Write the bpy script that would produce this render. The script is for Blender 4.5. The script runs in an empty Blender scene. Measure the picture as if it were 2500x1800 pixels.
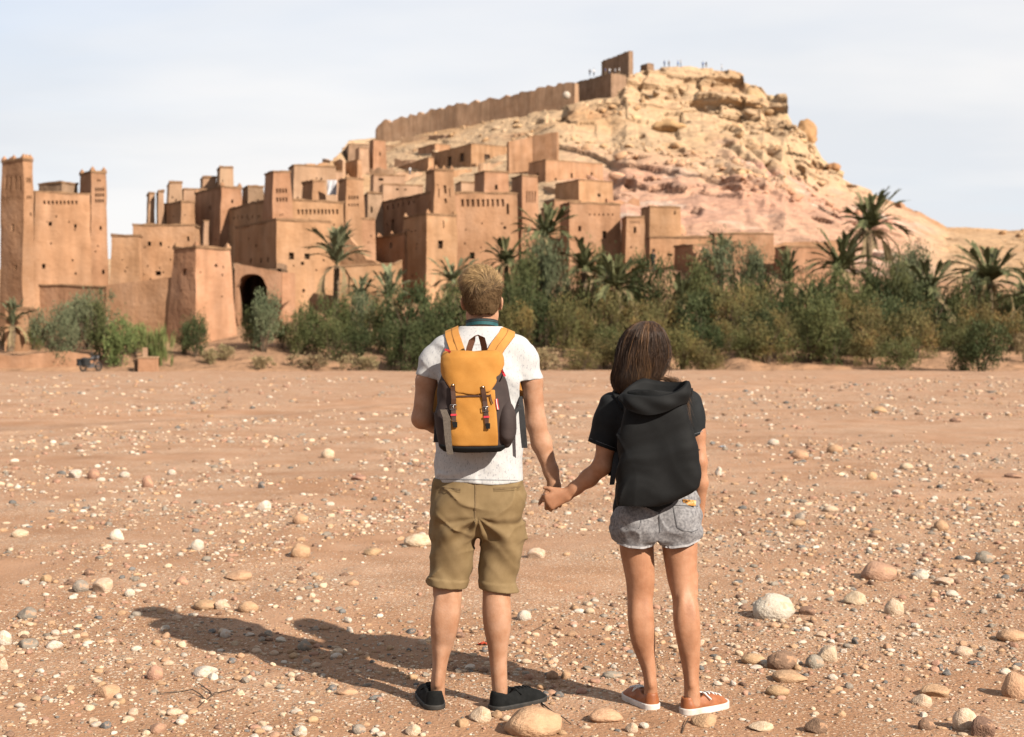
import bpy, bmesh, math, random
import numpy as np
from mathutils import Vector, Matrix, noise as mnoise

random.seed(11)
rng = np.random.default_rng(11)
S = bpy.context.scene
COL = S.collection
R = math.radians

# ------------------------------------------------------------------ camera
F, CX, HY, CH = 3472.2, 1250.0, 845.0, 1.5      # photo pixels: focal, centre, horizon; camera height in metres
cam = bpy.data.cameras.new("camera")
cam.lens, cam.sensor_width, cam.sensor_fit = 50.0, 36.0, 'HORIZONTAL'
cam.shift_y = -(900 - HY) / 2500.0
cam.clip_start, cam.clip_end = 0.1, 20000
cam.dof.use_dof, cam.dof.focus_distance, cam.dof.aperture_fstop = True, 5.9, 4.2
camo = bpy.data.objects.new("camera", cam)
camo.location = (0, 0, CH)
camo.rotation_euler = (R(90), 0, 0)
COL.objects.link(camo)
S.camera = camo

# ------------------------------------------------------------------ sky and sun
SUN_AZ, SUN_EL = 44.0, 33.0        # degrees: azimuth from straight behind the camera towards the right, elevation
sdir = Vector((math.sin(R(SUN_AZ)) * math.cos(R(SUN_EL)), -math.cos(R(SUN_AZ)) * math.cos(R(SUN_EL)), math.sin(R(SUN_EL))))
W = bpy.data.worlds.new("World")
S.world = W
W.use_nodes = True
nt = W.node_tree
for n in list(nt.nodes):
    nt.nodes.remove(n)
def N(tree, typ, **kw):
    n = tree.nodes.new(typ)
    for k, v in kw.items():
        setattr(n, k, v)
    return n
wo = N(nt, 'ShaderNodeOutputWorld')
bg = N(nt, 'ShaderNodeBackground')
sky = N(nt, 'ShaderNodeTexSky', sky_type='NISHITA')
sky.sun_disc = False
sky.sun_elevation = R(SUN_EL)
sky.sun_rotation = R(180 - SUN_AZ)
sky.altitude, sky.air_density, sky.dust_density, sky.ozone_density = 1200, 1.0, 0.6, 1.0
tc = N(nt, 'ShaderNodeTexCoord')
sep = N(nt, 'ShaderNodeSeparateXYZ')
nt.links.new(tc.outputs['Generated'], sep.inputs[0])
# clouds lie on a flat layer high above, so they crowd together towards the horizon
zz = N(nt, 'ShaderNodeMath', operation='MAXIMUM'); zz.inputs[1].default_value = 0.0
nt.links.new(sep.outputs['Z'], zz.inputs[0])
za = N(nt, 'ShaderNodeMath', operation='ADD'); za.inputs[1].default_value = 0.12
nt.links.new(zz.outputs[0], za.inputs[0])
dv = N(nt, 'ShaderNodeVectorMath', operation='SCALE')
inv = N(nt, 'ShaderNodeMath', operation='DIVIDE'); inv.inputs[0].default_value = 1.0
nt.links.new(za.outputs[0], inv.inputs[1])
nt.links.new(tc.outputs['Generated'], dv.inputs[0]); nt.links.new(inv.outputs[0], dv.inputs['Scale'])
mp = N(nt, 'ShaderNodeMapping'); mp.inputs['Scale'].default_value = (0.55, 0.8, 0.0); mp.inputs['Location'].default_value = (3.1, 1.4, 0); mp.inputs['Rotation'].default_value = (0, 0, R(18))
nt.links.new(dv.outputs[0], mp.inputs[0])
n1 = N(nt, 'ShaderNodeTexNoise'); n1.inputs['Scale'].default_value = 1.1; n1.inputs['Detail'].default_value = 8; n1.inputs['Roughness'].default_value = 0.52; n1.inputs['Distortion'].default_value = 0.5
nt.links.new(mp.outputs[0], n1.inputs['Vector'])
# optical depth of the thin layer grows with the slant path
tau = N(nt, 'ShaderNodeMapRange'); tau.inputs[1].default_value = 0.30; tau.inputs[2].default_value = 0.62; tau.inputs[3].default_value = 0.46; tau.inputs[4].default_value = 1.05
nt.links.new(n1.outputs['Fac'], tau.inputs[0])
tm = N(nt, 'ShaderNodeMath', operation='MULTIPLY'); nt.links.new(tau.outputs[0], tm.inputs[0]); nt.links.new(inv.outputs[0], tm.inputs[1])
ne = N(nt, 'ShaderNodeMath', operation='MULTIPLY'); ne.inputs[1].default_value = -1.0; nt.links.new(tm.outputs[0], ne.inputs[0])
ex = N(nt, 'ShaderNodeMath', operation='EXPONENT'); nt.links.new(ne.outputs[0], ex.inputs[0])
om = N(nt, 'ShaderNodeMath', operation='SUBTRACT'); om.inputs[0].default_value = 1.0; nt.links.new(ex.outputs[0], om.inputs[1])
mixc = N(nt, 'ShaderNodeMix', data_type='RGBA')
nt.links.new(om.outputs[0], mixc.inputs['Factor'])
nt.links.new(sky.outputs[0], mixc.inputs['A'])
n2_ = N(nt, 'ShaderNodeTexNoise'); n2_.inputs['Scale'].default_value = 0.8; n2_.inputs['Detail'].default_value = 5
mp2 = N(nt, 'ShaderNodeMapping'); mp2.inputs['Location'].default_value = (7.7, 3.0, 0); nt.links.new(mp.outputs[0], mp2.inputs[0]); nt.links.new(mp2.outputs[0], n2_.inputs['Vector'])
rmp = N(nt, 'ShaderNodeValToRGB'); rmp.color_ramp.elements[0].position = 0.40; rmp.color_ramp.elements[1].position = 0.57
rmp.color_ramp.elements[0].color = (0.85, 0.872, 0.91, 1); rmp.color_ramp.elements[1].color = (1.02, 1.0, 0.985, 1)
nt.links.new(n2_.outputs['Fac'], rmp.inputs['Fac'])
gain = N(nt, 'ShaderNodeVectorMath', operation='SCALE'); gain.inputs['Scale'].default_value = 5.7; nt.links.new(rmp.outputs['Color'], gain.inputs[0])
nt.links.new(gain.outputs[0], mixc.inputs['B'])
nt.links.new(mixc.outputs['Result'], bg.inputs['Color'])
bg.inputs['Strength'].default_value = 0.068
nt.links.new(bg.outputs[0], wo.inputs[0])

sl = bpy.data.lights.new("sun", 'SUN')
sl.energy, sl.angle, sl.color = 5.0, R(0.6), (1.0, 0.90, 0.77)
so = bpy.data.objects.new("sun", sl)
so.rotation_euler = (-sdir).to_track_quat('-Z', 'Y').to_euler()
so.location = (8, -8, 12)
COL.objects.link(so)

S.view_settings.view_transform = 'Standard'
S.view_settings.look = 'None'
S.view_settings.exposure = 1.3
S.view_settings.gamma = 1.0
S.render.engine = 'CYCLES'
S.cycles.use_denoising = True
S.cycles.max_bounces = 5
S.cycles.diffuse_bounces = 3
S.cycles.transparent_max_bounces = 6
S.cycles.sample_clamp_indirect = 6.0

# ------------------------------------------------------------------ helpers
def P(px, py, Y):
    """the point at distance Y that a photo pixel looks at"""
    return Vector(((px - CX) * Y / F, Y, CH - (py - HY) * Y / F))
def G(px, py):
    Y = CH * F / (py - HY)
    return Vector(((px - CX) * Y / F, Y, 0.0))

def lin(r, g, b):
    return tuple(((c / 255.0) / 12.92 if c / 255.0 <= 0.04045 else ((c / 255.0 + 0.055) / 1.055) ** 2.4) for c in (r, g, b))

def _hash(ix, iy, iz):
    h = (ix.astype(np.int64) * 374761393 + iy.astype(np.int64) * 668265263 + iz.astype(np.int64) * 2147483647) & 0xffffffff
    h = ((h ^ (h >> 13)) * 1274126177) & 0xffffffff
    h = h ^ (h >> 16)
    return (h & 0xffff).astype(np.float32) / 65535.0
def vnoise(x, y, z=0.0):
    """value noise in -1..1"""
    x, y, z = np.broadcast_arrays(np.asarray(x, np.float32), np.asarray(y, np.float32), np.asarray(z, np.float32))
    fx, fy, fz = np.floor(x), np.floor(y), np.floor(z)
    u, v, w = x - fx, y - fy, z - fz
    u = u * u * (3 - 2 * u); v = v * v * (3 - 2 * v); w = w * w * (3 - 2 * w)
    ix, iy, iz = fx.astype(np.int64), fy.astype(np.int64), fz.astype(np.int64)
    r = 0
    for a in (0, 1):
        for b in (0, 1):
            for c in (0, 1):
                r = r + _hash(ix + a, iy + b, iz + c) * (u if a else 1 - u) * (v if b else 1 - v) * (w if c else 1 - w)
    return r * 2 - 1
def fbm(x, y, z=0.0, o=4, g=0.5):
    a, f, s, t = 1.0, 1.0, 0.0, 0.0
    for i in range(o):
        s = s + a * vnoise(np.asarray(x) * f + 17.3 * i, np.asarray(y) * f + 5.1 * i, np.asarray(z) * f + 9.7 * i)
        t += a; a *= g; f *= 2.03
    return s / t
def sn(x, y, z=0.0):
    """cheap noise for single points"""
    p = Vector((x, y, z))
    return 0.75 * mnoise.noise(p) + 0.35 * mnoise.noise(p * 2.1 + Vector((3.1, 7.7, 1.3)))
def sstep(a, b, x):
    t = np.clip((np.asarray(x, float) - a) / (b - a), 0, 1)
    return t * t * (3 - 2 * t)

def mesh_np(name, verts, faces, mat=None, parent=None, smooth=True, loc=None, mats=None, fmat=None, link=True):
    """one mesh object; faces an (n,3|4) array or a list of tuples"""
    me = bpy.data.meshes.new(name)
    v = np.asarray(verts, np.float32).reshape(-1, 3)
    if isinstance(faces, np.ndarray):
        k = faces.shape[1]; n = len(faces)
        me.vertices.add(len(v)); me.vertices.foreach_set('co', v.ravel())
        me.loops.add(n * k); me.loops.foreach_set('vertex_index', faces.astype(np.int32).ravel())
        me.polygons.add(n); me.polygons.foreach_set('loop_start', np.arange(0, n * k, k, dtype=np.int32))
        me.update(calc_edges=True)
    else:
        me.from_pydata([tuple(map(float, p)) for p in v], [], faces)
        me.update()
    if smooth:
        me.polygons.foreach_set('use_smooth', np.ones(len(me.polygons), bool))
    for m in (mats or ([mat] if mat else [])):
        me.materials.append(m)
    if fmat is not None:
        me.polygons.foreach_set('material_index', np.asarray(fmat, np.int32))
    if not link:
        return me
    o = bpy.data.objects.new(name, me)
    COL.objects.link(o)
    if loc is not None: o.location = loc
    if parent is not None: o.parent = parent
    return o

def empty(name, loc=(0, 0, 0), rz=0.0):
    o = bpy.data.objects.new(name, None)
    o.empty_display_size = 0.2
    o.location = loc; o.rotation_euler = (0, 0, rz)
    COL.objects.link(o)
    return o
def tag(o, label=None, cat=None, group=None, kind=None):
    if label: o['label'] = label
    if cat: o['category'] = cat
    if group: o['group'] = group
    if kind: o['kind'] = kind
    return o
def inst(me, name, parent=None, loc=(0, 0, 0), rot=(0, 0, 0), sc=(1, 1, 1)):
    o = bpy.data.objects.new(name, me)
    COL.objects.link(o)
    o.location = loc; o.rotation_euler = rot
    o.scale = sc if hasattr(sc, '__len__') else (sc, sc, sc)
    if parent is not None: o.parent = parent
    return o
def under(child, parent):
    """parent while keeping world placement (parents here are only translated and turned)"""
    child.parent = parent
    child.matrix_parent_inverse = (Matrix.Translation(parent.location) @ parent.rotation_euler.to_matrix().to_4x4()).inverted()
    return child

class MB:
    """collects boxes, tubes and ribbons into one mesh"""
    def __init__(s): s.v, s.f = [], []
    def add(s, v, f):
        b = len(s.v)
        s.v += [tuple(p) for p in v]
        s.f += [tuple(i + b for i in q) for q in f]
    def box(s, c, d, M=None):
        c = Vector(c); x, y, z = (a / 2 for a in d)
        vs = [Vector(q) for q in ((-x, -y, -z), (x, -y, -z), (x, y, -z), (-x, y, -z), (-x, -y, z), (x, -y, z), (x, y, z), (-x, y, z))]
        if M is not None: vs = [M @ q for q in vs]
        s.add([q + c for q in vs], [(0, 3, 2, 1), (4, 5, 6, 7), (0, 1, 5, 4), (1, 2, 6, 5), (2, 3, 7, 6), (3, 0, 4, 7)])
    def tube(s, pts, rad, n=8, cap=True):
        pts = [Vector(p) for p in pts]
        if not hasattr(rad, '__len__'): rad = [rad] * len(pts)
        vs, fs = [], []
        up = Vector((0.13, 0.31, 0.94))
        for i, p in enumerate(pts):
            t = (pts[min(i + 1, len(pts) - 1)] - pts[max(i - 1, 0)]).normalized()
            a = t.cross(up)
            if a.length < 1e-3: a = t.cross(Vector((1, 0, 0)))
            a.normalize(); b = t.cross(a)
            for k in range(n):
                w = 2 * math.pi * k / n
                vs.append(p + (a * math.cos(w) + b * math.sin(w)) * rad[i])
        for i in range(len(pts) - 1):
            for k in range(n):
                fs.append((i * n + k, i * n + (k + 1) % n, (i + 1) * n + (k + 1) % n, (i + 1) * n + k))
        if cap:
            fs.append(tuple(range(n))[::-1]); fs.append(tuple((len(pts) - 1) * n + k for k in range(n)))
        s.add(vs, fs)
    def ribbon(s, pts, wdir, w, th, nrm):
        """a flat band along pts; wdir = width direction(s), nrm = outward direction(s)"""
        n = len(pts)
        W_ = wdir if isinstance(wdir, list) else [wdir] * n
        N_ = nrm if isinstance(nrm, list) else [nrm] * n
        w_ = w if hasattr(w, '__len__') else [w] * n
        vs, fs = [], []
        for i in range(n):
            p = Vector(pts[i]); a = Vector(W_[i]).normalized() * w_[i] / 2; b = Vector(N_[i]).normalized() * th
            vs += [p - a, p + a, p + a * 0.96 + b, p - a * 0.96 + b]
        for i in range(n - 1):
            for k in range(4):
                fs.append((i * 4 + k, i * 4 + (k + 1) % 4, i * 4 + 4 + (k + 1) % 4, i * 4 + 4 + k))
        fs += [(3, 2, 1, 0), tuple((n - 1) * 4 + k for k in range(4))]
        s.add(vs, fs)
    def build(s, name, mat, parent=None, smooth=False, bevel=0):
        o = mesh_np(name, s.v, s.f, mat, None, smooth)
        bm = bmesh.new(); bm.from_mesh(o.data)
        bmesh.ops.recalc_face_normals(bm, faces=bm.faces)
        if bevel:
            bmesh.ops.bevel(bm, geom=bm.edges[:] , offset=bevel, segments=2, affect='EDGES', profile=0.5)
        bm.to_mesh(o.data); bm.free()
        if smooth or bevel: o.data.polygons.foreach_set('use_smooth', np.ones(len(o.data.polygons), bool))
        if parent is not None: under(o, parent)
        return o

# ------------------------------------------------------------------ materials
def material(name, cols, scale=3.0, rough=0.85, bump=0.0, bscale=None, coord='Object', detail=6, spec=0.3, attr=None, rnd=0.0, stretch=(1, 1, 1), island=0.0, bdist=0.02, sss=0.0, sheen=0.0, lo=0.35, hi=0.65, extra=None, k=0.74):
    """procedural Principled: a noise ramp over cols, optional vertex colours, random tint per object or per island, bump"""
    m = bpy.data.materials.new(name)
    m.use_nodes = True
    t = m.node_tree; b = t.nodes['Principled BSDF']
    L = t.links.new
    b.inputs['Roughness'].default_value = rough
    b.inputs['Specular IOR Level'].default_value = spec
    if sss:
        b.inputs['Subsurface Weight'].default_value = sss
        b.inputs['Subsurface Radius'].default_value = (0.012, 0.005, 0.003)
        b.inputs['Subsurface Scale'].default_value = 0.6
    if sheen: b.inputs['Sheen Weight'].default_value = sheen
    if coord == 'World':
        g = N(t, 'ShaderNodeNewGeometry'); vec = g.outputs['Position']
    else:
        g = N(t, 'ShaderNodeTexCoord'); vec = g.outputs['Object']
    mpn = N(t, 'ShaderNodeMapping'); mpn.inputs['Scale'].default_value = stretch
    L(vec, mpn.inputs[0]); vec = mpn.outputs[0]
    nz = N(t, 'ShaderNodeTexNoise'); nz.inputs['Scale'].default_value = scale; nz.inputs['Detail'].default_value = detail; nz.inputs['Roughness'].default_value = 0.6
    L(vec, nz.inputs['Vector'])
    rp = N(t, 'ShaderNodeValToRGB')
    e = rp.color_ramp.elements
    cols = [tuple(q * k for q in c) for c in cols]
    if len(cols) == 1: cols = cols * 2
    for i, c in enumerate(cols):
        pos = lo + (hi - lo) * i / (len(cols) - 1)
        el = e[i] if i < 2 else e.new(pos)
        el.position = pos; el.color = c + (1,)
    L(nz.outputs['Fac'], rp.inputs['Fac'])
    col = rp.outputs['Color']
    if attr:
        at = N(t, 'ShaderNodeAttribute', attribute_name=attr)
        mx = N(t, 'ShaderNodeMix', data_type='RGBA', blend_type='MULTIPLY'); mx.inputs['Factor'].default_value = 1.0
        L(at.outputs['Color'], mx.inputs['A']); L(col, mx.inputs['B']); col = mx.outputs['Result']
    for amt, kind in ((rnd, 'o'), (island, 'i')):
        if amt:
            if kind == 'o': src = N(t, 'ShaderNodeObjectInfo').outputs['Random']
            else: src = N(t, 'ShaderNodeNewGeometry').outputs['Random Per Island']
            mr = N(t, 'ShaderNodeMapRange'); mr.inputs[3].default_value = 1 - amt; mr.inputs[4].default_value = 1 + amt
            L(src, mr.inputs[0])
            hs = N(t, 'ShaderNodeHueSaturation'); L(col, hs.inputs['Color']); L(mr.outputs[0], hs.inputs['Value'])
            mr2 = N(t, 'ShaderNodeMapRange'); mr2.inputs[3].default_value = 0.5 - amt * 0.06; mr2.inputs[4].default_value = 0.5 + amt * 0.06
            fr = N(t, 'ShaderNodeMath', operation='FRACT'); ml = N(t, 'ShaderNodeMath', operation='MULTIPLY'); ml.inputs[1].default_value = 7.31
            L(src, ml.inputs[0]); L(ml.outputs[0], fr.inputs[0]); L(fr.outputs[0], mr2.inputs[0]); L(mr2.outputs[0], hs.inputs['Hue'])
            col = hs.outputs['Color']
    if extra: col = extra(t, col, vec)
    L(col, b.inputs['Base Color'])
    if bump:
        nb = N(t, 'ShaderNodeTexNoise'); nb.inputs['Scale'].default_value = bscale or scale * 4; nb.inputs['Detail'].default_value = 5
        L(vec, nb.inputs['Vector'])
        bp = N(t, 'ShaderNodeBump'); bp.inputs['Strength'].default_value = bump; bp.inputs['Distance'].default_value = bdist
        L(nb.outputs['Fac'], bp.inputs['Height']); L(bp.outputs[0], b.inputs['Normal'])
    return m

def specks(color, scale, thr, amt=1.0):
    """sparse small blotches of another colour of the stuff itself"""
    def f(t, col, vec):
        v = N(t, 'ShaderNodeTexNoise'); v.inputs['Scale'].default_value = scale; v.inputs['Detail'].default_value = 2
        t.links.new(vec, v.inputs['Vector'])
        r = N(t, 'ShaderNodeMapRange'); r.inputs[1].default_value = thr; r.inputs[2].default_value = thr + 0.05; r.inputs[4].default_value = amt
        t.links.new(v.outputs['Fac'], r.inputs[0])
        mx = N(t, 'ShaderNodeMix', data_type='RGBA'); mx.inputs['B'].default_value = tuple(color) + (1,)
        t.links.new(r.outputs[0], mx.inputs['Factor']); t.links.new(col, mx.inputs['A'])
        return mx.outputs['Result']
    return f

def streaks(t, col, vec):
    """rain stains and patches of repair on mud plaster"""
    mp_ = N(t, 'ShaderNodeMapping'); mp_.inputs['Scale'].default_value = (1.1, 1.1, 0.14)
    t.links.new(vec, mp_.inputs[0])
    v = N(t, 'ShaderNodeTexNoise'); v.inputs['Scale'].default_value = 1.0; v.inputs['Detail'].default_value = 5
    t.links.new(mp_.outputs[0], v.inputs['Vector'])
    w = N(t, 'ShaderNodeTexNoise'); w.inputs['Scale'].default_value = 0.22; w.inputs['Detail'].default_value = 3
    t.links.new(vec, w.inputs['Vector'])
    r1 = N(t, 'ShaderNodeMapRange'); r1.inputs[1].default_value = 0.3; r1.inputs[2].default_value = 0.7; r1.inputs[3].default_value = 0.78; r1.inputs[4].default_value = 1.14
    r2 = N(t, 'ShaderNodeMapRange'); r2.inputs[1].default_value = 0.3; r2.inputs[2].default_value = 0.7; r2.inputs[3].default_value = 0.86; r2.inputs[4].default_value = 1.10
    t.links.new(v.outputs['Fac'], r1.inputs[0]); t.links.new(w.outputs['Fac'], r2.inputs[0])
    ml = N(t, 'ShaderNodeMath', operation='MULTIPLY'); t.links.new(r1.outputs[0], ml.inputs[0]); t.links.new(r2.outputs[0], ml.inputs[1])
    hs = N(t, 'ShaderNodeHueSaturation'); t.links.new(col, hs.inputs['Color']); t.links.new(ml.outputs[0], hs.inputs['Value'])
    return hs.outputs['Color']
M = {}
def gravel_flecks(t, col, vec):
    """grit too small to model: two sizes of stone chips in drifts"""
    dr = N(t, 'ShaderNodeTexNoise'); dr.inputs['Scale'].default_value = 0.55; dr.inputs['Detail'].default_value = 4
    mpd = N(t, 'ShaderNodeMapping'); mpd.inputs['Scale'].default_value = (0.7, 1.4, 1); t.links.new(vec, mpd.inputs[0]); t.links.new(mpd.outputs[0], dr.inputs['Vector'])
    for sc_, base_ in ((30.0, 0.74), (52.0, 0.60), (110.0, 0.52)):
        vo = N(t, 'ShaderNodeTexVoronoi', voronoi_dimensions='2D'); vo.inputs['Scale'].default_value = sc_; vo.inputs['Randomness'].default_value = 1.0
        t.links.new(vec, vo.inputs['Vector'])
        sp_ = N(t, 'ShaderNodeSeparateColor'); t.links.new(vo.outputs['Color'], sp_.inputs[0])
        thr = N(t, 'ShaderNodeMath', operation='MULTIPLY_ADD'); thr.inputs[1].default_value = -2.3; thr.inputs[2].default_value = base_ + 1.25
        t.links.new(dr.outputs['Fac'], thr.inputs[0])
        on = N(t, 'ShaderNodeMath', operation='GREATER_THAN'); t.links.new(sp_.outputs[0], on.inputs[0]); t.links.new(thr.outputs[0], on.inputs[1])
        rad = N(t, 'ShaderNodeMath', operation='MULTIPLY_ADD'); rad.inputs[1].default_value = 0.26; rad.inputs[2].default_value = 0.14; t.links.new(sp_.outputs[1], rad.inputs[0])
        ins_ = N(t, 'ShaderNodeMath', operation='LESS_THAN'); t.links.new(vo.outputs['Distance'], ins_.inputs[0]); t.links.new(rad.outputs[0], ins_.inputs[1])
        both = N(t, 'ShaderNodeMath', operation='MULTIPLY'); t.links.new(on.outputs[0], both.inputs[0]); t.links.new(ins_.outputs[0], both.inputs[1])
        rp_ = N(t, 'ShaderNodeValToRGB'); e_ = rp_.color_ramp.elements
        e_[0].position = 0.0; e_[0].color = (0.10, 0.085, 0.075, 1); e_[1].position = 1.0; e_[1].color = (0.40, 0.32, 0.25, 1)
        for p_, c_ in ((0.14, (0.19, 0.14, 0.10, 1)), (0.4, (0.27, 0.18, 0.115, 1)), (0.6, (0.32, 0.225, 0.15, 1))): e_.new(p_).color = c_
        t.links.new(sp_.outputs[2], rp_.inputs['Fac'])
        mx = N(t, 'ShaderNodeMix', data_type='RGBA'); t.links.new(both.outputs[0], mx.inputs['Factor']); t.links.new(col, mx.inputs['A']); t.links.new(rp_.outputs['Color'], mx.inputs['B'])
        col = mx.outputs['Result']
    return col
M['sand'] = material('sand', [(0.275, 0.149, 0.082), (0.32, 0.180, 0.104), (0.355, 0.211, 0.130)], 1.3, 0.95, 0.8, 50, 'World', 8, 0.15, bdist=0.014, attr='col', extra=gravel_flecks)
M['adobe'] = material('adobe', [(0.205, 0.110, 0.060), (0.240, 0.134, 0.076), (0.262, 0.153, 0.092)], 0.55, 0.95, 0.6, 3.6, 'World', 9, 0.1, rnd=0.08, bdist=0.10, k=1, extra=streaks)
M['adobe_tan'] = material('adobe_tan', [(0.225, 0.138, 0.084), (0.272, 0.178, 0.115)], 0.5, 0.95, 0.6, 5, 'World', 9, 0.1, rnd=0.07, bdist=0.06, k=1, extra=streaks)
M['adobe_old'] = material('adobe_old', [(0.150, 0.096, 0.060), (0.205, 0.134, 0.088)], 0.6, 0.95, 0.8, 4, 'World', 9, 0.1, rnd=0.06, bdist=0.1, k=1, extra=streaks)
M['coping'] = material('coping', [(0.15, 0.085, 0.048), (0.25, 0.15, 0.085)], 2.0, 0.95, 0.6, 8, 'World', 6, 0.1)
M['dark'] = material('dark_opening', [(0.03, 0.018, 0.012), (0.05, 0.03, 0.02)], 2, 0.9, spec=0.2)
M['wood'] = material('old_wood', [(0.07, 0.04, 0.022), (0.13, 0.08, 0.045)], 4, 0.8, 0.3)
M['hill'] = material('hill_rock', [(0.74, 0.73, 0.72), (1.08, 1.05, 1.0)], 0.35, 0.95, 1.0, 0.8, 'World', 10, 0.1, attr='col', bdist=0.6, stretch=(1, 1, 2.6))
M['rock'] = material('loose_rock', [(0.80, 0.78, 0.76), (1.1, 1.1, 1.1)], 6, 0.9, 0.5, 22, 'Object', 8, 0.2, attr='col', bdist=0.05)
# ================================================================== ground
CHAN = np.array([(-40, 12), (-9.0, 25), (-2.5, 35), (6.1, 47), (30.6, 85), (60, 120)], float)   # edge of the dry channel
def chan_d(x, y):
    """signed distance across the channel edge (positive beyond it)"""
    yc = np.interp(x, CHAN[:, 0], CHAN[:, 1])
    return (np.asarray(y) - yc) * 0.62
def gz(x, y):
    x = np.asarray(x, float); y = np.asarray(y, float)
    d = np.hypot(x - 0.2, y - 5.9)
    k = 0.12 + 0.88 * sstep(0.9, 3.0, d)
    z = 0.075 * fbm(x * 0.33, y * 0.25, 1.0, 3) * k + 0.030 * fbm(x * 1.3, y * 1.0, 4.0, 3) * k + 0.009 * fbm(x * 5, y * 4.2, 7.0, 3)
    z = z + 0.003 * fbm(x * 19, y * 19, 2.0, 2)
    c = chan_d(x, y)
    w = 0.10 * (sstep(-0.9, -0.2, c) - sstep(-0.2, 0.15, c) * 1.55 + sstep(0.8, 6.0, c) * 0.55)
    z = z + w * sstep(9, 14, y) * (0.6 + 0.5 * fbm(x * 0.4, y * 0.4, 3.0, 2))
    return z
us = np.concatenate([[-40, -9, -3.5, -1.8, -1.3], np.linspace(-1.08, 1.08, 430), [1.3, 1.8, 3.5, 9, 40]])
ys = np.concatenate([[-60, -25, -8, -2, 1.5, 3], np.geomspace(4.2, 96, 470), [105, 130, 200, 500, 1500, 6000]])
YY, UU = np.meshgrid(ys, us, indexing='ij')
XX = UU * (np.abs(YY) * 0.40 + 0.9)
ZZ = gz(XX, YY)
ZZ = np.where((YY > 98) | (np.abs(UU) > 1.25), ZZ * 0.3, ZZ)
ZZ = ZZ - sstep(92, 130, YY) * 4.0
ny, nx = YY.shape
idx = np.arange(ny * nx).reshape(ny, nx)
quads = np.stack([idx[:-1, :-1], idx[:-1, 1:], idx[1:, 1:], idx[1:, :-1]], -1).reshape(-1, 4)
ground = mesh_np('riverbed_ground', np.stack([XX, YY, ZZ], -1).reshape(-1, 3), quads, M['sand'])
def set_col(me, c):
    c = np.asarray(c, np.float32).reshape(-1, 3)
    a = me.attributes.new('col', 'FLOAT_COLOR', 'POINT')
    a.data.foreach_set('color', np.concatenate([c, np.ones((len(c), 1), np.float32)], 1).ravel())
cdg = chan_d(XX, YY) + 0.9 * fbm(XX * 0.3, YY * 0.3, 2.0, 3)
gc = np.ones(XX.shape + (3,))
def blend(a, col, t): return a * (1 - t[..., None]) + np.array(col) * t[..., None]
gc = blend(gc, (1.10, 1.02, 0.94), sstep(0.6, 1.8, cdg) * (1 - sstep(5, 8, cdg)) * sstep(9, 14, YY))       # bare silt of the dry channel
gc = blend(gc, (0.46, 0.41, 0.37), sstep(-0.6, 0.0, cdg) * (1 - sstep(0.7, 1.5, cdg)) * sstep(9, 14, YY))  # ground colour darkened in a strip along the channel edge
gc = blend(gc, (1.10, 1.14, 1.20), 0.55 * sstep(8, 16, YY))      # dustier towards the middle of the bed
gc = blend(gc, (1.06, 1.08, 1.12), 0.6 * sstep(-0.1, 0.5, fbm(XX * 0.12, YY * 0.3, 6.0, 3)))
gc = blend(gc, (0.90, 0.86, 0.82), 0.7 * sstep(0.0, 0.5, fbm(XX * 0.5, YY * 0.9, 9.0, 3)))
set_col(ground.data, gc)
tag(ground, kind='structure', label='sandy dry riverbed ground strewn with gravel')

# ================================================================== hill and bank
def tab(rows):
    a = np.array(rows, float)
    return lambda q, c=1: np.interp(q, a[:, 0], a[:, c])
base_t = tab([(-1500, 800, 104), (0, 796, 104), (400, 806, 103), (480, 806, 103), (600, 775, 106), (800, 752, 108), (980, 745, 112), (1100, 725, 116), (1400, 690, 120),
              (1580, 668, 118), (1750, 668, 122), (2000, 665, 126), (2300, 690, 126), (2500, 700, 128), (4000, 700, 128)])
top_t = tab([(-1500, 690, 260), (0, 660, 240), (500, 610, 250), (690, 500, 270), (760, 425, 285), (800, 402, 290), (828, 375, 340), (851, 345, 376), (908, 337, 388), (921, 336, 388), (1100, 300, 372),
             (1300, 270, 352), (1405, 252, 340), (1492, 234, 342), (1527, 192, 346), (1562, 182, 350), (1604, 176, 352), (1700, 172, 352), (1806, 177, 350), (1815, 203, 346), (1860, 212, 342),
             (1872, 232, 342), (1910, 240, 340), (1922, 280, 336), (1940, 312, 334), (1965, 352, 332), (2005, 396, 330), (2056, 440, 326), (2100, 463, 324), (2172, 491, 322),
             (2242, 520, 322), (2311, 556, 324), (2451, 563, 330), (2600, 562, 340), (3100, 590, 350), (4000, 660, 360)])
cliff_t = tab([(-1500, 0), (1350, 0), (1560, 0.8), (1850, 1), (2000, 0.6), (2150, 0.1), (4000, 0)])
def yfrac(px, f):
    """share of the way back as a function of the share of the way up"""
    c = cliff_t(px)
    a = np.interp(f, [0, 0.3, 0.6, 0.8, 1], [0, 0.30, 0.62, 0.82, 1])
    b = np.interp(f, [0, 0.25, 0.5, 0.68, 0.74, 0.86, 0.9, 1], [0, 0.33, 0.66, 0.86, 0.94, 0.965, 0.985, 1.0])
    return a * (1 - c) + b * c
def hillY(px, py):
    pb, Yb, pt, Yt = base_t(px, 1), base_t(px, 2), top_t(px, 1), top_t(px, 2)
    f = np.clip((pb - py) / (pb - pt), 0, 1)
    return Yb + (Yt - Yb) * yfrac(px, f)
pxs = np.concatenate([np.linspace(-1500, 650, 90), np.linspace(660, 2340, 620), np.linspace(2345, 4000, 170)])
NF = 14; NH = 270; NB = 8
rows = []
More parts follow.
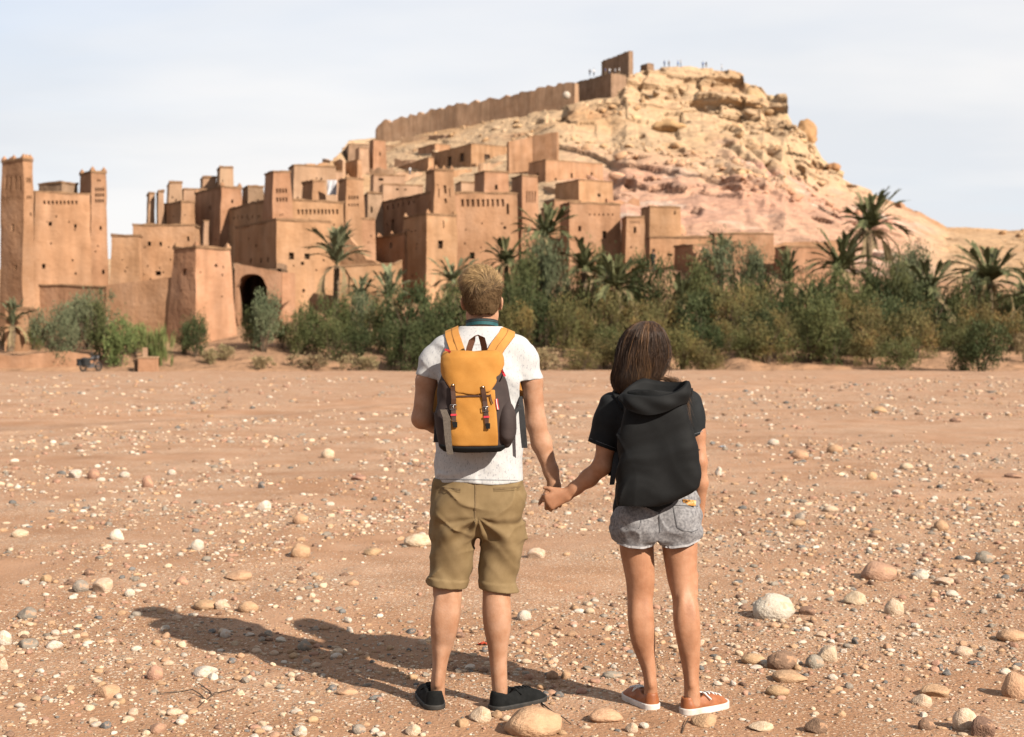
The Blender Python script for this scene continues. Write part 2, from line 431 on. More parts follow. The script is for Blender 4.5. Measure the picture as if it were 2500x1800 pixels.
for j in range(NF + NH + NB):
    pb, Yb, pt, Yt = base_t(pxs, 1), base_t(pxs, 2), top_t(pxs, 1), top_t(pxs, 2)
    if j < NF:                               # river bank, from the bed up to the foot of the village
        t = j / NF
        Y = 82 + (Yb - 82) * t
        zb = CH + (HY - pb) * Yb / F
        e_ = np.interp(pxs, [-1500, 600, 1000, 1200, 4000], [1.2, 1.2, 2.2, 3.6, 3.6])
        z = -0.35 + (zb + 0.35) * (0.82 * t ** e_ + 0.18 * sstep(0.05, 0.4, t))
        X = (pxs - CX) * Y / F
    elif j < NF + NH:
        f = (j - NF) / (NH - 1)
        py = pb + (pt - pb) * f
        Y = Yb + (Yt - Yb) * yfrac(pxs, f)
        z = CH + (HY - py) * Y / F
        X = (pxs - CX) * Y / F
    else:                                    # far side falls away
        t = (j - NF - NH + 1) / NB
        Y = Yt + 160 * t
        z = CH + (HY - pt) * Yt / F - (8 * t ** 0.5 + 60 * t * t)
        X = (pxs - CX) * Yt / F * (1 + 0.35 * t)
    rows.append(np.stack([X, Y * np.ones_like(X), z], -1))
HV = np.array(rows)
fr = np.clip((np.arange(len(rows)) - NF) / (NH - 1), 0, 1)[:, None]
X, Y, Z = HV[..., 0], HV[..., 1], HV[..., 2]
PXg = pxs[None, :] * np.ones_like(X); PYg = HY - (Z - CH) * F / Y
wild = sstep(1180, 1480, PXg + (330 - PYg) * 0.9) * sstep(0.05, 0.2, fr) + 0.25 * sstep(0.1, 0.25, fr)   # bare rock away from the houses
wild = np.clip(wild, 0, 1) * (1 - 0.8 * sstep(0.985, 1.0, fr)) * (1 - 0.55 * sstep(2050, 2300, PXg))
# ledges: hard beds stand out, soft beds are eaten back; gullies run down the slope
warp = fbm(X * 0.02, Y * 0.02, Z * 0.03, 3) * 7
bed = vnoise((Z + warp) * 0.21, X * 0.012, 3.0)
bed2 = vnoise((Z + warp) * 0.62, X * 0.03, 8.0)
gul = fbm((X + Z * 0.25) * 0.11, Z * 0.018, 5.0, 3)
rid = 1 - np.abs(fbm(X * 0.055, Y * 0.05, Z * 0.085, 5))
blk = np.abs(fbm(X * 0.16, Y * 0.10, Z * 0.22, 3))
blk2 = vnoise(np.floor(X * 0.22 + 0.3 * vnoise(Z * 0.3, 2.0)), np.floor((Z + warp) * 0.16), 1.0)
up = 1 - sstep(300, 400, PYg - (PXg - 1600) * 0.12)                     # cliffs above, softer slopes below
bed3 = vnoise((Z + 0.42 * X + warp * 0.6) * 0.30, X * 0.01, 4.0)
flute = np.abs(np.sin((X + 0.35 * Z) * 0.62 + 2.5 * vnoise(X * 0.07, Z * 0.05, 1.0)))
fl_m = sstep(1740, 1780, PXg) * (1 - sstep(1890, 1950, PXg)) * sstep(340, 370, PYg) * (1 - sstep(440, 500, PYg))
out = wild * (up * (2.6 * sstep(-0.12, 0.2, bed) + 1.1 * sstep(-0.1, 0.25, bed2) + 2.2 * (rid - 0.75) * 2 + 1.6 * gul - 2.2 * sstep(0.34, 0.5, blk) + 1.3 * blk2)
              + (1 - up) * (2.3 * sstep(0.0, 0.14, bed3) + 0.9 * sstep(-0.05, 0.15, bed2) + 1.9 * (rid - 0.75) * 2 + 1.6 * gul - 2.6 * sstep(0.38, 0.48, blk)))
out += fl_m * 3.2 * (flute - 0.6)
out += (1 - wild) * sstep(0.02, 0.2, fr) * 0.9 * fbm(X * 0.12, Y * 0.12, Z * 0.2, 4)
gull_low = sstep(1380, 1480, PXg) * (1 - sstep(1900, 2050, PXg)) * sstep(360, 440, PYg)
out += gull_low * 2.8 * np.abs(fbm((X - Z * 0.5) * 0.16, Z * 0.03, 1.0, 3)) * -2 + gull_low * 1.4
HV[..., 1] -= out * 0.85
HV[..., 2] += out * 0.25 + wild * 0.5 * fbm(X * 0.3, Y * 0.3, Z * 0.3, 3)
# the stone's own colours: cream beds on top, pink and red marl lower down, orange weathered faces
cream = np.array((0.445, 0.315, 0.200)); ochre = np.array((0.395, 0.252, 0.143)); pink = np.array((0.44, 0.248, 0.188)); rust = np.array((0.30, 0.155, 0.082)); pale = np.array((0.50, 0.385, 0.312)); earth = np.array((0.335, 0.20, 0.122))
def mixc_(a, b, t): return a * (1 - t[..., None]) + b * t[..., None]
nz1 = fbm(X * 0.05, Y * 0.05, Z * 0.11, 4); nz2 = fbm(X * 0.13, Y * 0.1, Z * 0.3, 4); nz3 = vnoise((Z + warp * 1.3) * 0.33, X * 0.02, 12.0)
c = mixc_(np.broadcast_to(cream, X.shape + (3,)), ochre, sstep(-0.1, 0.5, nz1))
c = mixc_(c, rust, sstep(0.2, 0.5, nz2) * 0.6 * sstep(-0.4, 0.4, nz3))
pk = sstep(1330, 1430, PXg) * (1 - sstep(2150, 2350, PXg)) * sstep(330 + (PXg - 1400) * 0.12, 430 + (PXg - 1400) * 0.16, PYg + nz1 * 70)
pk = np.maximum(pk, sstep(0.0, 0.4, nz1 + 0.3 - np.abs(PYg - 400 - (PXg - 1800) * 0.4) / 90) * sstep(1700, 1800, PXg) * (1 - sstep(1990, 2080, PXg)))
c = mixc_(c, pink, np.clip(pk * (0.80 + 0.30 * nz3), 0, 1))
c = mixc_(c, pale, pk * sstep(0.05, 0.45, nz2 + 0.3 * nz3))
c = mixc_(c, rust, sstep(2130, 2200, PXg) * (1 - sstep(2290, 2330, PXg)) * sstep(0.9, 0.98, fr) * 0.6)
c = mixc_(c, ochre, sstep(2250, 2350, PXg) * 0.6)
c = mixc_(c, earth, (1 - sstep(0.03, 0.25, fr)) * (1 - 0.7 * sstep(1500, 1700, PXg)) * np.ones_like(X))
c = mixc_(c, earth * 0.97, (1 - sstep(0.0, 0.05, fr)) * np.ones_like(X))
nr, nc = X.shape
idx = np.arange(nr * nc).reshape(nr, nc)
quads = np.stack([idx[:-1, :-1], idx[:-1, 1:], idx[1:, 1:], idx[1:, :-1]], -1).reshape(-1, 4)
hill = mesh_np('hill', HV.reshape(-1, 3), quads, M['hill'])
set_col(hill.data, c)
tag(hill, 'rocky hill of cream and pink stone rising behind the mud brick village', kind='structure')
def hill_point(px, py):
    """nearest hill vertex to a photo direction (for standing things on the slope)"""
    i = int(np.argmin(np.abs(pxs - px)))
    col_ = HV[NF:NF + NH, i]
    pyy = HY - (col_[:, 2] - CH) * F / col_[:, 1]
    j = int(np.argmin(np.abs(pyy - py)))
    return Vector(col_[j])
def hill_z(x, y):
    pxq = CX + F * x / y
    i = int(np.clip(np.searchsorted(pxs, pxq), 1, len(pxs) - 1))
    col_ = HV[:, i]
    j = int(np.clip(np.searchsorted(np.maximum.accumulate(col_[:, 1]), y), 1, len(col_) - 1))
    a, b = col_[j - 1], col_[j]
    t = 0 if b[1] == a[1] else np.clip((y - a[1]) / (b[1] - a[1]), 0, 1)
    return float(a[2] + (b[2] - a[2]) * t)

# ------------------------------------------------------------------ rocks
def ico(sub):
    bm = bmesh.new(); bmesh.ops.create_icosphere(bm, subdivisions=sub, radius=1.0)
    v = np.array([q.co[:] for q in bm.verts]); f = np.array([[q.index for q in p.verts] for p in bm.faces]); bm.free()
    return v, f
ICO = {s: ico(s) for s in (1, 2, 3, 4)}
def rock_shape(seed, sub, ang=0.5, amp=0.22):
    """rounded river stone or broken rock: noise plus a few planes that cut it flat"""
    v, f = ICO[sub]; v = v.copy()
    r = np.random.default_rng(seed)
    for k in range(int(3 + 7 * ang) if ang < 0.85 else 18):
        n = r.normal(size=3); n /= np.linalg.norm(n)
        d = r.uniform(0.42, 0.8) if ang >= 0.85 else (r.uniform(0.55, 0.9) if ang > 0.3 else r.uniform(0.72, 0.95))
        h = v @ n
        v = v - np.outer(np.maximum(h - d, 0) * (0.55 + 0.42 * ang if ang < 0.85 else 1.0), n)
    s = 1 + amp * fbm(v[:, 0] * 1.3 + seed * 3.7, v[:, 1] * 1.3, v[:, 2] * 1.3, 2) + amp * 0.25 * fbm(v[:, 0] * 5 + seed, v[:, 1] * 5, v[:, 2] * 5, 2)
    return v * s[:, None], f
# loose boulders strewn over the hillside: far too many to count, one mesh
vs, fs, cs, off = [], [], [], 0
shapes = [rock_shape(300 + k, 2, 0.95, 0.16) for k in range(10)]
r_ = np.random.default_rng(5)
cnt = 0
while cnt < 850:
    i = r_.integers(100, len(pxs) - 60); j = NF + int(NH * r_.uniform(0.08, 0.97))
    if pxs[i] < 900: continue
    wv = wild[j, i]
    if r_.random() > wv * 1.1 + 0.1: continue
    if not (pxs[i] > 1480 or PYg[j, i] < 420): continue
    cluster = bed3[j, i] * 0.6 + 0.6 * fbm(HV[j, i, 0] * 0.05, HV[j, i, 2] * 0.06, 2.0, 2)
    if cluster < r_.uniform(-0.05, 0.55): continue
    s = 0.34 * r_.pareto(1.8) + 0.28
    s = min(s, 1.35)
    v, f = shapes[r_.integers(10)]
    d = np.array([r_.uniform(0.8, 1.6), r_.uniform(0.7, 1.2), r_.uniform(0.55, 1.0)]) * s
    a = r_.uniform(0, 6.28); ca, sa = math.cos(a), math.sin(a)
    w = v * d
    w = np.stack([w[:, 0] * ca - w[:, 1] * sa, w[:, 0] * sa + w[:, 1] * ca, w[:, 2]], -1)
    vs.append(w + HV[j, i] + np.array((0, -0.2 * s, 0.15 * s))); fs.append(f + off); off += len(v)
    tint = c[j, i] * r_.uniform(0.8, 1.12) * (np.array((1.05, 0.97, 0.85)) if r_.random() < 0.5 else 1)
    cs.append(np.repeat(tint[None], len(v), 0)); cnt += 1
hr = mesh_np('hillside_rocks', np.concatenate(vs), np.concatenate(fs), M['rock'], smooth=False)
set_col(hr.data, np.concatenate(cs))
tag(hr, 'loose cream and ochre rocks strewn over the hillside', 'rocks', kind='stuff')

def big_rock(px0, px1, py0, py1, Yo, seed, col, label, ang=0.7, depth=0.8, rotz=0.0):
    p = hill_point((px0 + px1) / 2, (py0 + py1) / 2 + 14)
    Yd = Yo or p.y
    c0 = P((px0 + px1) / 2, (py0 + py1) / 2, Yd)
    v, f = rock_shape(seed, 4, min(ang, 0.8), 0.3)
    v = v * (1 + 0.10 * fbm(v[:, 0] * 3 + seed, v[:, 1] * 3, v[:, 2] * 5, 4))[:, None]
    v = v / np.abs(v).max(0)
    w, h = (px1 - px0) * Yd / F / 2, (py1 - py0) * Yd / F / 2
    v = v * np.array((w, w * depth, h))
    o = mesh_np('boulder', v, f, M['rock'], loc=c0)
    n = fbm(v[:, 0] * 0.3, v[:, 1] * 0.3, v[:, 2] * 0.5 + seed, 3)[:, None]
    set_col(o.data, np.array(col) * (0.95 + 0.45 * n))
    return tag(o, label, 'boulder')
big_rock(1920, 2003, 290, 392, 330, 21, (0.40, 0.235, 0.115), 'huge orange rounded boulder overhanging the right edge of the hill', 0.86, 0.9)
big_rock(2018, 2060, 394, 424, 324, 26, (0.33, 0.18, 0.09), 'dark ochre capstone perched on a pale pedestal on the hill edge', 0.9, 0.9)
big_rock(2024, 2062, 414, 450, 324.5, 27, (0.42, 0.30, 0.17), 'pale rock pedestal carrying the dark ochre capstone', 0.9, 0.9)
big_rock(1815, 1862, 202, 276, 341, 28, (0.40, 0.27, 0.15), 'tall ochre rock slab leaning out from the hilltop cliff', 0.95, 0.7)
big_rock(1868, 1913, 226, 300, 338, 29, (0.45, 0.33, 0.20), 'square cream rock block below the hilltop cliff', 0.95, 0.8)
big_rock(1890, 1930, 262, 340, 335, 30, (0.44, 0.31, 0.18), 'cream rock block standing beside the huge orange boulder', 0.9, 0.8)
big_rock(1585, 1680, 290, 336, 316, 31, (0.38, 0.24, 0.12), 'broad ochre outcrop halfway up the cliff', 0.95, 0.7)
big_rock(1740, 1800, 255, 305, 338, 32, (0.42, 0.29, 0.165), 'blocky cream outcrop under the flat hilltop', 0.95, 0.7)
big_rock(1660, 1720, 205, 262, 346, 33, (0.45, 0.32, 0.195), 'pale upright rock face just under the flat hilltop', 0.95, 0.6)
big_rock(1585, 1625, 200, 232, 345, 34, (0.36, 0.23, 0.13), 'brown cracked boulder below the ruined turret', 0.95, 0.8)
# ================================================================== the mud brick village
def face_grid(O, U, V3, top_in, Hh, wlen, holes, step=0.9):
    """a battered wall face as a grid with real rectangular openings.
    O base corner, U unit along, V3 unit inward, top_in how far the top leans in, holes (u0,u1,z0,z1,depth)"""
    uu = set(np.linspace(0, wlen, max(2, int(wlen / step) + 1)).round(4)); zz = set(np.linspace(0, Hh, max(2, int(Hh / step) + 1)).round(4))
    for h in holes:
        uu = {q for q in uu if not (h[0] - 0.12 < q < h[1] + 0.12 and q not in (0, round(wlen, 4)))}; zz = {q for q in zz if not (h[2] - 0.12 < q < h[3] + 0.12 and q not in (0, round(Hh, 4)))}
    for h in holes:
        uu |= {h[0], h[1]}; zz |= {h[2], h[3]}
    uu, zz = sorted(uu), sorted(zz)
    v, f = [], []
    def slump(p):
        a = 0.075
        n = mnoise.noise_vector(p * 0.5) + mnoise.noise_vector(p * 1.2) * 0.5
        return p + Vector((a * n.x, a * n.y, 0))
    def pos(u, z, d=0.0):
        t = z / Hh
        uc = u * (1 - t) + (top_in + u / wlen * (wlen - 2 * top_in)) * t
        return slump(O + U * uc + V3 * (top_in * t + d) + Vector((0, 0, z)))
    for z in zz:
        for u in uu:
            p = pos(u, z)
            if 0 < u < wlen - 1e-3 and 0 < z < Hh - 1e-3:
                k = 0.035 * sn(p.x * 0.7, p.y * 0.7, p.z * 0.7)
                p = p + V3 * k
            v.append(p)
    nu = len(uu)
    inside = lambda u, z: any(h[0] - 1e-4 <= u <= h[1] + 1e-4 and h[2] - 1e-4 <= z <= h[3] + 1e-4 for h in holes)
    for b in range(len(zz) - 1):
        for a in range(nu - 1):
            if inside((uu[a] + uu[a + 1]) / 2, (zz[b] + zz[b + 1]) / 2): continue
            f.append((b * nu + a, b * nu + a + 1, (b + 1) * nu + a + 1, (b + 1) * nu + a))
    panes = []
    for (u0, u1, z0, z1, d, pane) in holes:
        n0 = len(v)
        q = [(u0, z0), (u1, z0), (u1, z1), (u0, z1)]
        v += [pos(*k) for k in q] + [pos(*k, d) for k in q]
        for k in range(4):
            f.append((n0 + k, n0 + (k + 1) % 4, n0 + 4 + (k + 1) % 4, n0 + 4 + k))
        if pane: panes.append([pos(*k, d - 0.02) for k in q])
        else: f.append((n0 + 4, n0 + 5, n0 + 6, n0 + 7))
    return v, f, panes, pos

def dims(pxc, pxl, pxr, Y, th):
    x0, y0 = (pxc - CX) * Y / F, Y
    cs, sn = math.cos(th), math.sin(th)
    k = (pxr - CX) / F; w = (k * y0 - x0) / (cs - k * sn)
    k = (pxl - CX) / F; l = (k * y0 - x0) / (-sn - k * cs)
    return w, l

BUILD = []
def building(label, pxc, pxl, pxr, pyt, pyb, Y=None, th=30, batter=0.035, mat='adobe', wins=(), niches=(), merlon=0, coping=True, name='adobe_house', cat='house', mind=2.6, sink=2.0, par=0.0, doors=()):
    if Y is None:
        Y = float(hillY(pxc, pyb))
    t0 = th
    w, l = dims(pxc, pxl, pxr, Y, R(th))
    while l < mind and th > 3:
        th -= 1.5; w, l = dims(pxc, pxl, pxr, Y, R(th))
    l = max(l, mind)
    Pc = P(pxc, pyt, Y); ztop = Pc.z
    zbot = P(pxc, pyb, Y).z - sink
    Hh = ztop - zbot
    U = Vector((math.cos(R(th)), math.sin(R(th)), 0)); Vv = Vector((-math.sin(R(th)), math.cos(R(th)), 0))
    bat = batter * Hh
    tin = min(bat, 0.18 * w, 0.18 * l)
    # corner px given for mid height: push the base out by half the batter
    O = Vector((Pc.x, Pc.y, zbot)) - U * tin * 0.5 - Vv * tin * 0.5
    w += tin; l += tin
    root = empty(name, (O.x + (U * w / 2).x + (Vv * l / 2).x, O.y + (U * w / 2).y + (Vv * l / 2).y, zbot), 0)
    v, f = [], []
    panes = []
    def conv(face, px, py, pw, ph):
        # photo rectangle -> (u0,u1,z0,z1) on a face, by the ray through its middle
        D = Vector(((px - CX) / F, 1, (HY - py) / F))
        if face == 'R': Po, Nn, Ud = O, -Vv, U
        else: Po, Nn, Ud = O, -U, Vv
        t = (Po - Vector((0, 0, CH))).dot(Nn) / D.dot(Nn)
        q = Vector((0, 0, CH)) + D * t
        u = (q - O).dot(Ud); z = q.z - zbot
        sx = pw * t / F / max(0.25, abs((Ud - Vector((0, 1, 0)) * Ud.y * 0).x)) / 2; sz = ph * t / F / 2
        return u, z, sx, sz
    holes = {'R': [], 'L': []}
    rq = random.Random(int(pxc * 7 + pyt))
    if Y < 132:
        niches = list(niches) + [(rq.uniform(min(pxl, pxc) + 6, pxr - 6), rq.uniform(pyt + 30, min(pyb, pyt + 200)), rq.uniform(2.5, 4.5), rq.uniform(2.5, 5.5)) for _ in range(int((pxr - pxl) / 11))]
    for kind, lst in (('w', wins), ('n', niches), ('d', doors)):
        for (px, py, pw, ph) in lst:
            face = 'R' if px > pxc else 'L'
            u, z, sx, sz = conv(face, px, py, pw, ph)
            L_ = w if face == 'R' else l
            u0, u1 = max(u - sx, 0.25), min(u + sx, L_ - 0.25); z0, z1 = max(z - sz, 0.2), min(z + sz, Hh - 0.2)
            if u1 - u0 < 0.1 or z1 - z0 < 0.1: continue
            if any(u0 < q[1] + 0.05 and u1 > q[0] - 0.05 and z0 < q[3] + 0.05 and z1 > q[2] - 0.05 for q in holes[face]): continue
            holes[face].append((round(u0, 3), round(u1, 3), round(z0, 3), round(z1, 3), 0.22 if kind == 'n' else 0.4, kind))
    nb = 0
    for (O_, U_, V_, L_, hl) in ((O, U, Vv, w, holes['R']), (O + Vv * l, -Vv, U, l, [(l - h[1], l - h[0], h[2], h[3], h[4], h[5]) for h in holes['L']]),
                                 (O + U * w, Vv, -U, l, []), (O + U * w + Vv * l, -U, -Vv, w, [])):
        a, b, pn, pos = face_grid(O_, U_, V_, tin, Hh, L_, [(h[0], h[1], h[2], h[3], h[4], h[5] != 'n') for h in hl], 0.8 if Y < 140 else 1.6)
        n0 = len(v); v += a; f += [tuple(i + n0 for i in q) for q in b]; panes += pn
    wall = mesh_np('wall', v, f, M[mat], smooth=False); under(wall, root)
    # flat roof a little below the parapet
    A = O + Vector((0, 0, Hh)) + (U + Vv) * tin
    w2, l2 = w - 2 * tin, l - 2 * tin
    pt_ = 0.32 if min(w2, l2) > 1.8 else 0.2
    rim = MB()
    def prism(Or, du, dv, z0, z1):
        q = [Or, Or + U * du, Or + U * du + Vv * dv, Or + Vv * dv]
        rim.add([k + Vector((0, 0, z0)) for k in q] + [k + Vector((0, 0, z1)) for k in q], [(0, 3, 2, 1), (4, 5, 6, 7), (0, 1, 5, 4), (1, 2, 6, 5), (2, 3, 7, 6), (3, 0, 4, 7)])
    e = 0.05
    for (Or, du, dv) in ((A - (U + Vv) * e, w2 + 2 * e, pt_), (A - U * e + Vv * (l2 - pt_ + e) - Vv * 0, w2 + 2 * e, pt_), (A - U * e + Vv * (pt_ - e), pt_, l2 - 2 * pt_ + 2 * e), (A + U * (w2 - pt_ + e) + Vv * (pt_ - e), pt_, l2 - 2 * pt_ + 2 * e)):
        prism(Or, du, dv, 0.0, 0.16)
    o = rim.build('coping', M['coping'] if coping else M[mat])
    bm = bmesh.new(); bm.from_mesh(o.data)
    bmesh.ops.subdivide_edges(bm, edges=[e_ for e_ in bm.edges if e_.calc_length() > 1.2], cuts=max(2, int(max(w2, l2) / 0.7)), use_grid_fill=True)
    for q in bm.verts:
        n_ = sn(q.co.x * 1.1, q.co.y * 1.1, 0.0); q.co.z += (0.15 if coping else 0.35) * n_ if q.co.z > A.z + 0.08 else 0.0
    bm.to_mesh(o.data); bm.free(); under(o, root)
    rf = MB()
    q = [A + (U + Vv) * 0.1, A + U * (w2 - 0.1) + Vv * 0.1, A + U * (w2 - 0.1) + Vv * (l2 - 0.1), A + Vv * (l2 - 0.1) + U * 0.1]
    rf.add([k + Vector((0, 0, -0.35)) for k in q] + [k + Vector((0, 0, -0.15)) for k in q], [(0, 3, 2, 1), (4, 5, 6, 7), (0, 1, 5, 4), (1, 2, 6, 5), (2, 3, 7, 6), (3, 0, 4, 7)])
    under(rf.build('roof', M['adobe_tan']), root)
    for pn in panes:
        mb = MB(); mb.add(pn, [(0, 1, 2, 3)])
        wo_ = mb.build('window', M['dark']); under(wo_, root)
        a_, b_, c_, d_ = pn
        if (b_ - a_).length > 0.28 and (d_ - a_).length > 0.35:
            nn_ = (b_ - a_).cross(d_ - a_).normalized()
            if nn_.dot(Vector((0, 0, CH)) - a_) < 0: nn_ = -nn_
            fr_ = MB()
            for p_, q_ in ((a_, b_), (b_, c_), (c_, d_), (d_, a_), ((a_ + b_) / 2, (c_ + d_) / 2), ((a_ + d_) / 2, (b_ + c_) / 2)):
                fr_.ribbon([p_ + nn_ * 0.01, q_ + nn_ * 0.01], (q_ - p_).cross(nn_), 0.05, 0.03, nn_)
            fo_ = fr_.build('frame', M['wood']); fo_.parent = wo_
    if merlon:
        for (a, b) in ((0, 0), (1, 0), (0, 1), (1, 1)) if merlon == 1 else ((0, 0), (0.5, 0), (1, 0), (0, 0.5), (0, 1), (1, 1)):
            p = A + U * (0.12 + a * (w2 - 0.24)) + Vv * (0.12 + b * (l2 - 0.24)) + Vector((0, 0, 0.16))
            mb = MB(); s = 0.17
            for (z0, z1, s0, s1) in ((0, 0.12, s, s * 0.9), (0.12, 0.24, s * 0.62, s * 0.5), (0.24, 0.34, s * 0.33, s * 0.1)):
                vs_ = [p + U * (x * k) + Vv * (y * k) + Vector((0, 0, z)) for (z, k) in ((z0, s0), (z1, s1)) for (x, y) in ((-1, -1), (1, -1), (1, 1), (-1, 1))]
                mb.add(vs_, [(0, 3, 2, 1), (4, 5, 6, 7), (0, 1, 5, 4), (1, 2, 6, 5), (2, 3, 7, 6), (3, 0, 4, 7)])
            under(mb.build('merlon', M[mat]), root)
    tag(root, label, cat, 'mud brick houses of the village' if cat == 'house' else None)
    BUILD.append((root, pxc, pyt, Y))
    return root, dict(O=O, U=U, V=Vv, w=w, l=l, H=Hh, zb=zbot, tin=tin)

def wall_path(label, pts, th=0.6, mat='adobe', sink=1.5, name='mud_wall', coping=False, seed=0, rough=0.12, hole=None, cat='wall'):
    """a wall through (px, py_top, py_base, Y) stations with a worn, uneven top"""
    st = []
    for a, b in zip(pts[:-1], pts[1:]):
        n = max(2, int(abs(b[0] - a[0]) * a[3] / F / 0.5))
        for k in range(n):
            t = k / n
            st.append([a[i] + (b[i] - a[i]) * t for i in range(4)])
    st.append(list(pts[-1]))
    P0 = P(pts[0][0], pts[0][2], pts[0][3])
    root = empty(name, P0)
    v, f = [], []
    nz_ = 6
    cols_ = []
    for k, (px, pt, pb, Y) in enumerate(st):
        a = st[max(k - 1, 0)]; b = st[min(k + 1, len(st) - 1)]
        d = (P(b[0], b[2], b[3]) - P(a[0], a[2], a[3])); d.z = 0; d.normalize()
        nrm = Vector((d.y, -d.x, 0))
        top = P(px, pt, Y); bot = P(px, pb, Y); bot.z -= sink
        top.z += rough * sn(k * 0.35 + seed, seed * 1.7, 0) * 1.6
        cc = []
        for side in (1, -1):
            for j in range(nz_ + 1):
                t = j / nz_
                if side < 0: t = 1 - t
                p = Vector((top.x, top.y, bot.z + (top.z - bot.z) * t)) + nrm * side * (th / 2 + 0.035 * (1 - t) * (top.z - bot.z) * 0.6)
                if 0 < t < 1: p += nrm * 0.06 * sn(p.x * 0.6, p.z * 0.6, seed)
                cc.append(p)
        v += cc
    m = 2 * (nz_ + 1)
    for k in range(len(st) - 1):
        for j in range(m):
            f.append((k * m + j, (k + 1) * m + j, (k + 1) * m + (j + 1) % m, k * m + (j + 1) % m))
    f.append(tuple(range(m))); f.append(tuple((len(st) - 1) * m + j for j in range(m))[::-1])
    mb = MB(); mb.add(v, f)
    o = mb.build('wall', M[mat], root)
    if coping:
        mb = MB(); pp = []
        for k in range(0, len(st)):
            pp.append((v[k * m + nz_] + v[k * m + nz_ + 1]) / 2)
        ws = []
        for k in range(len(st)):
            d = v[k * m + nz_] - v[k * m + nz_ + 1]; ws.append(d)
        mb.ribbon([q - Vector((0, 0, 0.02)) for q in pp], [w_ for w_ in ws], th + 0.16, 0.11, Vector((0, 0, 1)))
        mb.build('coping', M['coping'], root)
    tag(root, label, cat)
    return root

B = building
T = dict(name='adobe_tower', cat='tower', batter=0.05)
# --- the kasbah with two towers
B('tall tapered kasbah tower with long niches under its crenellated top', 56, 0, 84, 391, 800, 100, 61, merlon=2, **T,
  niches=[(8 + i * 13, 447, 6, 34) for i in range(4)] + [(5 + i * 7, 485, 3, 10) for i in range(7)] + [(64 + i * 7, 440, 3, 12) for i in range(3)] + [(66 + 7 * i, 482, 3, 8) for i in range(3)],
  wins=[(29, 556, 8, 18), (37, 654, 7, 12), (80, 523, 5, 8)])
B('kasbah curtain wall block joining the two tall tapered towers', 82, 66, 224, 470, 800, 101.0, 61, batter=0.02, wins=[(121, 546, 8, 10), (190, 552, 6, 9), (89 + 2 + 6, 653, 0, 0), (188, 668, 4, 6), (105, 650, 7, 11)],
  niches=[(103 + i * 11, 494, 5, 9) for i in range(9)], mat='adobe')
B('rooftop room behind the kasbah curtain wall', 150, 92, 192, 447, 485, 107, 61, mat='adobe_old', merlon=0)
B('slender tapered kasbah tower with latticed niches beside the low house', 221, 190, 264, 421, 800, 105.8, 61, merlon=1, **T,
  niches=[(233 + i * 8, 462 + j * 14, 4, 9) for i in range(4) for j in range(3)] + [(240 + i * 7, 440, 3, 6) for i in range(2)] + [(196 + i * 8, 470, 3, 10) for i in range(3)],
  wins=[(248, 557, 6, 10), (254, 664, 6, 11)])
wall_path('battered buttress standing between the two kasbah towers', [(163, 510, 800, 103.4), (178, 513, 800, 104.0)], 0.9, 'adobe', name='wall_buttress', cat='buttress', rough=0.02)
B('plain low house joined to the slender kasbah tower', 268, 252, 340, 577, 700, 110.5, 10)
B('long flat roofed house with a tall dark doorway', 320, 289, 478, 551, 700, 112, 12, wins=[(360, 595, 9, 11), (390, 596, 7, 11), (463, 583, 6, 12), (305 + 20, 560, 0, 0), (304, 577, 0, 0), (385, 667, 14, 10)], doors=[(364, 657, 8, 46)])
wall_path('long smooth mud wall with a coping below the kasbah', [(81, 697, 815, 101.8), (180, 699, 815, 100.4), (264, 701, 815, 99.3)], 0.6, 'adobe', coping=True, seed=3, rough=0.05)
wall_path('plain rising mud wall between the coped wall and the bastion', [(265, 697, 815, 99.2), (330, 689, 815, 98.4), (424, 678, 815, 97.4)], 0.6, 'adobe', seed=4, rough=0.06)
B('small mud hut with a flat roof at the foot of the kasbah', 12, -40, 68, 757, 830, 91, 15, batter=0.02)
B('square battered bastion beside the dark archway', 477, 412, 573, 605, 830, 95, 50, batter=0.055, wins=[(538, 648, 7, 7)], niches=[(441, 664, 16, 16)], merlon=1, name='adobe_bastion', cat='bastion')

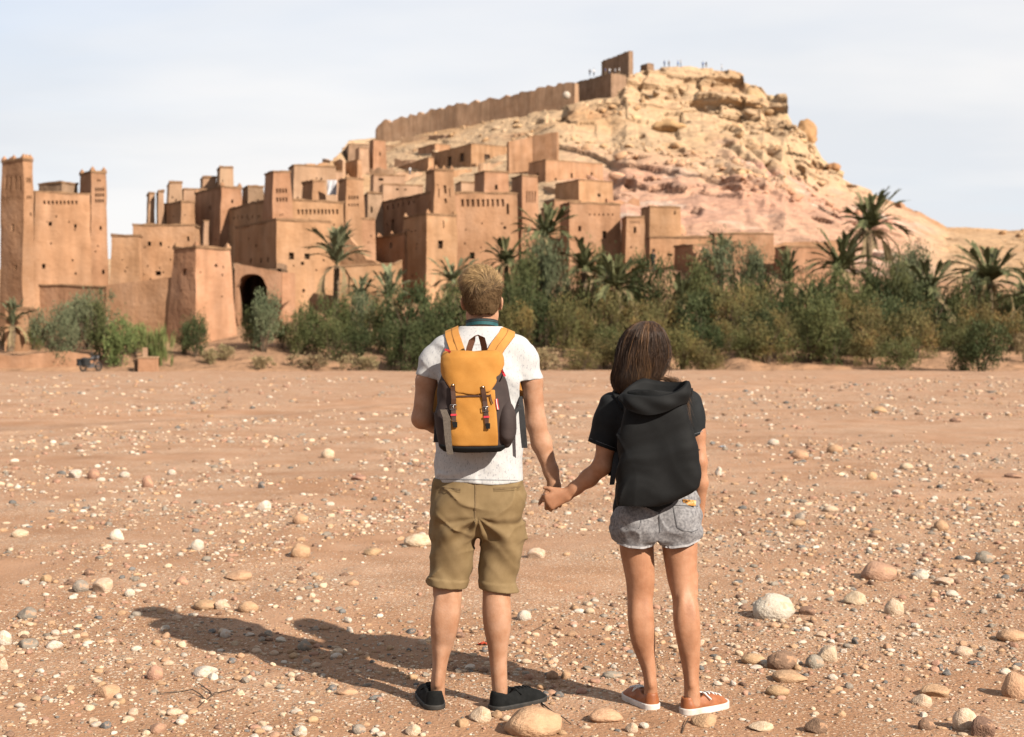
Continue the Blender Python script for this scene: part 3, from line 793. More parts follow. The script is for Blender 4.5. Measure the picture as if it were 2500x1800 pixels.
def arch_wall(label, px0, px1, pyt0, pyt1, Y, ax0, ax1, pyspring, pyarch, pybase):
    root = empty('arched_gate_wall', P(px0, pybase, Y))
    th = 2.2
    outer = []
    n = 24
    xs_ = np.linspace(px0, px1, n)
    topz = [P(x, pyt0 + (pyt1 - pyt0) * (x - px0) / (px1 - px0) + 2.5 * sn(i * 0.4, 2.2, 0), Y).z for i, x in enumerate(xs_)]
    X_ = lambda px: (px - CX) * Y / F
    Zb = P(px0, pybase, Y).z - 2
    zs, za = P(0, pyspring, Y).z, P(0, pyarch, Y).z
    bm = bmesh.new()
    # columns between wall edges; the opening's upper edge is an arc
    cols_ = sorted(set(list(X_(xs_)) + list(X_(np.linspace(ax0, ax1, 18)))))
    xa0, xa1 = X_(ax0), X_(ax1)
    ins = 0.16
    def under_z(x):
        if x <= xa0 - 1e-6 or x >= xa1 + 1e-6: return Zb
        t = abs((x - (xa0 + xa1) / 2) / ((xa1 - xa0) / 2))
        t = min(t / 0.9, 1)
        return zs + (za - zs) * math.sqrt(max(0, 1 - t ** 2.6))
    tz = lambda x: float(np.interp(x, X_(xs_), topz))
    v, f = [], []
    def quad(a, b, c_, d): 
        k = len(v); v.extend([a, b, c_, d]); f.append((k, k + 1, k + 2, k + 3))
    for a, b in zip(cols_[:-1], cols_[1:]):
        mid = (a + b) / 2
        ina = xa0 < mid < xa1
        za_, zb_ = (under_z(a), under_z(b)) if ina else (Zb, Zb)
        for yy, flip in ((Y, 0), (Y + th, 1)):
            q = [Vector((a, yy, za_)), Vector((b, yy, zb_)), Vector((b, yy, tz(b))), Vector((a, yy, tz(a)))]
            quad(*(q[::-1] if flip else q))
        quad(Vector((a, Y, tz(a))), Vector((b, Y, tz(b))), Vector((b, Y + th, tz(b))), Vector((a, Y + th, tz(a))))
        if ina: quad(Vector((a, Y + th, za_)), Vector((b, Y + th, zb_)), Vector((b, Y, zb_)), Vector((a, Y, za_)))
    for xx in (xa0, xa1):
        zt = under_z(xx)
        quad(Vector((xx, Y, Zb)), Vector((xx, Y + th, Zb)), Vector((xx, Y + th, zt)), Vector((xx, Y, zt)))
    for xx in (cols_[0], cols_[-1]):
        quad(Vector((xx, Y, Zb)), Vector((xx, Y + th, Zb)), Vector((xx, Y + th, tz(xx))), Vector((xx, Y, tz(xx))))
    mb = MB(); mb.add(v, f); o = mb.build('wall', M['adobe'], root)
    # passage behind the arch: side walls, vault and a back wall with a bright gap
    x0, x1 = xa0 - 0.4, xa1 + 0.4
    mb = MB()
    D = 5.5
    mb.box((x0 - 0.1, Y + th + D / 2 + 0.02, (Zb + za) / 2 + 0.3), (0.3, D, za - Zb + 1.2))
    mb.box((x1 + 0.1, Y + th + D / 2 + 0.02, (Zb + za) / 2 + 0.3), (0.3, D, za - Zb + 1.2))
    mb.build('passage_wall', M['adobe_old'], root)
    mb = MB(); mb.box(((x0 + x1) / 2, Y + th + D / 2 + 0.02, za + 0.35), (x1 - x0 + 0.6, D, 0.3)); mb.build('ceiling', M['wood'], root)
    mb = MB(); zsill = P(0, 703, Y + th + D).z
    mb.box(((x0 + x1) / 2 - 0.75, Y + th + D + 0.1, (Zb + za) / 2), (1.5, 0.3, za - Zb + 0.6)); 
    mb.box((x1 - 0.42, Y + th + D + 0.1, (Zb + za) / 2), (0.5, 0.3, za - Zb + 0.6))
    mb.box(((x0 + x1) / 2 + 0.35, Y + th + D + 0.1, (Zb + zsill) / 2 - 0.1), (0.7, 0.28, zsill - Zb))
    mb.build('back_wall', M['adobe_old'], root)
    tag(root, label, 'gate')
arch_wall('mud wall pierced by a dark round arched passage', 573, 679, 643, 663, 101.5, 577, 652, 700, 669, 790)

# --- stepped cluster right of the gate
B('large block with a shaded side and two latticed windows above the gate wall', 674, 573, 812, 538, 775, 106, 31, batter=0.02, coping=True, mat='adobe',
  wins=[(711, 625, 13, 17), (753, 626, 12, 14), (741, 643, 8, 8), (742, 710, 6, 8), (787, 710, 6, 8), (609, 637, 6, 12), (633, 636, 6, 12), (652, 634, 6, 12), (620, 600, 5, 6), (706, 560, 0, 0)])
B('tall house body with a row of niches under its roof', 668, 548, 842, 487, 640, 112.6, 31, batter=0.02, niches=[(728 + i * 10, 517, 5, 12) for i in range(11)] + [(575 + i * 13, 530, 4, 9) for i in range(6)])
B('square tower with carved niches above the two latticed windows', 665, 641, 714, 420, 560, 112, 31, **T, niches=[(675 + i * 9, 465 + j * 22, 5, 11) for i in range(4) for j in range(2)], coping=True)
B('tapering tower with carved rows beside the tall house body', 843, 821, 892, 438, 640, 116, 31, name='adobe_tower', cat='tower', batter=0.055, niches=[(851 + i * 9, 482, 5, 9) for i in range(4)] + [(851 + i * 9, 500, 4, 7) for i in range(4)], merlon=1)
B('low annex at the foot of the tapering carved tower', 878, 866, 918, 536, 680, 116.4, 31)
wall_path('broken mud wall with a jagged top behind the young palm', [(835, 560, 690, 112), (870, 600, 690, 111.5), (900, 622, 700, 111), (925, 640, 700, 110.5)], 0.5, 'adobe', seed=9, rough=0.35)
B('narrow brown house wedged beside the big shaded block', 896, 885, 935, 473, 560, 124, 14, wins=[(900, 506, 0, 0), (905, 512, 5, 15)], mat='adobe_old')
B('pale upper house set behind the square carved tower', 716, 702, 822, 405, 500, 126, 24, mat='adobe_tan')
B('rooftop room with a shaded side next to the hanging white cloth', 762, 735, 796, 443, 500, 119, 34, mat='adobe')
B('small parapet house left of the square carved tower', 604, 590, 646, 456, 520, 126, 30, mat='adobe_old')
wall_path('straight mud wall right of the gate with a ragged end', [(676, 664, 790, 103.6), (720, 668, 790, 103.9)], 0.6, 'adobe', seed=11, rough=0.1)
wall_path('low smooth mud wall behind the young palm', [(826, 650, 800, 105), (900, 648, 800, 105.6), (962, 647, 800, 106.2), (978, 638, 800, 106.4)], 0.7, 'adobe', seed=12, rough=0.06, coping=True)
# --- back left heights
B('broad house with a corner turret and a shaded flank', 537, 470, 596, 457, 660, 121, 31, batter=0.04, wins=[(570, 491, 6, 9), (505, 508, 6, 10)], merlon=1)
B('topmost square turret on the left skyline', 535, 528, 571, 409, 470, 127, 24, name='adobe_tower', cat='tower', mat='adobe_tan')
B('small skyline room beside the topmost square turret', 494, 488, 530, 434, 480, 129, 20, mat='adobe_tan')
B('long pale wall house on the left skyline', 447, 438, 534, 463, 520, 128, 18, mat='adobe_tan')
B('short square tower at the end of the long pale wall house', 412, 406, 447, 447, 520, 127.4, 20, mat='adobe_tan')
B('ruined thin pillar house with notched top', 363, 357, 379, 473, 580, 125, 25, mat='adobe_tan', wins=[(370, 486, 5, 5)])
B('second ruined pillar house facing its thin neighbour', 386, 381, 402, 468, 580, 124, 20, mat='adobe_tan')
B('brown house with a shaded flank under the skyline pillars', 441, 397, 478, 494, 620, 121.5, 36, batter=0.03)
B('small lit pillar in the dark gap between houses', 497, 493, 511, 541, 620, 117, 20, mat='adobe_tan', mind=0.8, name='mud_pillar', cat='pillar')
# --- centre
B('tall front house with a square window and a long shaded flank', 1041, 981, 1118, 525, 780, 112, 31, batter=0.018, wins=[(1077, 597, 13, 20), (1152 - 60, 560, 0, 0)], niches=[(1086, 548, 3, 18)], merlon=1)
B('high shaded block behind the tall front house', 1060, 917, 1122, 471, 700, 116, 31, batter=0.012, wins=[(957, 553, 9, 34), (955, 601, 8, 14), (1010, 540, 0, 0)], niches=[(930 + i * 13, 510 - i * 3.2, 5, 12) for i in range(7)])
B('square corner tower with a carved niche above the tall front house', 1059, 1035, 1113, 416, 545, 115.5, 31, **T, niches=[(1089, 462, 9, 20), (1089, 490, 7, 12), (1070, 470, 3, 22), (1104, 470, 3, 22), (1045, 500, 6, 18)], merlon=2)
B('lower block with pointed merlons on the shaded flank', 988, 917, 1000, 573, 790, 115, 31, batter=0.02, merlon=2, wins=[(952, 600, 8, 14)])
B('facade with a frieze of small arches under its roof line', 1112, 1100, 1266, 472, 760, 117.2, 22, batter=0.015, niches=[(1126 + i * 13.2, 495, 7, 18) for i in range(10)], wins=[(1244, 510, 6, 26), (1152, 624, 12, 16), (1234, 556, 7, 7), (1152, 575, 0, 0)])
B('slender tower with a dark flank at the end of the arched frieze', 1273, 1244, 1318, 430, 720, 121, 31, **T, niches=[(1287 + i * 9, 480, 4, 28) for i in range(4)])
B('pink rooftop house behind the arched frieze', 1182, 1156, 1243, 420, 480, 134, 32, wins=[(1214, 457, 7, 12)])
B('terraced house stepping up behind the slender dark flanked tower', 1335, 1316, 1412, 507, 700, 128, 26)
B('low annex with a shaded corner under the pink terraces', 1353, 1327, 1420, 490, 560, 140, 30, mat='adobe')
B('wide plain front house with one small window by the tall palm', 1389, 1366, 1517, 497, 720, 122, 22, batter=0.015, wins=[(1415, 558, 7, 13), (1478, 573, 10, 18), (1493, 600, 0, 0)], niches=[(1440 + i * 12, 524, 4, 5) for i in range(6)])
B('narrow corner tower with a small window and a dark flank', 1526, 1513, 1577, 531, 720, 120.6, 18, **T, wins=[(1551, 561, 8, 15), (1557, 635, 5, 8)], niches=[(1535 + i * 7, 542, 3, 6) for i in range(5)])
B('pink ruined house against the foot of the rock', 1585, 1562, 1664, 506, 600, 138, 20, wins=[(1652, 512, 5, 24)], mat='adobe')
B('stepped flat house with a small round window near the pink rock', 1413, 1354, 1498, 440, 500, None, 30, wins=[(1464, 477, 8, 8)])
B('orange upper house with slit windows near the pink rock', 1332, 1289, 1473, 391, 450, None, 30, wins=[(1357, 439, 5, 9), (1397, 429, 5, 12), (1447, 427, 5, 12), (1310, 430, 8, 14)])
B('long upper house with two tall dark doorways', 1150, 1052, 1246, 352, 408, None, 30, wins=[(1096, 395, 10, 26), (1126, 389, 11, 30), (1190, 385, 14, 16), (1225, 392, 12, 9)])
wall_path('high mud wall climbing the slope from the upper house', [(1240, 347, 405, 262), (1300, 333, 398, 264), (1362, 323, 400, 262)], 0.8, 'adobe', seed=14, rough=0.1)
B('tall thin upper tower below the rampart end', 911, 899, 944, 342, 425, None, 32, **T, wins=[(929, 376, 4, 9)])
B('small upper room left of the thin upper tower', 876, 866, 902, 362, 425, None, 25, mat='adobe_tan')
B('shaded upper house left of the thin upper tower', 872, 819, 884, 391, 440, None, 34)
B('ridge house with a sloping top on the left shoulder of the hill', 850, 835, 905, 352, 400, None, 12, mat='adobe_old')
B('long shaded terrace house below the hillside scree', 1046, 922, 1060, 385, 418, None, 24, mat='adobe')
B('half ruined terrace with a pale front below the rampart', 942, 936, 1020, 357, 372, None, 20, mat='adobe_old')
B('small shaded house at the end of the ruined terrace', 1062, 1020, 1100, 352, 378, None, 30)
B('low ruined yard wall house amid pale rubble', 912, 903, 990, 428, 452, 190, 16, mat='adobe_tan', wins=[(930, 438, 12, 6)])
B('lower ruined yard house amid pale rubble', 935, 925, 1034, 452, 485, 160, 14, mat='adobe_tan', wins=[(970, 462, 6, 5), (990, 463, 5, 4)])
B('flat terrace house between the corner tower and the pink house', 1125, 1110, 1160, 446, 480, 150, 24, mat='adobe_tan')
B('flat tan house above the tapering carved tower', 800, 770, 838, 418, 450, 170, 26, mat='adobe_tan')
# --- right, lower edge
B('long low house front where a dark clothed person stands', 1584, 1578, 1740, 581, 700, 124, 8, wins=[(1592, 612, 7, 9), (1635, 622, 14, 5)], coping=True)
B('small front hut with a dark shaded side', 1691, 1643, 1742, 600, 690, 119, 28, doors=[(1680, 645, 9, 10)], batter=0.03)
B('long flat house behind the feathery pale bush', 1742, 1733, 1892, 572, 700, 127, 12)
B('low house at the right end with a dark doorway side', 1919, 1889, 2030, 604, 700, 123, 24, doors=[(1962, 660, 30, 30)])
wall_path('pink low wall above the right end house', [(1790, 604, 700, 131), (1900, 596, 700, 133), (2050, 588, 690, 134)], 0.7, 'adobe', seed=16, rough=0.2)
# --- on the hilltop
wall_path('long ruined rampart climbing the ridge to the hilltop fort',
          [(922, 318, 347, 377), (927, 304, 347, 376.5), (940, 300, 344, 375.5), (1000, 284, 333, 372), (1060, 271, 324, 368), (1120, 256, 311, 363), (1200, 243, 300, 357), (1300, 221, 284, 348), (1408, 197, 262, 340)], 1.6, 'adobe_tan', seed=21, rough=0.9, name='rampart_wall', sink=3)
B('square ruined bastion where the rampart meets the hilltop', 1492, 1406, 1530, 180, 252, 338, 34, mat='adobe_old', coping=False, name='fort_bastion', cat='bastion', batter=0.02, sink=4)
B('square roofless fort crowning the hilltop', 1535, 1468, 1546, 126, 190, 347, 24, mat='adobe_old', coping=False, name='hilltop_fort', cat='fort', batter=0.01, sink=3)
B('ruined turret on the hilltop beside the fort', 1580, 1562, 1598, 156, 190, 348, 25, mat='adobe_old', coping=False, name='ruined_turret', cat='tower', batter=0.04, sink=3)

# ruined yard walls scattered between the upper houses
rw = random.Random(17)
ruin_words = ['crumbling', 'notched', 'sloping', 'low jagged', 'leaning', 'broken', 'weathered', 'stub of a', 'half buried', 'ragged', 'short straight', 'pale rubble', 'stepped', 'roofless', 'worn', 'thin', 'thick', 'cracked']
for i, (a, b, py, hh) in enumerate([(905, 960, 428, 14), (955, 1030, 438, 16), (910, 985, 462, 14), (990, 1032, 470, 16), (1110, 1165, 408, 12), (1170, 1235, 412, 14), (1240, 1300, 425, 13), (1085, 1150, 430, 14), (1255, 1330, 455, 15), (965, 1040, 402, 11), (1050, 1120, 340, 9), (980, 1060, 345, 9), (1010, 1100, 322, 8), (745, 800, 412, 12), (790, 840, 400, 11), (838, 870, 372, 12), (1330, 1385, 470, 16), (1480, 1560, 505, 16)]):
    Yq = float(hillY((a + b) / 2, py))
    dY = rw.uniform(-6, 8)
    wall_path(ruin_words[i] + ' mud yard wall among the upper ruins', [(a, py - hh, py + 3, Yq + dY), ((a + b) / 2, py - hh * rw.uniform(0.6, 1.2), py + 3, Yq), (b, py - hh * rw.uniform(0.5, 1.2), py + 3, Yq - dY * 0.5)], 0.6, rw.choice(['adobe_tan', 'adobe_tan', 'adobe']), seed=40 + i, rough=0.55, sink=2.5)
# cloths, tent
M['tent_cream'] = material('tent_canvas', [(0.36, 0.30, 0.24), (0.42, 0.36, 0.30)], 3, 0.9)
M['cloth_white'] = material('white_cloth', [(0.40, 0.40, 0.43), (0.50, 0.50, 0.52)], 2, 0.9)
def sheet(name, px0, px1, py0, py1, Y, label, cat, mat):
    n = 10
    v, f = [], []
    for j in range(n + 1):
        for i in range(n + 1):
            p = P(px0 + (px1 - px0) * i / n, py0 + (py1 - py0) * j / n, Y)
            p.y += 0.12 * math.sin(i * 1.3 + j * 0.4) * (0.2 + j / n)
            v.append(p)
    for j in range(n):
        for i in range(n): f.append((j * (n + 1) + i, (j + 1) * (n + 1) + i, (j + 1) * (n + 1) + i + 1, j * (n + 1) + i + 1))
    m0 = len(v)
    v += [q + Vector((0, 0.04, 0)) for q in v]
    f += [tuple(k + m0 for k in q[::-1]) for q in f]
    mb = MB(); mb.add(v, f); o = mb.build(name, mat, smooth=True)
    return tag(o, label, cat)
sheet('hanging_cloth', 799, 822, 440, 476, 118.4, 'white cloth hanging between the rooftop room and the tapering tower', 'cloth', M['cloth_white'])
# round white tent by the rampart
p = hill_point(1383, 258); Yt_ = 336
c0 = P(1383, 232, Yt_)
v, f = ICO[3]
o = mesh_np('round_tent', v * np.array((0.95, 0.9, 1.1)) * (1 - 0.25 * np.clip(v[:, 2:3], 0, 1)), f, M['tent_cream'], loc=c0)
tag(o, 'small round white tent against the hilltop rampart', 'tent')
# ================================================================== plants
def leaf_mat(name, c1, c2, c3, trans=0.25):
    m = material(name, [c1, c2, c3], 0.6, 0.75, coord='World', spec=0.2, island=0.28, rnd=0.16, lo=0.3, hi=0.7, k=1.0)
    t = m.node_tree; b = t.nodes['Principled BSDF']; out = t.nodes['Material Output']
    tr = N(t, 'ShaderNodeBsdfTranslucent'); ms = N(t, 'ShaderNodeMixShader'); ms.inputs[0].default_value = trans
    for l in b.inputs['Base Color'].links: t.links.new(l.from_socket, tr.inputs['Color'])
    t.links.new(b.outputs[0], ms.inputs[1]); t.links.new(tr.outputs[0], ms.inputs[2]); t.links.new(ms.outputs[0], out.inputs['Surface'])
    return m
M['leaf_olive'] = leaf_mat('leaf_olive', (0.047, 0.056, 0.020), (0.068, 0.076, 0.027), (0.098, 0.096, 0.036))
M['leaf_grey'] = leaf_mat('leaf_grey', (0.072, 0.085, 0.044), (0.100, 0.112, 0.060), (0.130, 0.136, 0.075))
M['leaf_dark'] = leaf_mat('leaf_dark', (0.028, 0.038, 0.014), (0.042, 0.052, 0.019), (0.062, 0.068, 0.026))
M['leaf_gold'] = leaf_mat('leaf_gold', (0.072, 0.070, 0.026), (0.105, 0.090, 0.034), (0.200, 0.128, 0.044))
M['leaf_green'] = leaf_mat('leaf_green', (0.085, 0.105, 0.034), (0.115, 0.135, 0.046), (0.15, 0.16, 0.06))
M['leaf_dry'] = leaf_mat('leaf_dry', (0.16, 0.115, 0.062), (0.22, 0.165, 0.09), (0.20, 0.17, 0.08))
M['palm'] = leaf_mat('palm_leaf', (0.056, 0.060, 0.025), (0.080, 0.083, 0.036), (0.110, 0.105, 0.048), 0.15)
M['palm_pale'] = leaf_mat('palm_pale', (0.082, 0.088, 0.048), (0.112, 0.120, 0.066), (0.14, 0.146, 0.08), 0.15)
M['stem'] = material('stem_bark', [(0.07, 0.048, 0.030), (0.13, 0.09, 0.058)], 6, 0.9, 0.3)
M['trunk'] = material('palm_trunk', [(0.085, 0.058, 0.036), (0.16, 0.11, 0.068)], 5, 0.95, 0.7, 14, stretch=(1, 1, 3))

def bush_mesh(seed, n_cl, n_leaf, leaf, shape='dome', upr=0.3):
    """crown for a bush about 1 m half-width and 1 m tall (z 0..1): leaf clumps spread through the volume"""
    r = np.random.default_rng(seed)
    cen = []
    lobes = [(r.uniform(-0.55, 0.55), r.uniform(-0.5, 0.5), r.uniform(0.35, 0.72), r.uniform(0.3, 0.5)) for _ in range(7)] + [(0, 0, 0.5, 0.52)]
    while len(cen) < n_cl:
        q = lobes[r.integers(len(lobes))]
        d = r.normal(size=3); d /= np.linalg.norm(d)
        p = np.array(q[:3]) + d * q[3] * r.uniform(0.35, 1.0) ** 0.5 * np.array((1, 1, 0.95))
        if shape == 'reed': p[2] = r.uniform(0.05, 0.95) * (1 - 0.3 * r.random()); p[0] *= 1.0
        if p[2] < 0.03 or p[2] > 1.06: continue
        cen.append(p)
    cen = np.array(cen)
    tot = n_cl * n_leaf
    c = np.repeat(cen, n_leaf, 0)
    rad = np.repeat(r.uniform(0.05, 0.16, n_cl), n_leaf)[:, None]
    p = c + r.normal(size=(tot, 3)) * rad * np.array((1, 1, 0.85))
    p[:, 2] = np.clip(p[:, 2], 0.01, None)
    d = r.normal(size=(tot, 3)) * (1 - upr); 
    outw = p - np.array((0, 0, 0.25)); outw /= np.linalg.norm(outw, axis=1)[:, None] + 1e-6
    d = d + outw * 0.7 + np.array((0, 0, 1.0)) * upr * 2
    d /= np.linalg.norm(d, axis=1)[:, None]
    sd = np.cross(d, r.normal(size=(tot, 3))); sd /= np.linalg.norm(sd, axis=1)[:, None] + 1e-6
    L = leaf * r.uniform(0.6, 1.5, (tot, 1)); Wd = L * (0.16 if shape == 'reed' else 0.30)
    if shape == 'reed': L = L * 3.0
    v = np.stack([p - sd * Wd * 0.4, p + d * L * 0.5 - sd * Wd, p + d * L, p + d * L * 0.5 + sd * Wd], 1)
    f = np.arange(tot * 4).reshape(-1, 4)
    return v.reshape(-1, 3), f
def stems_mesh(seed, n=7):
    r = random.Random(seed)
    mb = MB()
    for k in range(n):
        a = r.uniform(0, 6.28); e = r.uniform(0.2, 0.75)
        mid = (math.cos(a) * e * 0.35, math.sin(a) * e * 0.35, 0.35); tip = (math.cos(a + 0.3) * e, math.sin(a + 0.3) * e, r.uniform(0.6, 0.85))
        mb.tube([(math.cos(a) * 0.05, math.sin(a) * 0.05, -0.08), mid, tip], [0.03, 0.02, 0.006], 5)
        mb.tube([mid, (mid[0] * 1.6 + 0.1, mid[1] * 1.4 - 0.12, 0.62)], [0.014, 0.005], 4)
    return mb
PROTO = {}
def proto(kind):
    """several crown and stem meshes of a kind, made once"""
    if kind in PROTO: return PROTO[kind]
    spec = dict(olive=('leaf_olive', 70, 66, 0.052, 'dome', 0.35, 4), grey=('leaf_grey', 66, 66, 0.052, 'dome', 0.45, 3), dark=('leaf_dark', 70, 68, 0.055, 'dome', 0.3, 4),
                gold=('leaf_gold', 70, 66, 0.048, 'dome', 0.3, 4), green=('leaf_green', 56, 66, 0.065, 'dome', 0.55, 2), reed=('leaf_green', 36, 40, 0.09, 'reed', 0.85, 2), dry=('leaf_dry', 30, 50, 0.09, 'dome', 0.5, 2))[kind]
    out = []
    for k in range(spec[6]):
        v, f = bush_mesh(hash(kind) % 97 + k * 13 if False else sum(map(ord, kind)) + k * 13, spec[1], spec[2], spec[3], spec[4], spec[5])
        me = mesh_np('foliage', v, f, M[spec[0]], link=False, smooth=False)
        so_ = stems_mesh(k + 5).build('stems', M['stem']); sm = so_.data; bpy.data.objects.remove(so_)
        out.append((me, sm))
    PROTO[kind] = out
    return out
BUSH_LABEL = dict(olive='olive green feathery bush in the thicket along the riverbank', grey='grey green airy bush in the riverbank thicket', dark='dark green dense bush in the riverbank thicket',
                  gold='bush flecked with golden brown tips in the riverbank thicket', green='fresh green leafy bush at the riverbank', reed='clump of bright green upright reeds at the riverbank', dry='dry straw coloured scrub tuft at the riverbank edge')
rb = random.Random(3)
LANDMARK = [(60, 'below the tall kasbah tower'), (160, 'below the kasbah curtain wall'), (240, 'below the slender kasbah tower'), (320, 'near the ruined mud trough'), (440, 'beside the battered bastion'), (560, 'between the bastion and the arched gate'), (650, 'before the arched gate'), (740, 'below the latticed windows'), (830, 'under the young upright palm'), (920, 'below the low smooth wall'),
            (1010, 'below the shaded house flank'), (1090, 'below the tall front house'), (1190, 'below the arched frieze facade'), (1280, 'below the slender dark flanked tower'), (1340, 'under the plain house palm'), (1440, 'below the wide plain front house'), (1540, 'below the narrow corner tower'), (1620, 'below the person in dark clothes'),
            (1690, 'below the small front hut'), (1760, 'below the pale feathery bush'), (1840, 'below the long flat house'), (1930, 'below the right end house'), (2040, 'under the wide shaggy palm'), (2120, 'under the tallest palm'), (2200, 'just beyond the tallest palm'), (2270, 'under the pale edged palm'), (2350, 'behind the lone dark bush'), (2430, 'under the large spreading palm'), (2520, 'at the far end of the grove')]
KINDWORD = dict(olive='olive green feathery bush', grey='grey green bush', dark='dark dense bush', gold='golden tipped bush', green='fresh green leafy bush', reed='green reed clump', dry='dry straw coloured tuft')
def bush_label(px, Y, kind):
    where = min(LANDMARK, key=lambda q: abs(q[0] - px))[1]
    row = 'front edge' if Y < 92.5 else ('second rank' if Y < 97.5 else ('inner rank' if Y < 102.5 else 'back rank'))
    return f'{KINDWORD[kind]} at the grove {row} {where}'
def bush(px, pyb, pyt, wpx, Y, kind, label=None, lift=0.0):
    """bush with its foot at (px, pyb), its top at pyt, wpx wide, at distance Y"""
    x = (px - CX) * Y / F
    z0 = hill_z(x, Y) if Y > 82 else float(gz(x, Y))
    ztop = P(px, pyt, Y).z
    h = max(0.5, ztop - z0 + 0.1)
    w = wpx * Y / F / 2
    me, sm = rb.choice(proto(kind))
    root = empty('bush' if kind != 'reed' else 'reed_clump', (x, Y, z0 - 0.08), rb.uniform(0, 6.28))
    inst(me, 'foliage', root, (0, 0, 0), (0, 0, 0), (w * 1.02, w * 1.02, h))
    if kind != 'reed': inst(sm, 'stems', root, (0, 0, 0), (0, 0, 0), (w, w, h))
    tag(root, label or bush_label(px, Y, kind), 'bush' if kind != 'reed' else 'reeds', 'bushes of the riverbank thicket' if not label else None)
    return root
# left of the gate
bush(135, 905, 770, 130, 87, 'grey', 'small grey green tree bush on a bare stem by the low earth bank')
bush(215, 900, 725, 150, 92, 'grey'); bush(170, 880, 740, 130, 95, 'grey'); bush(250, 905, 745, 110, 88.5, 'olive')
bush(290, 908, 790, 110, 86.5, 'green'); bush(330, 880, 800, 90, 90, 'green'); bush(35, 890, 800, 120, 93, 'dark'); bush(80, 890, 790, 90, 92, 'olive')
bush(400, 905, 815, 70, 86.5, 'reed', 'clump of bright green upright reeds beside the ruined trough'); bush(365, 906, 820, 50, 88, 'reed', 'thin clump of green reeds behind the ruined trough')
bush(475, 892, 775, 80, 89, 'dark', 'isolated dark bush in front of the battered bastion'); bush(450, 892, 795, 60, 90, 'olive')
bush(545, 890, 845, 80, 88, 'dry'); bush(515, 900, 855, 60, 87, 'dry'); bush(640, 905, 870, 90, 86, 'dry', 'low pale straw tuft in front of the gate bush')
bush(645, 890, 715, 120, 90, 'grey', 'tall grey green bush in front of the dark archway'); bush(615, 885, 760, 90, 91, 'olive'); bush(690, 885, 790, 70, 92, 'olive')
bush(770, 888, 740, 120, 91, 'olive'); bush(730, 885, 770, 90, 90, 'olive'); bush(835, 884, 735, 120, 93, 'olive'); bush(890, 880, 720, 120, 95, 'grey'); bush(925, 880, 745, 120, 92, 'olive'); bush(810, 886, 790, 110, 89, 'olive'); bush(860, 886, 800, 90, 88.5, 'dark')
bush(760, 900, 865, 120, 86.5, 'dry'); bush(880, 900, 868, 100, 86.5, 'dry')
bush(1010, 905, 715, 150, 90, 'dark'); bush(960, 905, 790, 90, 87, 'dark', 'low dark bush at the left end of the thicket behind the man'); bush(1060, 910, 740, 150, 87.5, 'dark'); bush(1000, 908, 800, 130, 86, 'dark')
bush(1100, 900, 700, 140, 95, 'olive'); bush(1150, 905, 690, 150, 92, 'olive'); bush(1160, 905, 790, 150, 87, 'olive')
bush(1310, 880, 570, 110, 104, 'grey', 'tall bright feathery tamarisk rising behind the man'); bush(1270, 890, 640, 120, 100, 'olive'); bush(1350, 880, 610, 90, 103, 'grey')
# the long thicket to the right
bb = random.Random(8)
top_line = lambda px: float(np.interp(px, [1100, 1200, 1300, 1420, 1500, 1600, 1700, 1800, 1900, 2000, 2100, 2200, 2300, 2400, 2500, 2650], [725, 700, 672, 668, 672, 684, 682, 668, 680, 672, 636, 668, 690, 690, 680, 690]))
base_line = lambda px: float(np.interp(px, [1100, 1250, 1400, 1500, 1650, 1800, 1950, 2100, 2250, 2350, 2650], [905, 902, 900, 905, 905, 893, 900, 905, 895, 850, 850]))
for row, (Yr, ht, kinds, stepx) in enumerate([(105, 0.0, ('olive', 'dark', 'olive', 'grey'), 70), (99.5, 0.22, ('dark', 'olive', 'gold', 'olive'), 72), (95, 0.45, ('gold', 'olive', 'gold', 'dark'), 70), (90.5, 0.66, ('gold', 'gold', 'olive', 'olive'), 80)]):
    px = 1180 + row * 23
    while px < 2640:
        if row == 3 and px > 2270: break
        if row == 3 and 1215 < px < 1470: px += stepx; continue
        t, b_ = top_line(px), base_line(px)
        top = t + (b_ - t) * ht + bb.uniform(-46, 30)
        bush(px + bb.uniform(-18, 18), b_, top, stepx * bb.uniform(1.45, 2.1), Yr + bb.uniform(-2.6, 2.2) + (6 if px > 2280 else 0), bb.choice(kinds))
        px += stepx * bb.uniform(0.8, 1.15)
bush(2395, 912, 800, 140, 86, 'dark', 'lone dark green bush apart from the thicket on the bare sand'); bush(2350, 905, 815, 90, 87.5, 'olive')
bush(2500, 870, 810, 60, 93, 'dry'); bush(1240, 900, 850, 150, 88, 'dry'); bush(1330, 898, 855, 120, 88, 'dry'); bush(1420, 900, 845, 130, 88.5, 'gold')
bush(1750, 720, 600, 130, 116, 'grey', 'pale feathery bush in front of the long flat house'); bush(1830, 720, 610, 110, 115, 'grey'); bush(1700, 730, 645, 100, 112, 'olive')
bush(2230, 760, 600, 120, 118, 'grey'); bush(2190, 760, 630, 100, 114, 'grey')

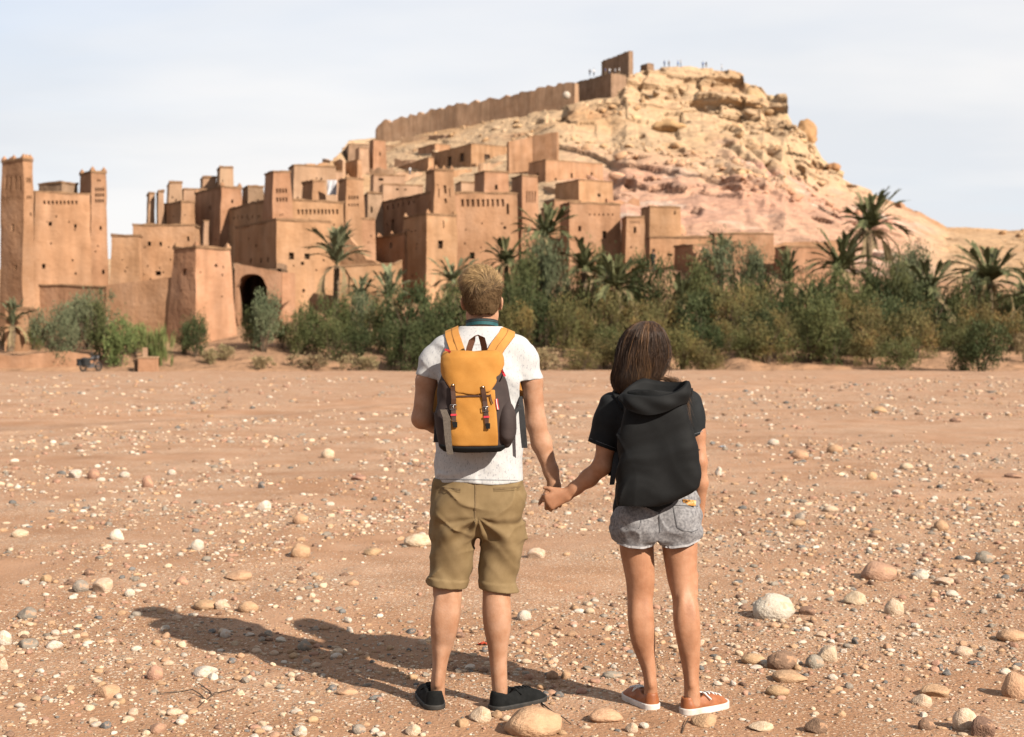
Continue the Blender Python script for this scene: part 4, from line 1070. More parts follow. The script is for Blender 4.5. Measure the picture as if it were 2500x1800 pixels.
# ------------------------------------------------------------------ date palms
def frond_mesh(seed, L=1.0, droop=0.45, n=36, wid=0.20, vee=0.40):
    """arching feather frond along +x, unit length, with a rib and two rows of leaflets"""
    r = random.Random(seed)
    mb = MB()
    pt = lambda t: Vector((L * (t - 0.22 * droop * t ** 3), 0, L * (0.30 * t - droop * t ** 2.3)))
    rib = [pt(i / 8) for i in range(9)]
    mb.tube(rib, [0.013 * (1 - 0.8 * i / 8) for i in range(9)], 3, False)
    for i in range(n):
        t = 0.14 + 0.86 * i / (n - 1)
        p = pt(t); tan = (pt(min(t + 0.03, 1)) - pt(t - 0.03)).normalized()
        up = Vector((-tan.z, 0, tan.x))
        l = wid * (math.sin(math.pi * min(1, 0.18 + 0.82 * (1 - abs(t - 0.5) * 1.25))) ** 0.7) * r.uniform(0.85, 1.2) + 0.03
        for s in (-1, 1):
            d = (tan * 0.85 + Vector((0, s, 0)) * 0.75 + up * vee * 0.75 + Vector((0, 0, r.uniform(-0.25, 0.05)))).normalized()
            a = p; b = p + d * l * 0.55; e = p + d * l + Vector((0, 0, -0.12 * l))
            w = tan * 0.0155
            mb.add([a - w, b - w * 1.2, e, b + w * 1.2, a + w], [(0, 1, 3, 4), (1, 2, 3)])
    o = mb.build('frond', M['palm']); me = o.data; bpy.data.objects.remove(o)
    return me
FROND = {'g': [frond_mesh(k, droop=d) for k, d in enumerate((0.15, 0.35, 0.55, 0.8))]}
FROND['p'] = []
for me in FROND['g']:
    m2 = me.copy(); m2.materials.clear(); m2.materials.append(M['palm_pale']); FROND['p'].append(m2)
FROND['d'] = []
for me in FROND['g'][2:]:
    m2 = me.copy(); m2.materials.clear(); m2.materials.append(M['leaf_dry']); FROND['d'].append(m2)
def palm(px, pyc, pyg, Y, rpx, label, n=30, kind='g', seed=1, up=0.5, thick=0.2, dead=5):
    """palm with its crown heart at (px, pyc), rooted in the ground below, fronds rpx pixels long"""
    r = random.Random(seed)
    c0 = P(px, pyc, Y); z0 = hill_z(c0.x, Y)
    root = empty('date_palm', (c0.x, Y, z0 - 0.3))
    H_ = c0.z - z0 + 0.3
    mb = MB()
    lean = r.uniform(-0.6, 0.6)
    k = max(6, int(H_ / 0.16))
    mb.tube([(lean * (1 - i / k) ** 2 * 0.8, 0, H_ * i / k) for i in range(k + 1)], [thick * (1.15 - 0.25 * i / k) * (1.0 if i % 2 else 1.14) for i in range(k + 1)], 9)
    o = mb.build('trunk', M['trunk']); o.parent = root
    L = rpx * 1.05 * Y / F; n = int(n * 1.25)
    for i in range(n):
        a = i * 2.39996 + r.uniform(-0.2, 0.2)
        t = i / n                                   # 0 = youngest, upright; 1 = oldest, hanging
        el = ((1.35 - 1.35 * t ** 0.8) * (0.6 + 0.4 * up) if up < 0.8 else (1.42 - 0.95 * t ** 0.9)) + r.gauss(0, 0.16)
        me = FROND[kind][min(3, int(t * 3.2))] if i < n - dead else FROND['d'][r.randrange(2)]
        if i >= n - dead: el = -0.5
        s = L * r.uniform(0.68, 1.2) * (0.8 if t < 0.12 else 1)
        f_ = inst(me, 'frond', root, (0, 0, H_), (r.uniform(-0.2, 0.2), -el, a), s)
    tag(root, label, 'palm', 'date palms along the riverbank')
    return root
palm(822, 648, 730, 96, 92, 'young palm with stiff upright pale fronds before the village wall', 26, 'p', 1, up=0.95, dead=4)
palm(1332, 580, 720, 106, 78, 'tall palm in front of the wide plain front house', 30, 'g', 2, up=0.6)
palm(1236, 645, 720, 104, 66, 'palm with drooping fronds below the arched frieze facade', 26, 'g', 3)
palm(1105, 690, 720, 102, 68, 'low palm with arching fronds at the foot of the tall front house', 24, 'p', 4, up=0.5)
palm(1425, 660, 720, 104, 74, 'bushy palm in front of the wide plain house window', 28, 'g', 5)
palm(1505, 705, 750, 100, 92, 'broad dark palm whose fronds touch the narrow corner tower foot', 32, 'g', 6, up=0.6)
palm(1762, 612, 720, 117, 46, 'dark palm top in front of the long flat house', 24, 'g', 7)
palm(1925, 690, 720, 112, 64, 'stubby palm with upright fronds at the right end house', 24, 'g', 8, up=0.9)
palm(2122, 560, 720, 110, 92, 'tallest palm standing above the thicket with hanging dead fronds', 34, 'g', 9, up=0.55, dead=9)
palm(2055, 660, 740, 107, 92, 'wide shaggy palm under the tallest palm', 32, 'g', 10, up=0.5)
palm(2265, 720, 760, 104, 84, 'palm with a fan of pale edged fronds right of the tallest palm', 28, 'g', 11, up=0.7)
palm(2418, 690, 760, 106, 98, 'large spreading palm above the thicket end', 34, 'g', 12, up=0.55)
palm(32, 795, 840, 91, 56, 'palm with tall bright fronds beside the small mud hut', 22, 'p', 13, up=0.8)
palm(950, 728, 760, 96, 72, 'low palm with long pale fronds at the end of the low smooth wall', 20, 'p', 14, up=0.75)
palm(880, 728, 760, 97, 60, 'half hidden palm beside the young upright palm', 18, 'p', 15, up=0.6)
palm(1660, 740, 760, 103, 60, 'half hidden palm crown in the thicket below the small front hut', 22, 'g', 16, up=0.5)
palm(2520, 740, 760, 102, 80, 'palm crown at the far end of the thicket', 24, 'g', 17, up=0.5)

# ------------------------------------------------------------------ low walls, trough, motorbike at the riverbank
wall_path('low eroded earth bank wall under the grey green bushes', [(-140, 868, 905, 86.5), (60, 866, 905, 86.5), (140, 862, 905, 86.8), (215, 866, 905, 87.2), (262, 890, 905, 87.5)], 1.2, 'adobe', seed=31, rough=0.15, name='earth_bank')
tr = empty('ruined_trough', G(345, 907)); tr.location.z = 0
Yq = G(345, 907).y
mb = MB(); pz = lambda px, py: P(px, py, Yq)
a = pz(337, 878); mb.box((P(356, 878, Yq).x, Yq + 0.6, 0.36), (0.92, 1.2, 0.86)); mb.build('block', M['adobe'], tr)
mb = MB(); mb.box((P(356, 878, Yq).x, Yq + 0.6, 0.83), (1.0, 1.3, 0.09)); mb.build('slab', M['adobe_tan'], tr)
mb = MB(); mb.box((P(349, 870, Yq).x, Yq + 0.5, 1.12), (0.24, 0.24, 0.56)); mb.build('post', M['adobe_tan'], tr)
mb = MB(); mb.box((P(331, 890, Yq).x, Yq + 0.7, 0.3), (0.36, 0.8, 0.62)); mb.build('bin', M['wood'], tr)
tag(tr, 'small ruined mud trough block with an upright post', 'trough')

M['black_metal'] = material('black_metal', [(0.012, 0.012, 0.013), (0.02, 0.02, 0.022)], 5, 0.35, spec=0.5)
M['rubber'] = material('rubber', [(0.012, 0.012, 0.012), (0.022, 0.022, 0.022)], 9, 0.85)
M['steel'] = material('steel', [(0.35, 0.35, 0.36), (0.45, 0.45, 0.46)], 9, 0.3, spec=0.6); M['steel'].node_tree.nodes['Principled BSDF'].inputs['Metallic'].default_value = 0.9
def motorbike(loc, rz):
    root = empty('motorbike', loc, rz)
    def torus(c_, r0, r1, name, mat):
        mb = MB(); n = 20
        mb.tube([(c_[0] + r0 * math.cos(2 * math.pi * i / n), c_[1], c_[2] + r0 * math.sin(2 * math.pi * i / n)) for i in range(n + 1)], r1, 7, False)
        o = mb.build(name, mat, smooth=True); o.parent = root; return o
    for x in (-0.62, 0.62):
        w = torus((x, 0, 0.29), 0.235, 0.055, 'wheel', M['rubber'])
        mb = MB()
        for k in range(8):
            a = k * math.pi / 4
            mb.tube([(x, 0, 0.29), (x + 0.22 * math.cos(a), 0, 0.29 + 0.22 * math.sin(a))], 0.008, 4)
        mb.tube([(x, -0.06, 0.29), (x, 0.06, 0.29)], 0.05, 8)
        o = mb.build('spokes', M['steel']); o.parent = w
    def part(name, mat, fn):
        mb = MB(); fn(mb); o = mb.build(name, mat, smooth=False); o.parent = root
    part('frame', M['black_metal'], lambda m: (m.tube([(-0.62, 0, 0.29), (-0.2, 0, 0.38), (0.2, 0, 0.42), (0.42, 0, 0.82)], 0.035, 6), m.tube([(-0.62, 0.08, 0.29), (-0.4, 0.08, 0.66), (0.4, 0.02, 0.78)], 0.025, 6)))
    part('engine', M['steel'], lambda m: (m.box((0.02, 0, 0.36), (0.36, 0.22, 0.26)), m.tube([(0.1, -0.12, 0.3), (-0.3, -0.16, 0.24), (-0.8, -0.16, 0.34)], 0.045, 7)))
    part('fuel_tank', M['black_metal'], lambda m: m.tube([(-0.05, 0, 0.72), (0.12, 0, 0.78), (0.3, 0, 0.8), (0.42, 0, 0.74)], [0.07, 0.13, 0.14, 0.05], 10))
    part('seat', M['rubber'], lambda m: m.tube([(-0.75, 0, 0.76), (-0.5, 0, 0.74), (-0.2, 0, 0.71), (0.0, 0, 0.72)], [0.06, 0.11, 0.11, 0.07], 8))
    part('fork', M['steel'], lambda m: (m.tube([(0.62, 0.09, 0.29), (0.44, 0.09, 0.88)], 0.022, 6), m.tube([(0.62, -0.09, 0.29), (0.44, -0.09, 0.88)], 0.022, 6)))
    part('handlebar', M['black_metal'], lambda m: (m.tube([(0.3, -0.36, 0.98), (0.42, -0.15, 0.95), (0.44, 0.15, 0.95), (0.3, 0.36, 0.98)], 0.018, 6), m.tube([(0.38, 0.3, 0.98), (0.4, 0.34, 1.16)], 0.03, 6)))
    part('headlight', M['steel'], lambda m: m.tube([(0.48, 0, 0.84), (0.58, 0, 0.84)], [0.06, 0.085], 10))
    part('pannier', M['rubber'], lambda m: (m.box((-0.6, -0.24, 0.55), (0.42, 0.2, 0.42)), m.box((-0.6, 0.24, 0.55), (0.42, 0.2, 0.42))))
    part('mudguard', M['black_metal'], lambda m: m.tube([(-0.98, 0, 0.36), (-0.86, 0, 0.58), (-0.66, 0, 0.66)], 0.05, 6))
    return tag(root, 'black motorbike parked under the green bush by the earth bank', 'motorbike')
g = G(222, 907); motorbike((g.x, g.y, float(gz(g.x, g.y))), R(62))
# ================================================================== stones of the riverbed
STONE = dict(white=[(0.43, 0.36, 0.29), (0.53, 0.465, 0.39)], cream=[(0.42, 0.30, 0.20), (0.54, 0.42, 0.31)], tan=[(0.33, 0.20, 0.115), (0.43, 0.28, 0.17)], pink=[(0.30, 0.165, 0.11), (0.37, 0.22, 0.155)],
             brown=[(0.15, 0.09, 0.06), (0.23, 0.14, 0.095)], grey=[(0.20, 0.165, 0.13), (0.29, 0.25, 0.205)], slate=[(0.10, 0.095, 0.09), (0.17, 0.16, 0.15)])
for k, v in STONE.items():
    M['stone_' + k] = material('stone_' + k, [v[0], v[1]], 2.2, 0.85, 0.35, 7, 'Object', 8, 0.2, rnd=0.12, bdist=0.05, extra=specks(tuple(np.array((0.33, 0.19, 0.11))), 1.6, 0.57, 0.55))
SHAPES = {}
for k in range(12):
    v, f = rock_shape(60 + k, 3, (0.25, 0.55, 0.8)[k % 3], 0.2)
    v = v / np.abs(v).max(0)
    SHAPES[k] = (v, f)
STMESH = {}
def stone_me(k, colr):
    if (k, colr) not in STMESH:
        STMESH[(k, colr)] = mesh_np('stone', *SHAPES[k], M['stone_' + colr], link=False)
    return STMESH[(k, colr)]
rs = random.Random(4)
COLNAME = dict(white='white', cream='cream', tan='tan', pink='pinkish brown', brown='dark brown', grey='grey', slate='dark slate')
SPOTS = [('by the black shoes of the man', G(1140, 1720)), ('by the brown sneakers of the woman', G(1640, 1730)), ('beside the big smooth tan boulder', G(1300, 1790)), ('beside the white egg shaped boulder', G(1894, 1520)), ('near the dark brown rounded cobble', G(1930, 1640)), ('near the broad pinkish boulder', G(2151, 1415)),
         ('near the dark branching twig', G(480, 1700)), ('inside the shadow of the man', G(640, 1590)), ('at the tip of the long shadow', G(330, 1505)), ('near the cream block with a dark side', G(230, 1465)), ('near the rounded pinkish cobble', G(370, 1665)), ('near the large round tan boulder', G(2470, 1700)), ('near the round cream boulder', G(2380, 1790)),
         ('near the pale blue plastic scrap', G(1763, 1092)), ('beyond the joined hands', G(1330, 1360)), ('behind the woman on open sand', G(1500, 1450)), ('on the open sand past the shadow', G(650, 1380)), ('on the gravel flat left of the couple', G(400, 1250)), ('on the gravel flat right of the couple', G(2100, 1250)), ('near the dry channel edge', G(600, 1020)), ('near the bank below the grove', G(1500, 940))]
def stone_label(colr, rad, x, y):
    size = 'tiny' if rad < 0.02 else ('small' if rad < 0.035 else ('fist sized' if rad < 0.06 else 'large'))
    where = min(SPOTS, key=lambda q: (q[1].x - x) ** 2 + ((q[1].y - y)) ** 2)[0]
    return f'{size} {COLNAME[colr]} stone {where}'
def stone(px, py, w, h, colr, label=None, k=None, rot=None, bury=0.28, depth=0.8):
    """stone whose middle shows at (px, py), w by h photo pixels, sunk a little in the sand"""
    g = G(px, py + h * 0.42)
    Y = g.y + 0.0
    mpp = Y / F
    rx = w * mpp / 2
    hz = h * mpp
    ry = rx * depth
    hz = max(hz - ry * 0.5 * (CH / Y) * 1.2, 0.42 * hz)       # part of the seen height is the top face
    rz = hz / (2 - 2 * bury) 
    z = float(gz(g.x, Y + ry * 0.6))
    o = inst(stone_me(k if k is not None else rs.randrange(12), colr), 'stone', None, (g.x, Y + ry * 0.6, z + rz * (1 - 2 * bury)), (0, 0, rot if rot is not None else rs.uniform(-0.35, 0.35)), (rx, ry, rz))
    tag(o, label or stone_label(colr, rx, g.x, Y), 'stone', 'stones of the riverbed')
    return o
named = [(1894, 1490, 108, 64, 'white', 'largest white egg shaped boulder lying on bare sand', 0, 0.25), (1972, 1503, 46, 24, 'brown', 'brown wedge of stone touching the white egg shaped boulder', 2, 0.2),
    (1300, 1768, 152, 76, 'tan', 'big smooth tan boulder right behind the black shoes', 1, 0.25), (1173, 1750, 56, 38, 'cream', 'cream stone between the black shoes and the big tan boulder', 4, 0.1),
    (1913, 1617, 80, 46, 'brown', 'dark brown rounded cobble, the darkest of the large ones', 3, 0.2), (1991, 1616, 46, 34, 'grey', 'grey cobble beside the dark brown rounded cobble', 6, 0), (2028, 1600, 66, 40, 'cream', 'cream knobbly stone behind the grey cobble', 5, 0.5),
    (1929, 1654, 98, 30, 'tan', 'long flat tan stone in front of the dark brown rounded cobble', 7, 0.15), (2151, 1394, 92, 48, 'pink', 'broad pinkish boulder half buried in the sand', 9, 0.1), (1481, 1752, 90, 34, 'tan', 'angular tan stone behind the left brown sneaker', 8, 0.3),
    (1727, 1760, 70, 34, 'tan', 'tan stone touching the heel side of the right brown sneaker', 10, 0.3), (245, 1451, 54, 38, 'cream', 'cream block of stone with one flat dark side', 2, 0), (194, 1453, 42, 30, 'grey', 'grey cobble beside the cream block', 6, 0),
    (377, 1648, 42, 36, 'pink', 'rounded pinkish cobble standing clear of the gravel', 0, 0), (258, 1690, 68, 32, 'tan', 'yellow tan triangular stone beyond the dry twig', 5, 0.1), (2487, 1675, 74, 66, 'tan', 'large round tan boulder casting a long shadow', 9, 0), (2360, 1763, 62, 56, 'cream', 'round cream boulder next to a brown one', 3, 0), (2403, 1782, 66, 54, 'brown', 'brown boulder leaning on the round cream boulder', 2, 0.4)]
for (px, py, w, h, cl, lb, k, rt) in named: stone(px, py, w, h, cl, lb, k, rt)
plain = [(1841, 1614, 60, 26, 'tan'), (2252, 1400, 52, 24, 'white'), (2307, 1414, 50, 20, 'cream'), (2407, 1363, 46, 30, 'grey'), (2091, 1463, 56, 34, 'cream'), (2187, 1484, 50, 40, 'cream'), (2328, 1446, 34, 16, 'white'),
    (2285, 1689, 78, 30, 'tan'), (2254, 1712, 52, 30, 'cream'), (2264, 1774, 42, 32, 'brown'), (1996, 1777, 58, 36, 'brown'), (1901, 1691, 60, 26, 'tan'), (1862, 1777, 62, 22, 'cream'), (2314, 1643, 30, 16, 'slate'), (2296, 1629, 18, 17, 'slate'), (2356, 1588, 48, 24, 'cream'),
    (2476, 1551, 74, 30, 'tan'), (2088, 1563, 18, 20, 'slate'), (2384, 1615, 36, 10, 'slate'), (284, 1325, 36, 28, 'white'), (481, 1354, 34, 27, 'white'), (732, 1361, 52, 36, 'tan'), (580, 1422, 68, 24, 'tan'), (445, 1435, 34, 22, 'pink'), (216, 1420, 28, 18, 'brown'), (315, 1466, 28, 19, 'white'),
    (604, 1499, 52, 28, 'tan'), (500, 1490, 64, 26, 'tan'), (540, 1492, 44, 24, 'cream'), (62, 1506, 52, 30, 'grey'), (498, 1645, 60, 26, 'white'), (62, 1579, 58, 24, 'grey'), (128, 1579, 42, 20, 'white'), (423, 1740, 42, 17, 'cream'), (384, 1779, 42, 24, 'pink'), (732, 1784, 38, 26, 'white'), (875, 1781, 36, 24, 'grey'),
    (256, 1768, 30, 18, 'slate'), (732, 1658, 26, 16, 'brown'), (683, 1682, 26, 13, 'grey'), (849, 1691, 62, 17, 'tan'), (549, 1559, 28, 21, 'white'), (743, 1583, 38, 25, 'grey'), (822, 1596, 30, 20, 'cream'), (7, 1566, 42, 38, 'white'), (5, 1623, 32, 32, 'cream'), (1213, 1746, 28, 18, 'tan'), (1127, 1770, 38, 22, 'tan'), (1008, 1788, 42, 28, 'cream'),
    (1308, 1354, 48, 28, 'cream'), (1280, 1513, 36, 26, 'white'), (1382, 1650, 26, 20, 'tan'), (1348, 1651, 32, 22, 'tan'), (1022, 1322, 78, 32, 'cream'), (1543, 1781, 34, 24, 'cream'), (1495, 1651, 50, 18, 'grey'), (179, 1169, 36, 24, 'white'), (227, 1169, 32, 26, 'pink'), (359, 1184, 32, 30, 'pink'), (644, 1244, 40, 26, 'white'), (732, 1279, 40, 26, 'tan'),
    (303, 1168, 28, 15, 'white'), (418, 1158, 24, 14, 'white'), (800, 1110, 36, 24, 'cream'), (873, 1176, 40, 16, 'pink'), (637, 1194, 18, 18, 'slate'), (540, 1195, 14, 10, 'slate'), (2040, 1100, 40, 22, 'tan'), (1955, 1112, 46, 24, 'tan'), (2150, 1002, 40, 16, 'tan'), (2215, 1140, 34, 16, 'cream'), (2335, 1025, 30, 12, 'brown'), (2245, 1012, 22, 8, 'brown'), (2475, 1157, 46, 12, 'brown'),
    (2300, 1288, 36, 26, 'tan'), (1957, 1262, 28, 16, 'grey'), (1950, 1282, 40, 16, 'tan'), (1890, 1078, 30, 16, 'white'), (1755, 1150, 18, 22, 'white'), (2130, 1168, 28, 20, 'tan'), (2030, 1240, 40, 16, 'cream'), (2190, 1205, 24, 14, 'white'), (110, 1434, 30, 18, 'tan'), (45, 1316, 44, 20, 'cream'), (910, 1350, 46, 18, 'tan'), (860, 1440, 40, 16, 'tan'), (1120, 1640, 22, 12, 'grey'), (1440, 1500, 26, 14, 'cream'), (1420, 1690, 30, 14, 'pink')]
for q in plain: stone(*q)
n_named = len(named) + len(plain)

# gravel: generated over the whole bed; the largest ones in view are stones of their own, the rest one mesh
r = np.random.default_rng(77)
NP = 470000
Yp = np.exp(r.uniform(math.log(4.3), math.log(70), NP))
Xp = r.uniform(-1, 1, NP) * (Yp * 0.40 + 0.7)
sz = 0.0040 * (1 + r.pareto(2.4, NP)) * (0.8 + 0.028 * Yp)
sz = np.minimum(sz, np.minimum(0.011 + 0.0019 * Yp, 0.11))
cl = fbm(Xp * 0.45, Yp * 0.32, 11.0, 3) + 0.5 * fbm(Xp * 1.7, Yp * 1.3, 5.0, 2)
keep = cl + 0.35 * vnoise(Xp * 0.25, Yp * 1.1, 3.0) > r.uniform(-0.38, 0.42, NP)
cd = chan_d(Xp, Yp)
keep &= ~((cd > -0.5) & (cd < 3.4) & (r.random(NP) < 0.93))
keep &= ~((cd > 3.4) & (r.random(NP) < 0.55) & (Xp > -6))
foot = np.minimum(np.hypot(Xp + 0.2, Yp - 6.0), np.hypot(Xp - 0.68, Yp - 5.95)) < 0.34
keep &= ~(foot & (sz > 0.009))
keep &= r.random(NP) < np.interp(Yp, [5, 7.5, 11, 90], [0.34, 0.48, 1.0, 1.0])
Xp, Yp, sz = Xp[keep], Yp[keep], sz[keep]
app = sz / Yp
inview = (np.abs(Xp / Yp) < 0.36) & (Yp > 5.35)
order = np.argsort(-np.where(inview, app, 0))
nbig = 300 - n_named
pal = ['white', 'cream', 'tan', 'pink', 'brown', 'grey', 'slate']
prob = np.array([0.15, 0.28, 0.23, 0.13, 0.07, 0.10, 0.04])
ci = r.choice(7, len(Xp), p=prob / prob.sum())
Zp = gz(Xp, Yp)
for i in order[:nbig]:
    s = float(sz[i]); cn = pal[ci[i]]
    e = (s * rs.uniform(0.9, 1.3), s * rs.uniform(0.75, 1.0), s * rs.uniform(0.5, 0.8))
    o = inst(stone_me(rs.randrange(12), cn), 'stone', None, (float(Xp[i]), float(Yp[i]), float(Zp[i]) + e[2] * 0.35), (rs.uniform(-0.2, 0.2), rs.uniform(-0.2, 0.2), rs.uniform(0, 6.28)), e)
    tag(o, stone_label(cn, e[0], float(Xp[i]), float(Yp[i])), 'stone', 'stones of the riverbed')
rest = order[nbig:]
base_c = {k: (np.array(v[0]) + np.array(v[1])) / 2 for k, v in STONE.items()}
vs, fs, cs, off = [], [], [], 0
OCT = (np.array([(1, 0, 0), (-1, 0, 0), (0, 1, 0), (0, -1, 0), (0, 0, 1), (0, 0, -1)], float), np.array([(0, 2, 4), (2, 1, 4), (1, 3, 4), (3, 0, 4), (2, 0, 5), (1, 2, 5), (3, 1, 5), (0, 3, 5)]))
tiny = [(OCT[0] * np.random.default_rng(k).uniform(0.75, 1.2, (6, 1)), OCT[1][:4]) for k in range(8)]       # grains: only the part above the sand
small = [rock_shape(500 + k, 1, 0.4, 0.25) for k in range(8)]
mid = [rock_shape(520 + k, 2, 0.4, 0.2) for k in range(8)]
for grp, sel in ((tiny, rest[app[rest] * F < 3.2]), (small, rest[(app[rest] * F >= 3.2) & (app[rest] * F < 8)]), (mid, rest[app[rest] * F >= 8])):
    for k in range(8):
        ii = sel[k::8]
        if not len(ii): continue
        v, f = grp[k]; v = v / np.abs(v).max(0)
        m = len(ii)
        e = sz[ii][:, None] * np.stack([r.uniform(0.9, 1.4, m), r.uniform(0.7, 1.0, m), r.uniform(0.45, 0.8, m)], 1)
        a = r.uniform(0, 6.28, m)
        w = v[None] * e[:, None]
        ca, sa = np.cos(a)[:, None], np.sin(a)[:, None]
        w = np.stack([w[..., 0] * ca - w[..., 1] * sa, w[..., 0] * sa + w[..., 1] * ca, w[..., 2]], -1)
        w += np.stack([Xp[ii], Yp[ii], Zp[ii] + e[:, 2] * 0.25], -1)[:, None]
        vs.append(w.reshape(-1, 3)); fs.append((f[None] + (off + np.arange(m) * len(v))[:, None, None]).reshape(-1, 3)); off += m * len(v)
        cc = np.array([base_c[pal[q]] for q in ci[ii]])
        cc = cc * 0.8 + np.array((0.33, 0.195, 0.11)) * 0.2 if grp is tiny else cc
        cc = cc * r.uniform(0.82, 1.15, (m, 1))
        cs.append(np.repeat(cc, len(v), 0))
gr = mesh_np('gravel', np.concatenate(vs), np.concatenate(fs), M['rock'])
set_col(gr.data, np.concatenate(cs))
tag(gr, 'pale mixed gravel covering the sandy riverbed', 'gravel', kind='stuff')

# ------------------------------------------------------------------ twigs and litter
M['twig'] = material('twig', [(0.045, 0.028, 0.018), (0.09, 0.06, 0.04)], 20, 0.9)
def twig(pts, rad, label):
    pp = []
    root = None
    mb = MB()
    for br in pts:
        q = []
        for i, (px, py) in enumerate(br):
            g = G(px, py); q.append((g.x, g.y, float(gz(g.x, g.y)) + rad + 0.006 * ((i * 7) % 3)))
        mb.tube(q, [rad * (1 - 0.6 * i / len(q)) for i in range(len(q))], 5)
    o = mb.build('twig', M['twig'], smooth=True)
    tag(o, label, 'twig')
twig([[(483, 1727), (500, 1716), (525, 1702), (548, 1694), (576, 1688)], [(520, 1704), (512, 1694), (484, 1676)], [(505, 1713), (490, 1702), (470, 1693), (440, 1690), (395, 1697), (372, 1695)]], 0.0032, 'dark branching dry twig lying on bare sand')
twig([[(1322, 1722), (1345, 1743), (1375, 1762), (1395, 1772)], [(1245, 1772), (1256, 1790)]], 0.0035, 'short broken twig against the big smooth tan boulder')
twig([[(1290, 1550), (1310, 1544), (1342, 1531)]], 0.0025, 'thin pale stick lying behind the woman')
twig([[(1665, 1795), (1672, 1780), (1682, 1765)]], 0.003, 'short curved twig near the brown sneakers')
M['litter_red'] = material('litter_red', [(0.42, 0.05, 0.02), (0.5, 0.08, 0.03)], 30, 0.5)
M['litter_blue'] = material('litter_blue', [(0.28, 0.36, 0.45), (0.36, 0.43, 0.5)], 30, 0.5)
def scrap(px, py, s, mat, label):
    g = G(px, py); n = 6
    v, f = [], []
    for j in range(n + 1):
        for i in range(n + 1):
            x, y = (i / n - 0.5) * s * (1 + 0.3 * math.sin(j)), (j / n - 0.5) * s * 0.7
            v.append((g.x + x, g.y + y, float(gz(g.x, g.y)) + 0.008 + s * 0.22 * (0.5 + 0.5 * math.sin(i * 2.1 + j * 1.3)) * (1 - abs(i / n - 0.5))))
    for j in range(n):
        for i in range(n): f.append((j * (n + 1) + i, j * (n + 1) + i + 1, (j + 1) * (n + 1) + i + 1, (j + 1) * (n + 1) + i))
    m0 = len(v); v += [(a, b, c_ - 0.003) for a, b, c_ in v]; f += [tuple(k + m0 for k in q[::-1]) for q in f]
    tag(mesh_np('plastic_scrap', v, f, mat), label, 'litter')
scrap(1180, 1578, 0.045, M['litter_red'], 'small crumpled red scrap of plastic behind the man')
scrap(1763, 1092, 0.10, M['litter_blue'], 'pale blue scrap of plastic among the gravel')
# ================================================================== figures: implicit surfaces
class Field:
    def __init__(s, lo, hi, h):
        s.h = h; s.lo = np.array(lo, float)
        n = np.ceil((np.array(hi) - s.lo) / h).astype(int) + 1
        s.F = np.full(n, 1.0, np.float32); s.n = n
        s.ax = [s.lo[i] + h * np.arange(n[i]) for i in range(3)]
    def sub(s, lo, hi):
        sl = tuple(slice(int(np.clip(math.floor((lo[i] - s.lo[i]) / s.h), 0, s.n[i])), int(np.clip(math.ceil((hi[i] - s.lo[i]) / s.h) + 1, 0, s.n[i]))) for i in range(3))
        X = s.ax[0][sl[0]].astype(np.float32)[:, None, None]; Y = s.ax[1][sl[1]].astype(np.float32)[None, :, None]; Z = s.ax[2][sl[2]].astype(np.float32)[None, None, :]
        return sl, X, Y, Z
    def add(s, d_fn, lo, hi, k=0.01, m=0.03):
        lo = np.array(lo) - m - k; hi = np.array(hi) + m + k
        sl, X, Y, Z = s.sub(lo, hi)
        if s.F[sl].size == 0: return s
        d = np.broadcast_to(d_fn(X, Y, Z), s.F[sl].shape).astype(np.float32)
        A = s.F[sl]
        h = np.maximum(k - np.abs(A - d), 0) / k
        s.F[sl] = np.minimum(A, d) - h * h * k * 0.25
        return s
    def cut(s, d_fn, k=0.004):
        """keep only where d_fn < 0"""
        sl, X, Y, Z = s.sub(s.lo, s.lo + s.n * s.h)
        d = np.broadcast_to(d_fn(X, Y, Z), s.F.shape).astype(np.float32)
        h = np.maximum(k - np.abs(s.F - d), 0) / k
        s.F = np.maximum(s.F, d) + h * h * k * 0.25
        return s
    def disp(s, fn, lo, hi):
        sl, X, Y, Z = s.sub(np.array(lo), np.array(hi))
        s.F[sl] += np.broadcast_to(fn(X, Y, Z), s.F[sl].shape).astype(np.float32)
        return s
    def back_y(s, x, z, default=None):
        """depth of the surface first met looking along +y at (x, z)"""
        i = (x - s.lo[0]) / s.h; k = (z - s.lo[2]) / s.h
        i0, k0 = int(np.clip(round(i), 0, s.n[0] - 1)), int(np.clip(round(k), 0, s.n[2] - 1))
        colm = s.F[i0, :, k0]
        w = np.nonzero(colm < 0)[0]
        if len(w) == 0: return default
        j = w[0]
        if j == 0: return s.ax[1][0]
        a, b = colm[j - 1], colm[j]
        return s.ax[1][j - 1] + s.h * a / (a - b)
    def mesh(s, name, mat, parent=None, smooth_it=1):
        v, q = nets(s.F, s.lo, s.h)
        for _ in range(smooth_it): v = relax(v, q, 0.5)
        o = mesh_np(name, v, q, mat)
        if parent is not None: under(o, parent)
        return o
def relax(v, q, a):
    acc = np.zeros_like(v); cnt = np.zeros(len(v))
    for i in range(4):
        for j in ((i + 1) % 4, (i + 3) % 4):
            np.add.at(acc, q[:, i], v[q[:, j]]); np.add.at(cnt, q[:, i], 1)
    return v * (1 - a) + a * acc / np.maximum(cnt, 1)[:, None]
